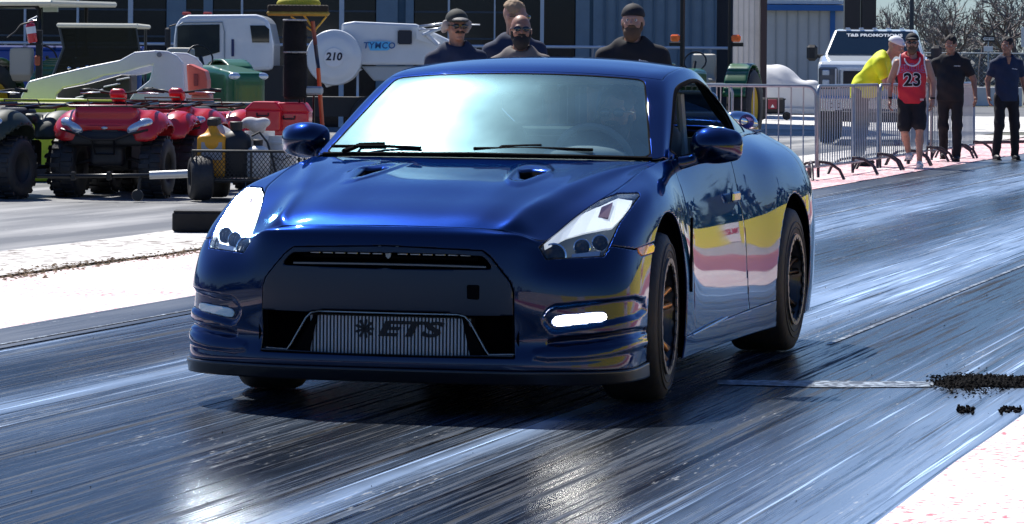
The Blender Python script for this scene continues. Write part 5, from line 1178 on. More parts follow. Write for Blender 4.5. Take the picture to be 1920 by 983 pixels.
# two stacked fuzzy brush rolls
fz = mat('black brush fibre', (.006, .006, .008), rough=1)
for (v0, v1, u, lab) in ((38, 100, 553, 'upper black fuzzy brush roll hanging under the broom head'), (98, 187, 554, 'lower black fuzzy brush roll above the red totes')):
    x_, zt_ = wp(u, v0, DR); zb2 = wp(u, v1, DR)[1]; t = thing('brush_roll', lab, 'brush', (x_, DR, zb2)); h = zt_-zb2; mb = MB(); mb.lathe([(.085, 0), (.125, .03), (.13, h*.5), (.12, h-.03), (.08, h)], n=20); mb.build('core', fz, t, True)
    vs = []; fs = []
    for k in range(2600):
        an = rng.uniform(0, 6.283); zz_ = rng.uniform(.0, h); r0 = .115; L_ = rng.uniform(.015, .04); p = np.array([r0*math.cos(an), r0*math.sin(an), zz_]); e_ = p+np.array([math.cos(an), math.sin(an), rng.normal()*.5])*L_; t_ = np.array([-math.sin(an), math.cos(an), 0])*.003; b0 = len(vs); vs += [p-t_, p+t_, e_]; fs.append([b0, b0+1, b0+2])
    tag(npmesh('bristles', vs, fs, fz, t, False), kind='stuff'); mb = MB(); mb.lathe([(.125, 0), (.13, .01), (.125, .02)], (0, 0, h-.01), n=20); mb.build('strap', mat('pale cord', (.4, .4, .4), rough=.7), t, True)
# black wedge on the ground
x_a, y_a = gp(322, 435); t = thing('foam_block', 'long flat black block lying on the concrete left of the coupe headlight', 'block', (x_a+.5, y_a+.15, 0), R(2)); mb = MB(); mb.box((0, 0, .085), (1.0, .35, .16), bev=.015); mb.build('block', mat('black foam', (.01, .01, .011), rough=.9, noise=.3, nscale=20), t); mb = MB(); mb.box((0, 0, .17), (.98, .33, .012), bev=.003); mb.build('cover', mat('black sheet', (.02, .02, .022), rough=.7), t)
# ---- white compact loader
DL = 43.5; x0, q = frame_at(220, DL); ld = thing('compact_loader', 'white compact loader with its lift arm sweeping down to the left behind the quads', 'loader', (x0, DL, 0))
arm = [(50, 196), (52, 180), (66, 152), (120, 138), (180, 124), (235, 113), (262, 98), (300, 95), (322, 96), (340, 104), (352, 118), (356, 190), (250, 190), (262, 172), (290, 150), (296, 122), (270, 128), (240, 137), (205, 142), (170, 156), (130, 165), (118, 176), (112, 196)]
prism_px(q, arm, .10, -.55, 'lift_arm', white_p, ld, .02); prism_px(q, [(u+18, v+3) for u, v in arm], .10, .75, 'lift_arm', white_p, ld, .02)
prism_px(q, [(92, 183), (240, 186), (310, 186), (345, 186), (345, 262), (92, 262), (60, 240)], .95, .1, 'body', mat('loader body white', (.5, .5, .48), rough=.5, noise=.1, nscale=3), ld, .03)
prism_px(q, [(112, 168), (170, 157), (232, 140), (250, 141), (250, 186), (112, 186)], .7, .1, 'engine_bay', dk_p, ld, .02)
for (u, v, r_) in ((68, 190, .022), (308, 103, .03), (338, 178, .02)):
    a = q(u, v); mb = MB(); mb.lathe([(r_, -.02), (r_, .02)], (a[0], -.61, a[1]), 'y', 12); mb.build('pivot_pin', mat('pin steel', (.2, .22, .24), rough=.4, metal=.7), ld)
for u, v, w_ in ((180, 172, .25), (215, 160, .2), (155, 182, .1), (236, 148, .16)): a = q(u, v); mb = MB(); mb.box((a[0], -.30, a[1]), (w_, .06, .02), (0, R(-12), 0), .005); mb.build('hydraulic_pipe', alu, ld)
for x_ in (q(130, 240)[0], q(310, 240)[0]):
    for y_ in (-.5, .7): w_ = add_wheel(ld, x_, y_, .32, .32, .26, .18, white_p, R(90), 16)
prism_px(q, [(353, 122), (358, 120), (388, 133), (392, 150), (392, 178), (357, 178)], .55, .0, 'rear_case', mat('salmon red plastic', (.52, .10, .07), rough=.45), ld, .03); prism_px(q, [(361, 178), (396, 176), (400, 228), (364, 230)], .5, .05, 'rear_case', mat('faded salmon plastic', (.50, .18, .15), rough=.5), ld, .02)
a = q(371, 150); mb = MB(); mb.box((a[0], -.285, a[1]), (.05, .02, .14), bev=.005); mb.build('latch', mat('dark salmon', (.2, .03, .03), rough=.5), ld)
# ---- golf cart with dark screen
DG = 49; x0, q = frame_at(185, DG); gc = thing('golf_cart', 'golf cart with a cream roof edge and a wide dark tinted windscreen', 'golf cart', (x0, DG, 0), 0)
cream = mat('cream roof', (.72, .70, .56), rough=.5); tint = glass_mat('tinted screen', (.10, .12, .13), .08)
mb = MB(); a = q(110, 50); b = q(258, 46); mb.box(((a[0]+b[0])/2, .75, (a[1]+b[1])/2+.0), (b[0]-a[0]+.04, 1.7, .06), bev=.02); mb.build('roof', cream, gc)
prism_px(q, [(112, 52), (255, 50), (263, 110), (256, 132), (100, 142), (118, 90)], .012, -.02, 'windscreen', tint, gc, 0)
mb = MB(); pts = [q(u, v) for u, v in ((112, 52), (255, 50), (264, 110), (257, 132))]; mb.tube([(p[0], -.02, p[1]) for p in pts], .02, 6); pts = [q(u, v) for u, v in ((112, 52), (120, 90), (100, 142))]; mb.tube([(p[0], -.02, p[1]) for p in pts], .02, 6); mb.build('screen_frame', mat('dark grey frame', (.03, .04, .05), rough=.5), gc, True)
for x_ in (q(118, 50)[0], q(252, 50)[0]): mb = MB(); mb.tube([(x_, 1.5, .7), (x_, 1.5, 1.86)], .02, 6); mb.build('post', MATS['dark grey frame'], gc, True)
sdf_obj('body', lambda Q: smin(rbox(Q, (0, .9, .55), (.56, .85, .16), .08), rbox(Q, (0, .05, .72), (.54, .12, .26), .09), .1), (-.7, -.3, .2), (.7, 1.9, 1.1), .04, mat('cart body dark green', (.015, .05, .03), rough=.35, coat=.5), gc)
for sx in (-.27, .27): sdf_obj('seat', lambda Q: smin(rbox(Q, (sx, .8, .92), (.22, .22, .06), .05), rbox(Q, (sx, 1.02, 1.22), (.21, .05, .24), .05), .05), (sx-.3, .5, .8), (sx+.3, 1.15, 1.55), .03, mat('blue seat vinyl', (.015, .08, .28), rough=.4), gc)
mb = MB(); mb.tube([(-.27+.17*math.cos(t_), .25+.06*math.sin(t_), 1.12+.15*math.sin(t_)) for t_ in np.linspace(0, 6.283, 17)[:-1]], .014, 6, closed=True); mb.tube([(-.27, .25, 1.12), (-.27, .08, .9)], .02, 6); mb.build('steering_wheel', dk_p, gc, True)
for sx in (-.5, .5):
    for y_ in (.05, 1.6): add_wheel(gc, sx, y_, .23, .23, .2, .12, white_p)
for k in range(7): a = q(132+k*17, 128-k*1.6+(k % 2)*3); mb = MB(); mb.ball((a[0], -.12, a[1]), (.035, .03, .022), 8, 5); mb.build('dash_gadget', white_p if k % 2 else chrome, gc, True)
# ---- tractors
def tractor(label, u0, d, rz, canopy=True, rops=False):
    x0, _ = wp(u0, 122, d); t = thing('farm_tractor', label, 'tractor', (x0, d, 0), rz, None); yl = mat('tractor yellow', (.62, .42, .02), rough=.45)
    sdf_obj('bonnet', lambda Q: np.maximum(smin(rbox(Q, (0, -.55, 1.02), (.28, .75, .34), .12), rbox(Q, (0, -1.15, .97), (.26, .12, .27), .12), .1), Q[..., 2]-(1.26+.12*(Q[..., 1]+1.2))), (-.5, -1.5, .6), (.5, .35, 1.5), .035, green_p, t)
    mb = MB(); mb.box((0, -1.275, .93), (.44, .04, .46), bev=.01); mb.build('grille', dk_p, t)
    for sx in (-1, 1):
        sdf_obj('headlight', lambda Q: ellip(Q, (sx*.22, -1.27, 1.20), (.10, .05, .055)), (sx*.22-.15, -1.4, 1.1), (sx*.22+.15, -1.15, 1.3), .015, clear_l, t)
        add_wheel(t, sx*.62, -.95, .40, .40, .24, .22, yl, 0, 14); add_wheel(t, sx*.78, .95, .68, .68, .40, .36, yl, 0, 18)
        def ff(Q): return np.maximum(np.maximum(np.abs(np.hypot(Q[..., 1]-.95, Q[..., 2]-.68)-.76)-.02, np.abs(Q[..., 0]-sx*.74)-.22), .85-Q[..., 2])
        sdf_obj('fender', ff, (sx*.74-.26, .05, .8), (sx*.74+.26, 1.85, 1.6), .035, green_p, t)
    mb = MB(); mb.box((0, .1, .70), (.4, 2.2, .4), bev=.05); mb.build('chassis', dk_p, t)
    sdf_obj('seat', lambda Q: smin(rbox(Q, (0, .85, 1.12), (.24, .22, .06), .05), rbox(Q, (0, 1.08, 1.38), (.23, .06, .24), .05), .06), (-.35, .5, 1.0), (.35, 1.25, 1.75), .035, mat('beige seat vinyl', (.42, .40, .34), rough=.6), t)
    mb = MB(); mb.tube([(.2*math.cos(a_), .38+.08*math.sin(a_), 1.48+.17*math.sin(a_)) for a_ in np.linspace(0, 6.283, 17)[:-1]], .015, 6, closed=True); mb.tube([(0, .38, 1.48), (0, .2, 1.2)], .03, 6); mb.build('steering_wheel', dk_p, t, True)
    if rops or canopy:
        mb = MB(); w_ = .46 if not rops else .44; hh = 2.7 if rops else 2.30
        mb.tube([(-w_, 1.25, 1.1), (-w_, 1.25, hh-.06), (-w_+.06, 1.25, hh), (w_-.06, 1.25, hh), (w_, 1.25, hh-.06), (w_, 1.25, 1.1)], .045, 6); mb.build('roll_bar', steel_b, t, True)
        if not rops:
            for sx in (-w_, w_): mb = MB(); mb.tube([(sx, -.1, 1.1), (sx, -.1, hh)], .035, 6); mb.build('post', steel_b, t, True)
            mb = MB(); mb.box((-.05, .6, hh+.05), (1.75, 1.9, .09), bev=.03); mb.build('canopy', cream, t); mb = MB(); mb.box((.45, -.33, hh-.03), (.35, .03, .08), bev=.005); mb.build('canopy_badge', mat('pale plate', (.5, .55, .5), rough=.5), t)
        else:
            for sx in (-1, 1): mb = MB(); mb.box((sx*(w_+.12), 1.2, 1.90), (.17, .10, .13), bev=.03); mb.build('warning_lamp', mat('orange lamp lens', (.95, .16, .02), rough=.2, coat=1), t); mb = MB(); mb.box((sx*(w_+.10), 1.25, 1.79), (.28, .05, .07), bev=.01); mb.build('lamp_bracket', steel_b, t)
    return t
tractor('green tractor with a long cream canopy behind the loader arm, far left', 112, 61, R(152))
tractor('green tractor whose bonnet and headlight show between the loader and the white cab', 396, 54, R(30), False)
tractor('green tractor with a tall black roll bar and two orange warning lamps', 1294, 64, R(-16), False, True)
# extinguisher on its bracket post
x_, zt_ = wp(62, 35, 57); zb2 = wp(62, 80, 57)[1]; ex = thing('fire_extinguisher', 'red fire extinguisher with a white label strapped to a dark post under the canopy', 'extinguisher', (x_, 57, zb2)); ex.rotation_euler = (0, R(-9), 0); h = zt_-zb2
mb = MB(); mb.lathe([(.065, 0), (.075, .015), (.075, h*.72), (.055, h*.80), (.025, h*.84)], n=20); mb.build('cylinder', mat('extinguisher red', (.60, .015, .03), rough=.25, coat=.6), ex, True)
mb = MB(); mb.lathe([(.0765, h*.38), (.0765, h*.66)], n=20, cap=False); mb.build('label_band', MATS['white banner'], ex, True); mb = MB(); mb.tube([(-.02, 0, h*.84), (-.02, 0, h*.92), (.13, -.01, h*1.05)], .014, 6); mb.tube([(-.02, 0, h*.90), (.11, 0, h*.90)], .010, 6); mb.build('handle', alu, ex, True); mb = MB(); mb.tube([(.0, -.03, h*.86), (-.14, -.05, h*.80), (-.24, -.05, h*.55), (-.38, -.05, h*.35)], .013, 6); mb.build('hose', dk_p, ex, True)
pt = thing('bracket_post', 'dark post holding the red fire extinguisher', 'post', (x_+.08, 57.15, 0)); mb = MB(); mb.box((0, 0, zb2/2+.1), (.10, .10, zb2+.2), bev=.01); mb.build('post', steel_b, pt); mb = MB(); mb.box((-.04, -.08, zb2-.02), (.18, .12, .03)); mb.build('shelf', steel_b, pt); mb = MB(); mb.box((-.02, -.06, zb2-.28), (.09, .05, .16), bev=.02); mb.build('bracket', mat('rusty bracket', (.35, .08, .03), rough=.6), pt)
# blue bins
bb = mat('blue bin plastic', (.008, .045, .26), rough=.4, noise=.15, nscale=3)
for k, (u, lab) in enumerate(((25, 'blue plastic bin at the left edge behind the rail, nearest the picture edge'), (78, 'blue plastic bin seen right of the red fire extinguisher'), (135, 'blue plastic bin seen through the left of the tinted cart screen'), (185, 'blue plastic bin seen through the middle of the tinted cart screen'), (238, 'blue plastic bin seen through the right of the tinted cart screen'))):
    x_, _ = wp(u, 122, 66); t = thing('blue_bin', lab, 'bin', (x_, 66, 0), 0, 'blue bins lined up before the pit building'); mb = MB(); mb.prism([(-.26, 0), (.26, 0), (.30, 1.6), (-.30, 1.6)], .6, (0, 0, 0), 'xz'); mb.build('body', bb, t, bevel=.03); mb = MB(); mb.box((0, 0, 1.64), (.66, .68, .08), bev=.03); mb.build('lid', bb, t); mb = MB(); mb.box((0, -.32, 1.15), (.22, .03, .12), bev=.01); mb.build('handle', mat('pale blue patch', (.15, .40, .62), rough=.4), t)
# ---- street sweeper truck
DS = 65.; x0, q = frame_at(560, DS); sw_ = thing('street_sweeper', 'white street sweeper truck facing left with a round drum marked 210', 'truck', (x0, DS, 0))
wt = mat('white truck paint', (.66, .70, .73), rough=.3, coat=.6, noise=.05, nscale=2); dgt = mat('dark truck glass', (.01, .02, .03), rough=.06, coat=1)
cab = [(326, 70), (329, 48), (337, 34), (352, 28), (480, 27), (497, 32), (505, 44), (513, 82), (512, 132), (440, 134), (425, 146), (410, 160), (330, 160), (322, 128)]
sdfp = prism_px(q, cab, 1.9, .95, 'cab', wt, sw_, .07)
prism_px(q, [(333, 50), (343, 47), (412, 46), (412, 98), (376, 108), (333, 102)], .02, -.012, 'door_window', dgt, sw_, .004); prism_px(q, [(469, 48), (497, 48), (505, 55), (505, 80), (473, 80)], .02, -.012, 'rear_side_window', dgt, sw_, .004)
mb = MB(); a = q(334, 52); b = q(345, 46); pts = [q(u, v) for u, v in ((331, 104), (332, 50), (342, 43), (417, 42), (421, 60), (421, 158))]; mb.tube([(p[0], -.012, p[1]) for p in pts], .012, 6); mb.build('door_seam', mat('seam grey', (.25, .3, .33), rough=.5), sw_, True)
prism_px(q, [(434, 74), (439, 74), (439, 106), (434, 106)], .02, -.01, 'door_handle', mat('navy strip', (.01, .02, .10), rough=.4), sw_, .003)
mb = MB(); a = q(318, 52); mb.box((a[0]-.02, -.12, a[1]-.18), (.10, .14, .36), bev=.03); mb.tube([(a[0], -.1, a[1]+.02), (q(330, 46)[0], -.02, q(330, 46)[1])], .014, 6); mb.build('cab_mirror', dk_p, sw_)
for u in (345, 385): a = q(u, 27); mb = MB(); mb.box((a[0], .5, a[1]+.02), (.14, .3, .06), bev=.02); mb.build('roof_lamp', mat('roof lamp red', (.3, .03, .03), rough=.3), sw_)
add_wheel(sw_, q(395, 190)[0], .1, .42, .42, .25, .24, white_p, R(90)); add_wheel(sw_, q(395, 190)[0], 1.7, .42, .42, .25, .24, white_p, R(90)); add_wheel(sw_, q(700, 190)[0], .2, .42, .42, .3, .24, white_p, R(90)); add_wheel(sw_, q(700, 190)[0], 1.7, .42, .42, .3, .24, white_p, R(90))
mb = MB(); a = q(410, 150); b = q(790, 215); mb.box(((a[0]+b[0])/2, .95, .62), (b[0]-a[0], 1.4, .35)); mb.box((q(480, 170)[0], .95, .9), (1.0, 1.7, .9)); mb.build('chassis', dk_p, sw_)
hop = [(600, 92), (636, 60), (642, 43), (664, 40), (780, 45), (800, 52), (815, 66), (860, 84), (872, 100), (800, 150), (735, 150), (690, 140), (678, 123)]
prism_px(q, [(640, 44), (664, 40), (780, 45), (862, 84), (860, 122), (676, 122), (640, 100)], 1.8, .95, 'hopper', wt, sw_, .05); prism_px(q, [(676, 124), (858, 124), (800, 152), (700, 152)], 1.6, .95, 'hopper_base', mat('grey hopper base', (.40, .44, .47), rough=.5), sw_, .03)
a = q(627, 108); r_ = .50; mb = MB(); mb.lathe([(.01, -.20), (r_*.62, -.20), (r_*.80, -.185), (r_*.86, -.16), (r_*.97, -.15), (r_, -.12), (r_, .5)], (a[0], -.02, a[1]), 'y', 48, cap=False); mb.build('fan_drum', wt, sw_, True)
mb = MB(); mb.lathe([(.165, -.225), (.175, -.22), (.175, -.19)], (a[0], -.02, a[1]), 'y', 32); mb.lathe([(.001, -.226), (.165, -.225)], (a[0], -.02, a[1]), 'y', 32, cap=False); mb.build('drum_plate', mat('plate white', (.75, .77, .8), rough=.4), sw_, True)
bt_ = mat('navy print', (.005, .008, .03), rough=.5); text('210', 'lettering', bt_, sw_, (a[0], -.252, a[1]+.01), (math.pi/2, 0, 0), .19, .002, .006, shear=.15)
prism_px(q, [(580, 130), (600, 145), (612, 165), (630, 158), (680, 130)], .4, .2, 'fan_duct', wt, sw_, .02)
a = q(711, 86); cyan = mat('cyan logo', (.0, .33, .72), rough=.4); prism_px(q, [(691, 78), (732, 78), (731, 84), (730, 93), (726, 95), (694, 95), (692, 90), (690, 84)], .006, -.006, 'logo_panel', mat('light cyan panel', (.10, .50, .85), rough=.4), sw_, 0)
text('TYMCO', 'lettering', mat('dark blue print', (.01, .10, .30), rough=.4), sw_, (a[0], -.014, a[1]), (math.pi/2, 0, 0), .155, .002, .003, shear=.1, space=1.08)
mb = MB(); b = q(759, 70); mb.box((b[0], -.01, b[1]), (.255, .02, .255), bev=.004); mb.build('hatch', mat('hatch black', (.008, .012, .025), rough=.5), sw_)
for sx in (-1, 1):
    for sz in (-1, 1): mb = MB(); mb.ball((b[0]+sx*.115, -.022, b[1]+sz*.115), .009, 6, 4); mb.build('bolt', alu, sw_)
prism_px(q, [(782, 52), (790, 56), (812, 84), (780, 74)], .06, -.03, 'hinge_plate', wt, sw_, .008)
for (u1, v1, u2, v2, r_) in ((786, 50, 836, 44, .022), (786, 57, 838, 52, .014), (792, 66, 836, 50, .03), (800, 66, 822, 84, .04), (836, 46, 900, 47, .012)): p, s_ = q(u1, v1), q(u2, v2); mb = MB(); mb.tube([(p[0], -.08, p[1]), (s_[0], -.08, s_[1])], r_, 6); mb.build('hydraulic_arm', alu if r_ < .03 else wt, sw_, True)
# ---- white pickup
DP = 66.; x0, q = frame_at(1636, DP); pk = thing('pickup_truck', 'white pickup truck facing the camera with sponsor lettering on its windscreen', 'pickup truck', (x0, DP, 0), R(-7))
wpk = mat('white pickup paint', (.60, .66, .70), rough=.25, coat=.8, noise=.04, nscale=2)
def sec(z, w_, yf): return z, w_, yf
vs = []; fs = []
def loft(rings, name, m, bevel=.03):    # rings of (halfwidth, z, y)
    mb = MB(); V_ = []; F_ = []
    for i, (w_, z, y) in enumerate(rings): V_ += [(-w_, y, z), (w_, y, z)]
    return V_
mb = MB(); mb.prism([(0, .62), (0, 1.40), (.10, 1.50), (1.0, 1.61), (1.1, 1.61), (5.6, 1.61), (5.6, .55)], 1.98, (0, 0, 0), 'yz'); mb.build('body', wpk, pk, bevel=.06)
# cab
mb = MB(); b0 = [(-.92, 1.05, 1.59), (.92, 1.05, 1.59), (.94, 2.9, 1.59), (-.94, 2.9, 1.59)]; t0 = [(-.74, 1.58, 2.09), (.74, 1.58, 2.09), (.76, 2.75, 2.12), (-.76, 2.75, 2.12)]
mb.add(b0+t0, [[0, 1, 5, 4], [1, 2, 6, 5], [2, 3, 7, 6], [3, 0, 4, 7], [4, 5, 6, 7], [3, 2, 1, 0]]); mb.build('cab', wpk, pk, bevel=.05)
mb = MB(); w0 = np.array([(-.86, 1.085, 1.622), (.86, 1.085, 1.622), (.70, 1.55, 2.06), (-.70, 1.55, 2.06)])+[0, -.025, .012]; mb.add(w0.tolist()+(w0+[0, .02, 0]).tolist(), [[0, 1, 2, 3], [7, 6, 5, 4], [0, 4, 5, 1], [1, 5, 6, 2], [2, 6, 7, 3], [3, 7, 4, 0]]); mb.build('windscreen', dgt, pk)
text('T&B PROMOTIONS', 'lettering', mat('white print', (.75, .78, .8), rough=.5), pk, (0, 1.425, 1.992), (math.atan2(.438, .465), 0, 0), .105, .002, .003, sx=1.15)
mb = MB(); mb.box((0, -.035, 1.20), (1.20, .06, .36), bev=.03); mb.build('grille_frame', mat('grille surround', (.45, .50, .54), rough=.25, metal=.6), pk); mb = MB(); mb.box((0, -.06, 1.20), (1.06, .04, .27), bev=.02); mb.build('grille', mat('grille black', (.006, .006, .01), rough=.4), pk)
for k in (-1, 0, 1): mb = MB(); mb.box((0, -.085, 1.20+k*.085), (1.02, .015, .018)); mb.build('grille_bar', MATS['grille black'], pk)
mb = MB(); mb.ball((0, -.10, 1.20), (.11, .02, .045), 16, 6); mb.build('badge', mat('oval badge', (.25, .3, .4), rough=.3, metal=.5), pk, True)
for sx in (-1, 1):
    mb = MB(); mb.box((sx*.80, -.02, 1.20), (.34, .06, .40), bev=.03); mb.build('headlight', mat('pickup lamp dark', (.05, .07, .10), rough=.15, coat=1), pk)
    for zz_ in (1.30, 1.12): mb = MB(); mb.box((sx*.84, -.055, zz_), (.13, .03, .10), bev=.02); mb.build('lamp_cell', clear_l, pk)
    mb = MB(); mb.box((sx*.66, -.055, 1.20), (.03, .03, .34), bev=.005); mb.build('lamp_trim', wpk, pk)
    mb = MB(); mb.box((sx*1.14, 1.15, 1.66), (.20, .16, .30), bev=.05); mb.tube([(sx*.92, 1.2, 1.60), (sx*1.12, 1.18, 1.60)], .035, 8); mb.build('door_mirror', dk_p, pk)
    add_wheel(pk, sx*.84, .85, .41, .41, .28, .24, alu); add_wheel(pk, sx*.84, 4.5, .41, .41, .28, .24, alu)
mb = MB(); mb.box((0, -.10, .74), (1.96, .22, .28), bev=.05); mb.build('bumper', mat('bumper chrome', (.6, .65, .7), rough=.15, metal=.9), pk); mb = MB(); mb.box((0, -.08, .50), (1.7, .15, .18), bev=.03); mb.build('lower_valance', dk_p, pk)
mb = MB(); mb.box((-.70, -.225, .70), (.30, .01, .15), bev=.003); mb.build('licence_plate', MATS['sign white'], pk); text('1010', 'lettering', MATS['sign black'], pk, (-.70, -.233, .70), (math.pi/2, 0, 0), .13, .001)
for k in range(5): mb = MB(); mb.box((-.5+k*.25, 1.62, 2.12), (.09, .05, .03), bev=.01); mb.build('roof_marker', clear_l, pk)
# ---- covered car, generator, parked car behind barrier
x_, _ = wp(1462, 122, 108); tp = thing('covered_car', 'car hidden under a pale grey cover beside the green tractor', 'covered car', (x_, 108, 0))
def tarp(Q):
    a = smin(rbox(Q, (0, 0, .50), (1.20, .8, .5), .25), ellip(Q, (-.25, 0, 1.0), (.8, .65, .48)), .35); return a+.025*np.sin(Q[..., 0]*9+Q[..., 2]*5)*np.cos(Q[..., 2]*7+Q[..., 0]*3)
sdf_obj('cover', tarp, (-1.5, -1.1, 0), (1.5, 1.1, 1.7), .06, mat('pale car cover', (.62, .63, .64), rough=.7), tp)
mb = MB(); mb.box((.35, -.85, .10), (1.6, .3, .18), bev=.03); mb.build('base_board', bc, tp)
x_, _ = wp(1449, 122, 96); gn = thing('generator_cart', 'black and dark red wheeled machine behind the crowd barrier', 'machine', (x_, 96, 0)); mb = MB(); mb.box((0, 0, .38), (.62, .5, .42), bev=.05); mb.build('engine_block', dk_p, gn)
mb = MB(); mb.box((-.02, -.27, .42), (.24, .06, .26), bev=.02); mb.build('side_panel', mat('dark red panel', (.25, .02, .04), rough=.5), gn); mb = MB(); mb.tube([(-.35, 0, .3), (-.42, 0, .80), (-.52, 0, .9)], .02, 6); mb.tube([(-.33, -.2, .55), (.33, -.2, .55)], .02, 6); mb.build('handle', steel_b, gn, True)
add_wheel(gn, .36, -.2, .11, .11, .06, .05, dk_p, R(90)); add_wheel(gn, -.30, -.2, .13, .13, .07, .05, dk_p, R(90)); mb = MB(); mb.prism([(-.05, .33), (.05, .33), (0, .42)], .01, (-.02, -.31, 0), 'xz'); mb.build('warning_mark', MATS['white banner'], gn)
x_, _ = wp(1375, 122, 41); pc = thing('silver_car', 'dark grey car behind the coupe quarter with a bright chrome ringed headlamp', 'car', (x_, 41, 0)); gm = mat('grey car paint', (.05, .055, .065), rough=.25, coat=1, metal=.3)
sdf_obj('body', lambda Q: smin(rbox(Q, (-.62, .9, .62), (.92, .9, .26), .16), rbox(Q, (-.75, 1.6, .95), (.65, .6, .16), .12), .12), (-1.7, -.2, .2), (.5, 2.7, 1.2), .035, gm, pc)
sdf_obj('headlight', lambda Q: ellip(Q, (.10, .04, .78), (.20, .10, .105), (0, R(12), R(20))), (-.2, -.2, .6), (.4, .25, 1.0), .014, chrome, pc); mb = MB(); mb.lathe([(.065, -.02), (.075, -.03), (.085, -.02), (.06, .01), (.03, .02)], (.15, -.06, .775), 'y', 20, cap=False); mb.build('lamp_ring', mat('lamp violet', (.12, .10, .25), rough=.1, metal=.7), pc, True)
for sx in (-1.35, .10): add_wheel(pc, sx, .7, .33, .33, .22, .2, alu)
mb = MB(); mb.box((-.6, -.02, .45), (1.7, .08, .2), bev=.03); mb.build('bumper', dk_p, pc)
# ---- crowd barriers
gal = mat('galvanised tube', (.30, .34, .38), rough=.42, metal=.6, noise=.15, nscale=8); drk = mat('dark foot tube', (.05, .04, .05), rough=.5, metal=.3)
HB = 1.16
def barrier_proto(L=2.3, nb=14):
    t = thing('crowd_barrier', 'x', 'barrier', (0, 0, 0), 0, 'steel crowd barriers along the track edge')
    r_ = .12; pts = [(0, 0, .16), (0, 0, HB-r_)]+[(r_-r_*math.cos(a), 0, HB-r_+r_*math.sin(a)) for a in np.linspace(.3, math.pi/2, 4)]+[(L-r_+r_*math.sin(a), 0, HB-r_+r_*math.cos(a)) for a in np.linspace(0, math.pi/2-.1, 4)]+[(L, 0, HB-r_), (L, 0, .16)]
    mb = MB(); mb.tube(pts, .021, 8, closed=True); mb.build('frame', gal, t, True, auto=False)
    me = None
    for k in range(nb):
        x = L*(k+1)/(nb+1)
        if me is None: mb = MB(); mb.tube([(0, 0, .16), (0, 0, HB)], .0085, 5); o = mb.build('bar', gal, t, True, auto=False); me = o.data
        else: o = link(bpy.data.objects.new('bar', me), t)
        o.location = (x, 0, 0)
    for x in (.06, L-.06):
        mb = MB(); mb.tube([(x, -.33, .0), (x, -.27, .12), (x, -.15, .20), (x, 0, .22), (x, .15, .20), (x, .27, .12), (x, .33, 0)], .020, 8); mb.tube([(x, 0, 0.02), (x, 0, .22)], .02, 8); mb.build('foot', drk, t, True, auto=False)
    return t
bpz = barrier_proto()
labs = ['crowd barrier square to the track nearest the coupe, its end post at the pink paint', 'crowd barrier behind the first one, its rounded corner over the chrome headlamp']
bars = []
def track_pt(X_, Y_): s_, c_ = math.sin(PSI), math.cos(PSI); return CX0-s_*X_+c_*Y_, CY0-c_*X_-s_*Y_
tdir = math.atan2(math.cos(PSI), math.sin(PSI))
pl = [((3.74-2.3, 45.0), 0, labs[0]), ((2.85-2.3, 47.2), R(3), labs[1])]
run = ['first barrier of the run along the track, starting at the front corner post', 'second barrier of the run along the track, under the yellow shirt', 'third barrier of the run along the track, beside the man in the red jersey', 'fourth barrier of the run along the track, behind the man in the red jersey', 'fifth barrier of the run along the track, between the jersey and the man in black', 'farthest barrier of the run along the track, behind the man in black']
for k in range(6):
    p = track_pt(-29.9-k*2.35, -3.92+.03*(k % 2)); pl.append((p, tdir+R((-1.5, 1, -1, 2, 0, 1)[k]), run[k]))
for i, (p, rz, lab) in enumerate(pl):
    o = bpz if i == 0 else copy_tree(bpz); o.location = (p[0], p[1], 0); o.rotation_euler = (0, 0, rz); o['label'] = lab
# a second run set back behind the men: low black rope rail
rl = thing('low_rail', 'low dark rail on short feet stretching behind the walking men', 'rail', (*track_pt(-42, -4.0), 0)); mb = MB(); L0 = np.array(gp(1640, 283))-np.array([rl.location.x, rl.location.y]); L1 = np.array(gp(1925, 276))-np.array([rl.location.x, rl.location.y]); mb.tube([(*L0, .10), (*L1, .10)], .03, 6); mb.build('rail', drk, rl, True)
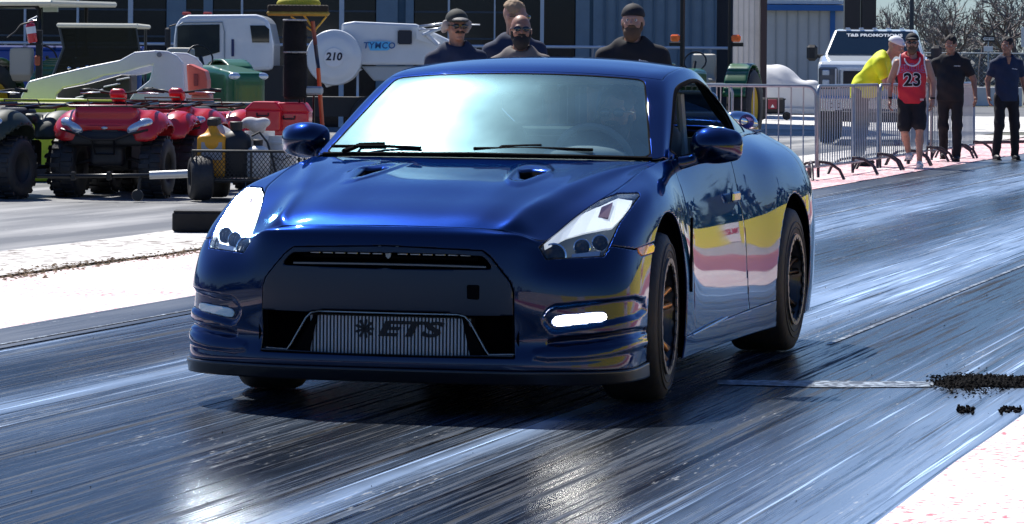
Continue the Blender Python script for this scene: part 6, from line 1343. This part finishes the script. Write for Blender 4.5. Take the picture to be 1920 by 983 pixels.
# ------------------------------------------------------------------ people
def skin(name, c): 
    m = mat(name, c, rough=.5, noise=.12, nscale=14); m.node_tree.nodes['Principled BSDF'].inputs['Subsurface Weight'].default_value = .08; m.node_tree.nodes['Principled BSDF'].inputs['Subsurface Radius'].default_value = (.02, .008, .004); return m
def merge(parts):
    V = []; F = []; n = 0
    for v, f in parts: V.append(v); F.append(np.asarray(f)+n); n += len(v)
    return np.concatenate(V), np.concatenate(F)
def hand_mesh(w, d, side, nrm, curl=.5, s=1.0, res=.0062):
    w = np.array(w, float); d = np.array(d, float); d /= np.linalg.norm(d); nrm = np.array(nrm, float); nrm -= nrm @ d*d; nrm /= np.linalg.norm(nrm); l = np.cross(d, nrm)*side   # d along the fingers, nrm = palm normal, l towards the thumb
    def P_(a, b, c): return w+s*(a*d+b*l+c*nrm)
    fing = []
    for i, (b, L) in enumerate(((.030, .068), (.010, .076), (-.010, .070), (-.028, .056))):
        p0 = P_(.088-.004*abs(i-1), b, 0); a1 = curl*(.5+.15*i); e = P_(.088+L*.45*math.cos(a1), b*1.05, L*.45*math.sin(a1)); a2 = a1+curl*.9; f = e+s*(L*.32*math.cos(a2)*d+L*.32*math.sin(a2)*nrm); a3 = a2+curl*.5; g_ = f+s*(L*.25*math.cos(a3)*d+L*.25*math.sin(a3)*nrm); fing.append((p0, e, f, g_))
    t0 = P_(.030, .030, .005); t1 = P_(.058, .055, .018); t2 = P_(.085, .058, .030)
    def fn(Q):
        r_ = smin(rcone(Q, P_(0, 0, 0), P_(.03, 0, 0), .026*s, .028*s), np.minimum(rcone(Q, P_(.035, .018, 0), P_(.085, .026, 0), .017*s, .013*s), rcone(Q, P_(.035, -.012, 0), P_(.082, -.024, 0), .017*s, .013*s)), .02)
        r_ = smin(r_, rcone(Q, P_(.04, 0, 0), P_(.084, 0, 0), .015*s, .013*s), .012); r_ = smin(r_, np.minimum(rcone(Q, t0, t1, .013*s, .011*s), rcone(Q, t1, t2, .0105*s, .009*s)), .008)
        for (a, b, c, e) in fing: r_ = smin(r_, np.minimum(np.minimum(rcone(Q, a, b, .0095*s, .009*s), rcone(Q, b, c, .009*s, .008*s)), rcone(Q, c, e, .008*s, .007*s)), .004)
        return r_
    c = P_(.08, 0, .02); return surfnet(fn, c-.125*s, c+.125*s, res)
def person(label, loc, rz=0, scale=1.0, skin_m=None, shirt_m=None, trouser_m=None, sleeve=.55, short=False, wide=1.0, belly=0, head=(0, 0, 0), arms=None, legs=None, lean=0, res=.016, hair=None, cap=None, cap_back=False, glasses=False, beard=None, moustache=None, bald=False, jersey=False, hands=True, brim_m=None, trim=None, shoe_m=None, curly=False, bend=0, group=None, sitting=False, tuck=False):
    t = thing('person', label, 'person', loc, rz, group); t.scale = (scale,)*3
    S = np.array
    J = dict(hip=S([0, 0, .94]), chest=S([0, 0, 1.28]), neck=S([0, .01, 1.50]), head=S([0, -.015, 1.665]), sl=S([.175*wide, 0, 1.395]), sr=S([-.175*wide, 0, 1.395]))
    J['hl'] = S([.095, 0, .92]); J['hr'] = S([-.095, 0, .92])
    J.update(dict(el=S([.26*wide, .02, 1.15]), wl=S([.27*wide, -.05, .90]), er=S([-.26*wide, .02, 1.15]), wr=S([-.27*wide, -.05, .90]), kl=S([.11, -.01, .50]), al=S([.12, .03, .09]), kr=S([-.11, -.01, .50]), ar=S([-.12, .03, .09])))
    for dct in (arms, legs):
        if dct: J.update({k: S(v, float) for k, v in dct.items()})
    if bend:       # bend the upper body forward at the hip
        Rm = rotm(bend, 0, 0)
        for k in ('chest', 'neck', 'head', 'sl', 'sr'): J[k] = J['hip']+Rm @ (J[k]-J['hip'])
    Hr = np.array(rotm(*head)); hc = J['head']
    def hl_(Q): return (Q-hc) @ Hr            # local head coords, face towards -y
    def head_f(Q):
        q = hl_(Q)
        d = smin(ellip(q, (0, .012, .028), (.076, .095, .092)), ellip(q, (0, -.018, -.045), (.056, .068, .068)), .04)
        d = smin(d, rcone(q, (0, -.083, .012), (0, -.106, -.022), .010, .014), .012)          # nose
        d = smin(d, ellip(q, (0, -.078, .026), (.050, .018, .012)), .015)                       # brow
        for sx in (-1, 1):
            d = -smin(-d, ellip(q, (sx*.031, -.094, .006), (.015, .014, .010)), .008) if True else d
            d = smin(d, ellip(q, (sx*.078, .012, -.008), (.012, .020, .031)), .006)
            d = smin(d, ellip(q, (sx*.040, -.062, -.030), (.022, .020, .020)), .02)
        d = smin(d, ellip(q, (0, -.086, -.056), (.024, .012, .008)), .008)                      # lips
        d = smin(d, ellip(q, (0, -.070, -.092), (.026, .022, .018)), .02)                       # chin
        return d
    nb = J['neck']; up = (hc-nb)
    def body_f(Q):
        d = head_f(Q); d = smin(d, rcone(Q, nb-S([0, 0, .04]), hc+Hr @ S([0, .01, -.05]), .062*wide**.5, .056), .03)
        d = smin(d, ellip(Q, J['chest'], (.165*wide, .105, .22), (bend, 0, 0)), .06)
        for s_ in 'lr':
            d = smin(d, rcone(Q, J['s'+s_], J['e'+s_], .052*wide, .042*wide**.5), .04); d = smin(d, rcone(Q, J['e'+s_], J['w'+s_], .041*wide**.5, .027), .015)
            d = smin(d, rcone(Q, J['h'+s_], J['k'+s_], .085, .055), .04); kn = J['k'+s_]; an = J['a'+s_]; mid = kn*.65+an*.35+S([0, .02, 0])
            d = smin(d, smin(rcone(Q, kn, mid, .050, .054), rcone(Q, mid, an, .052, .034), .02), .02)
        d = smin(d, ellip(Q, J['hip']+S([0, 0, .03]), (.15, .10, .14)), .06)
        return d
    allp = np.array([v for v in J.values()]); lo = allp.min(0)-.17; hi = allp.max(0)+.17; lo[2] = min(lo[2], J['al'][2]-.1, J['ar'][2]-.1)
    parts = [surfnet(body_f, lo, hi, res)]
    # finer head, replacing nothing but laid over the same surface
    parts.append(surfnet(head_f, hc-.15, hc+.15, .0085))
    if hands:
        for s_, sg in (('l', 1), ('r', -1)): w = J['w'+s_]; d_ = w-J['e'+s_]; parts.append(hand_mesh(w, d_, 1, (-sg, -.25, 0) if not sitting else (0, 0, -1), .55))
    V_, F_ = merge(parts); npmesh('body', V_, F_, skin_m, t, True)
    # shirt
    def fold(Q): return .004*np.sin(Q[..., 2]*38+Q[..., 0]*22)+.003*np.sin(Q[..., 2]*21-Q[..., 0]*35+Q[..., 1]*30)
    hemz = .86 if not tuck else .97; sf = sleeve
    def shirt_f(Q):
        c = J['chest']; hp = J['hip']
        d = smin(ellip(Q, c+S([0, 0, .05]), (.185*wide, .130, .24), (bend, 0, 0)), ellip(Q, hp+(c-hp)*.45+S([0, -.02-belly*.5, 0]), (.165*wide, .125+belly, .24), (bend, 0, 0)), .08)
        d = smin(d, ellip(Q, hp+S([0, -.01, -.03]), (.172*wide**.7, .125+belly*.6, .26)), .06)
        mid = (J['sl']+J['sr'])/2
        if jersey:
            d = smin(d, rcone(Q, mid*.45+J['sl']*.55+S([0, 0, .035]), mid*.45+J['sr']*.55+S([0, 0, .035]), .055, .055), .05); d = np.maximum(d, np.maximum(np.abs(Q[..., 0])-.165-.25*np.maximum(1.38-Q[..., 2], 0)*1.0, -9))
        else:
            for s_ in 'lr': e = J['s'+s_]+(J['e'+s_]-J['s'+s_])*sf; d = smin(d, rcone(Q, J['s'+s_], e, .068*wide**.8, .064*wide**.8), .04)
            d = smin(d, rcone(Q, J['sl'], J['sr'], .056, .056), .06); d = smin(d, np.minimum(rcone(Q, J['sl'], nb-S([0, -.01, .02]), .05, .062), rcone(Q, J['sr'], nb-S([0, -.01, .02]), .05, .062)), .05)
            for s_ in 'lr':
                a = J['s'+s_]; e = J['e'+s_]; ax = (e-a)/np.linalg.norm(e-a); cut = a+(e-a)*sf
                d = np.maximum(d, np.where(np.abs((Q-a) @ ax) < .6, ((Q-cut) @ ax)-.0+np.where(np.linalg.norm(Q-(a+e)/2, axis=-1) < .26, 0, -9)*(1), -9)) if False else d
        nk = nb+S([0, -.035 if not jersey else -.06, .05]); d = -smin(-d, ellip(Q, nk, (.068 if not jersey else .082, .09, .055 if not jersey else .13), (bend, 0, 0)), .01)
        return np.maximum(d+fold(Q), hemz-Q[..., 2])
    sl_lo = np.minimum(J['sl'], J['sr']); pts_ = S([J['sl'], J['sr'], J['el'], J['er'], J['hip'], J['chest'], J['neck']]); V_, F_ = surfnet(shirt_f, pts_.min(0)-.30, pts_.max(0)+.25, res)
    npmesh('shirt' if not jersey else 'jersey', V_, F_, shirt_m, t, True)
    # trousers
    def tr_f(Q):
        d = ellip(Q, J['hip']+S([0, 0, .0]), (.158*wide**.6, .118+belly*.3, .15)); 
        for s_ in 'lr':
            k = J['k'+s_]; a = J['a'+s_]
            if short: e = J['h'+s_]+(k-J['h'+s_])*.86; d = smin(d, rcone(Q, J['h'+s_], e, .092, .094), .05); 
            else: d = smin(d, rcone(Q, J['h'+s_], k, .092, .072), .05); d = smin(d, rcone(Q, k, a+S([0, 0, .0]), .070, .060), .04)
        d = d+.8*fold(Q)
        return np.maximum(d, Q[..., 2]-1.02)
    V_, F_ = surfnet(tr_f, lo, S([hi[0], hi[1], 1.1]), res); npmesh('shorts' if short else 'trousers', V_, F_, trouser_m, t, True)
    # shoes
    for s_ in 'lr':
        a = J['a'+s_]; o = sdf_obj('shoe', lambda Q: np.maximum(smin(ellip(Q, a+S([0, -.085, -.045]), (.048, .115, .045)), ellip(Q, a+S([0, .01, -.03]), (.042, .06, .06)), .04), a[2]-.09-Q[..., 2]), a-S([.1, .25, .12]), a+S([.1, .12, .08]), .013, shoe_m or dk_p, t)
        mb = MB(); mb.box(a+S([0, -.07, -.078]), (.092, .24, .024), bev=.01); mb.build('sole', shoe_m or dk_p, o)
    def hp_(p): return hc+Hr @ S(p, float)
    er = (Matrix(Hr.tolist())).to_euler()
    # eyes
    for sx in (-1, 1):
        mb = MB(); mb.ball((0, 0, 0), .0115, 10, 8); o = mb.build('eye', mat('eye white', (.55, .55, .55), rough=.2), t, True); o.location = Vector(hp_((sx*.031, -.078, .006))); mb = MB(); mb.ball((0, -.0085, 0), .0055, 8, 6); mb.build('iris', mat('iris', (.03, .02, .015), rough=.2), o, True)
    if glasses:
        mb = MB()
        for sx in (-1, 1): mb.add(*(lambda b: (np.concatenate(b.V), b.F))(MB().ball((sx*.033, -.098, .006), (.029, .008, .021), 14, 8)))
        mb.tube([(-.01, -.104, .012), (.01, -.104, .012)], .004, 6)
        for sx in (-1, 1): mb.tube([(sx*.060, -.092, .010), (sx*.078, -.05, .010), (sx*.082, .01, .004)], .004, 6)
        o = mb.build('sunglasses', mat('dark sunglass', (.006, .006, .008), rough=.08, coat=1), t, True); o.location = Vector(hc); o.rotation_euler = er
    def add_head(name, fn, m, r_=.0095): 
        V_, F_ = surfnet(lambda Q: fn(Q), S([-.16, -.22, -.2]), S([.16, .16, .20]), r_); o = npmesh(name, V_, F_, m, t, True); o.location = Vector(hc); o.rotation_euler = er; return o
    nz = lambda q, a=.004: a*np.sin(q[..., 0]*170)*np.sin(q[..., 1]*150+1)*np.sin(q[..., 2]*160+2)
    if hair is not None and not bald:
        def hf(q):
            d = ellip(q, (0, .022, .040), (.086, .100, .098)) if cap is None else ellip(q, (0, .022, .020), (.082, .094, .080)); cut = (q[..., 1]*.55+.045-q[..., 2]*.9) ; d = np.maximum(d, cut+(-.02)); d = np.maximum(d, -ellip(q, (0, -.12, -.01), (.075, .085, .115))); d = d+.004*np.sin(q[..., 0]*90)*np.sin(q[..., 2]*70)
            if curly:
                for sx in (-1, 1):
                    for (y, z, r_) in ((.00, .02, .03), (.03, -.005, .03), (.05, -.03, .028), (-.01, -.005, .022)): d = smin(d, ellip(q, (sx*.090, y, z), (r_,)*3), .015)
            return d+nz(q, .006)
        add_head('hair', hf, hair)
    if beard is not None:
        def bf(q):
            d = smin(ellip(q, (0, -.045, -.085), (.066, .060, .058)), ellip(q, (0, -.062, -.115), (.045, .042, .042)), .03); d = -smin(-d, ellip(q, (0, -.112, -.050), (.026, .022, .011)), .006)
            for sx in (-1, 1): d = smin(d, ellip(q, (sx*.066, -.012, -.035), (.014, .028, .045)), .02)
            d = smin(d, ellip(q, (0, -.094, -.040), (.036, .014, .009)), .008); d = np.maximum(d, q[..., 2]+.002)
            return d+nz(q, .004)
        add_head('beard', bf, beard)
    if moustache is not None: add_head('moustache', lambda q: smin(ellip(q, (-.018, -.100, -.040), (.024, .012, .010), (0, R(-14), 0)), ellip(q, (.018, -.100, -.040), (.024, .012, .010), (0, R(14), 0)), .006), moustache, .006)
    if cap is not None:
        sg = 1 if cap_back else -1
        def cf(q): return np.maximum(ellip(q, (0, .014, .045), (.090, .108, .092)), .035+(.15*q[..., 1]*(1 if cap_back else -1)*-1)*.3-q[..., 2])
        c_ = add_head('cap', cf, cap)
        V_, F_ = surfnet(lambda q: np.maximum(np.maximum(ellip(q, (0, sg*.105, .046), (.070, .085, .030)), -ellip(q, (0, sg*.105, .036), (.075, .09, .028))), -(sg*q[..., 1]-.07)), S([-.1, -.22, -.02]), S([.1, .22, .1]), .006); npmesh('brim', V_, F_, brim_m or cap, c_, True)
        mb = MB(); mb.ball((0, .014, .137), (.009, .009, .005), 8, 5); mb.build('cap_button', cap, c_, True)
    return t, J, shirt_f, (hc, er)
def wrap_text(s, name, m, t, fn, x, z, size, y0=-.6, off=.004, bold=.004, sx=1, curve=0, rot=0):
    o = text(s, name, m, t, (0, 0, 0), (0, 0, 0), size, .0015, bold, sx=1); me = o.data
    bm_ = __import__('bmesh').new(); bm_.from_mesh(me); __import__('bmesh').ops.subdivide_edges(bm_, edges=[e for e in bm_.edges if e.calc_length() > .02], cuts=2); bm_.to_mesh(me); bm_.free()
    V_ = np.array([v.co[:] for v in me.vertices]); X_ = V_[:, 0]*sx; Z_ = V_[:, 1]-curve*X_**2; c_, s_ = math.cos(rot), math.sin(rot); px_ = x+X_*c_-Z_*s_; pz_ = z+X_*s_+Z_*c_; y = np.full(len(V_), y0)
    for _ in range(60): y = y+np.clip(fn(np.stack([px_, y, pz_], 1)), -.02, .05)*.8
    y = y-off-np.where(V_[:, 2] > 0, .0015, 0)
    for v, a, b, c in zip(me.vertices, px_, y, pz_): v.co = (a, b, c)
    o.scale = (1, 1, 1); me.update(); return o
def logo(t, fn, x, z, w, h, m, rot=0):      # small worn print with no legible words, lying on the cloth
    vs = []; fs = []; n_ = max(4, int(w/h*1.6)); c_, s_ = math.cos(rot), math.sin(rot)
    for k in range(n_):
        a0 = -w/2+w*k/n_; a1 = a0+w/n_*.72; hh = h*(.5+.5*abs(math.sin(k*2.3+1))); b0 = len(vs)
        for (a, b) in ((a0, -hh/2), (a1, -hh/2), (a1, hh/2), (a0, hh/2)):
            px_, pz_ = x+a*c_-b*s_, z+a*s_+b*c_; y = np.array([-.6])
            for _ in range(60): y = y+np.clip(fn(np.array([[px_, y[0], pz_]])), -.02, .05)*.8
            vs.append((px_, float(y[0])-.004, pz_))
        fs.append([b0, b0+1, b0+2, b0+3])
    o = npmesh('shirt_print', vs, fs, m, t, False); s = o.modifiers.new('thickness', 'SOLIDIFY'); s.thickness = .001; return o
sk1 = skin('tanned skin', (.30, .15, .10)); sk2 = skin('fair skin', (.40, .22, .16)); sk3 = skin('brown skin', (.20, .10, .065))
navy = mat('navy cotton', (.010, .022, .060), rough=.85, bump=.1, bscale=200, noise=.15, nscale=9); blackc = mat('black cotton', (.010, .010, .014), rough=.88, noise=.2, nscale=9); greyc = mat('taupe cotton', (.16, .14, .13), rough=.85, noise=.1, nscale=9); hiviz = mat('yellow shirt', (.72, .80, .01), rough=.7, noise=.06, nscale=6); redj = mat('red jersey cloth', (.58, .010, .030), rough=.6, noise=.08, nscale=9, bump=.08, bscale=300)
brown_h = mat('brown hair', (.10, .055, .03), rough=.8); dark_h = mat('dark hair', (.012, .009, .008), rough=.75); fair_h = mat('sandy hair', (.30, .20, .12), rough=.8); grey_h = mat('sun grey hair', (.32, .29, .27), rough=.85); capg = mat('charcoal cap', (.030, .034, .030), rough=.8, noise=.2, nscale=30); capw = mat('white cap', (.72, .74, .76), rough=.7); whs = mat('white shoe', (.7, .7, .68), rough=.5); redprint = mat('red shirt print', (.45, .02, .05), rough=.7); whp = mat('white shirt print', (.7, .7, .72), rough=.7)
gb_ = 'bystanders standing behind the coupe'
t, J, fn, _h = person('man in a charcoal cap, sunglasses and moustache, leftmost of those behind the roof', (wp(856, 122, 29.2)[0], 29.2, 0), R(6), 1.02, sk1, navy, blackc, wide=1.0, cap=capg, brim_m=mat('grey brim', (.10, .10, .10), rough=.7), glasses=True, moustache=dark_h, hair=grey_h, curly=True, head=(R(4), 0, R(10)), beard=None)
logo(t, fn, .03, 1.27, .30, .05, redprint)
t, J, fn, _h = person('tall sandy haired man in a navy shirt looking to the right behind the bald man', (wp(965, 122, 30.4)[0], 30.4, 0), R(18), 1.075, sk2, navy, blackc, wide=1.06, hair=fair_h, head=(R(6), 0, R(38)), glasses=True)
t, J, fn, _h = person('bald man with sunglasses and a full black beard in a taupe shirt', (wp(976, 122, 28.0)[0], 28.0, 0), R(0), .995, sk1, greyc, blackc, wide=1.02, bald=True, glasses=True, beard=dark_h, head=(R(-3), 0, R(4)))
t, J, fn, _h = person('big bearded man in a black cap and black shirt standing alone behind the roof', (wp(1186, 122, 28.6)[0], 28.6, 0), R(-4), 1.045, sk2, blackc, blackc, wide=1.15, belly=.05, cap=mat('black cap', (.008, .008, .012), rough=.8), cap_back=True, beard=brown_h, head=(R(-2), 0, R(-4)), sleeve=.75)
logo(t, fn, .10, 1.36, .10, .022, whp, R(-14))
# leaning marshal in yellow
t, J, fn, _h = person('man in a bright yellow shirt and white cap bending over the crowd barrier', (wp(1614, 122, 51.6)[0], 51.6, 0), R(74), 1.12, sk2, hiviz, blackc, wide=1.08, belly=.05, bend=R(37), cap=capw, hair=grey_h, head=(R(20), 0, 0), arms=dict(el=(.24, -.38, 1.02), wl=(.16, -.55, .90), er=(-.24, -.38, 1.02), wr=(-.16, -.55, .90)), group=None)
# walkers
walk = 'men walking past the crowd barriers'
jx, jy = gp(1722, 316)
t, J, fn, hd = person('man in a red basketball jersey numbered 23, black shorts and white shoes, walking', (jx-.10, jy, 0), R(-3), 1.045, sk2, redj, blackc, wide=1.10, short=True, jersey=True, cap=mat('black cap', (.008, .008, .012), rough=.8), cap_back=False, glasses=True, beard=mat('short brown beard', (.12, .07, .045), rough=.9), head=(R(2), 0, R(-6)), res=.013,
    arms=dict(el=(.285, .02, 1.15), wl=(.27, -.10, .90), er=(-.285, .03, 1.15), wr=(-.295, -.03, .90)), legs=dict(kl=(.10, -.12, .52), al=(.10, -.16, .09), kr=(-.10, -.10, .50), ar=(-.02, .26, .20)), shoe_m=whs, group=walk)
whj = mat('jersey white trim', (.75, .72, .74), rough=.6)
wrap_text('23', 'jersey_number', whj, t, fn, .0, 1.17, .235, bold=.016, sx=1.0, off=.004); wrap_text('23', 'jersey_number', blackc, t, fn, .0, 1.17, .235, bold=.006, sx=1.0, off=.009)
wrap_text('BULLS', 'jersey_lettering', mat('jersey purple edge', (.30, .12, .30), rough=.6), t, fn, .0, 1.335, .125, bold=.010, sx=1.02, curve=.9); wrap_text('BULLS', 'jersey_lettering', redj, t, fn, .0, 1.335, .125, bold=.001, sx=1.02, off=.007, curve=.9)
def ring(fn, pts, r_, name, m, t):
    mb = MB(); mb.tube(pts, r_, 6); mb.build(name, m, t, True)
def surf_y(fn, x, z, y0=-.5):
    y = np.array([y0]); 
    for _ in range(60): y = y+np.clip(fn(np.array([[x, y[0], z]])), -.02, .05)*.8
    return float(y[0])
nk = []
for a in np.linspace(R(200), R(340), 15): x = .105*math.cos(a); z = 1.475+.115*math.sin(a); nk.append((x, surf_y(fn, x, z)-.004, z))
nk = [(-.10, -.02, 1.515)]+nk+[(.10, -.02, 1.515)]; ring(fn, nk, .011, 'neck_trim', whj, t)
for sx in (-1, 1):
    pr = []
    for z in np.linspace(1.24, 1.48, 9): x = sx*(.165-.006+.25*max(1.38-z, 0)); pr.append((x, surf_y(fn, x*.97, z)-.002, z))
    pr.append((sx*.150, -.01, 1.515)); ring(fn, pr, .011, 'arm_trim', whj, t)
mb = MB(); xs = [(-.118, 1.375), (-.100, 1.367), (-.060, 1.383), (-.100, 1.374)]; mb.prism(xs, .004, (0, 0, 0), 'xz'); o = mb.build('swoosh', whj, t); o.location = (0, surf_y(fn, -.09, 1.375)-.006, 0)
mb = MB(); mb.box((.115, surf_y(fn, .115, .915)-.004, .915), (.075, .004, .028)); mb.build('hem_tag', mat('pale pink tag', (.55, .35, .36), rough=.6), t)
for s_, sx in (('l', 1), ('r', -1)): w = J['w'+s_]; mb = MB(); mb.lathe([(.034, -.012), (.037, 0), (.034, .012)], w+np.array([0, .005, .035]), n=14, cap=False); mb.build('wrist_band', blackc, t, True)
x_, y_ = gp(1771, 303)
t, J, fn, hd = person('heavy set dark haired man all in black looking down as he walks', (x_+.08, y_, 0), R(-10), 1.05, sk1, blackc, blackc, wide=1.16, belly=.05, hair=dark_h, head=(R(14), 0, R(-14)), res=.015,
    arms=dict(el=(.33, .03, 1.16), wl=(.36, -.10, .92), er=(-.30, .05, 1.16), wr=(-.28, -.06, .90)), legs=dict(kl=(.10, -.06, .50), al=(.10, -.04, .09), kr=(-.10, .02, .50), ar=(-.10, .18, .12)), group=walk)
logo(t, fn, .10, 1.36, .09, .014, whp)
x_, y_ = gp(1886, 301)
t, J, fn, hd = person('slim dark haired man in a navy henley and black trousers at the right edge', (x_, y_, 0), R(8), 1.045, sk1, navy, blackc, wide=1.02, hair=dark_h, head=(R(4), 0, R(-38)), res=.015,
    arms=dict(el=(.27, .06, 1.16), wl=(.30, .0, .91), er=(-.27, .04, 1.16), wr=(-.285, -.08, .92)), legs=dict(kl=(.12, -.03, .50), al=(.14, .02, .09), kr=(-.13, -.10, .51), ar=(-.17, -.06, .09)), group=walk)
logo(t, fn, .09, 1.33, .09, .012, whp, R(-6))
mb = MB(); mb.prism([(-.035, 1.50), (.035, 1.50), (.012, 1.40), (-.012, 1.40)], .006, (0, surf_y(fn, 0, 1.42)-.002, 0), 'xz'); mb.build('placket', sk1, t)
# driver
dp_ = cw(np.array([[-1.38, .37, 0]]))[0]
t, J, fn, hd = person('driver in dark clothes seated behind the steering wheel of the blue coupe', (dp_[0], dp_[1], -.46), CAR_RZ+math.pi/2, .98, sk3, blackc, blackc, wide=1.1, cap=None, bald=False, hair=dark_h, beard=dark_h, glasses=True, sitting=True, res=.02, hands=True,
    arms=dict(el=(.24, -.22, 1.20), wl=(.14, -.40, 1.38), er=(-.24, -.22, 1.20), wr=(-.14, -.40, 1.38)), legs=dict(kl=(.13, -.46, 1.02), al=(.13, -.80, .72), kr=(-.13, -.46, 1.02), ar=(-.13, -.80, .72)))
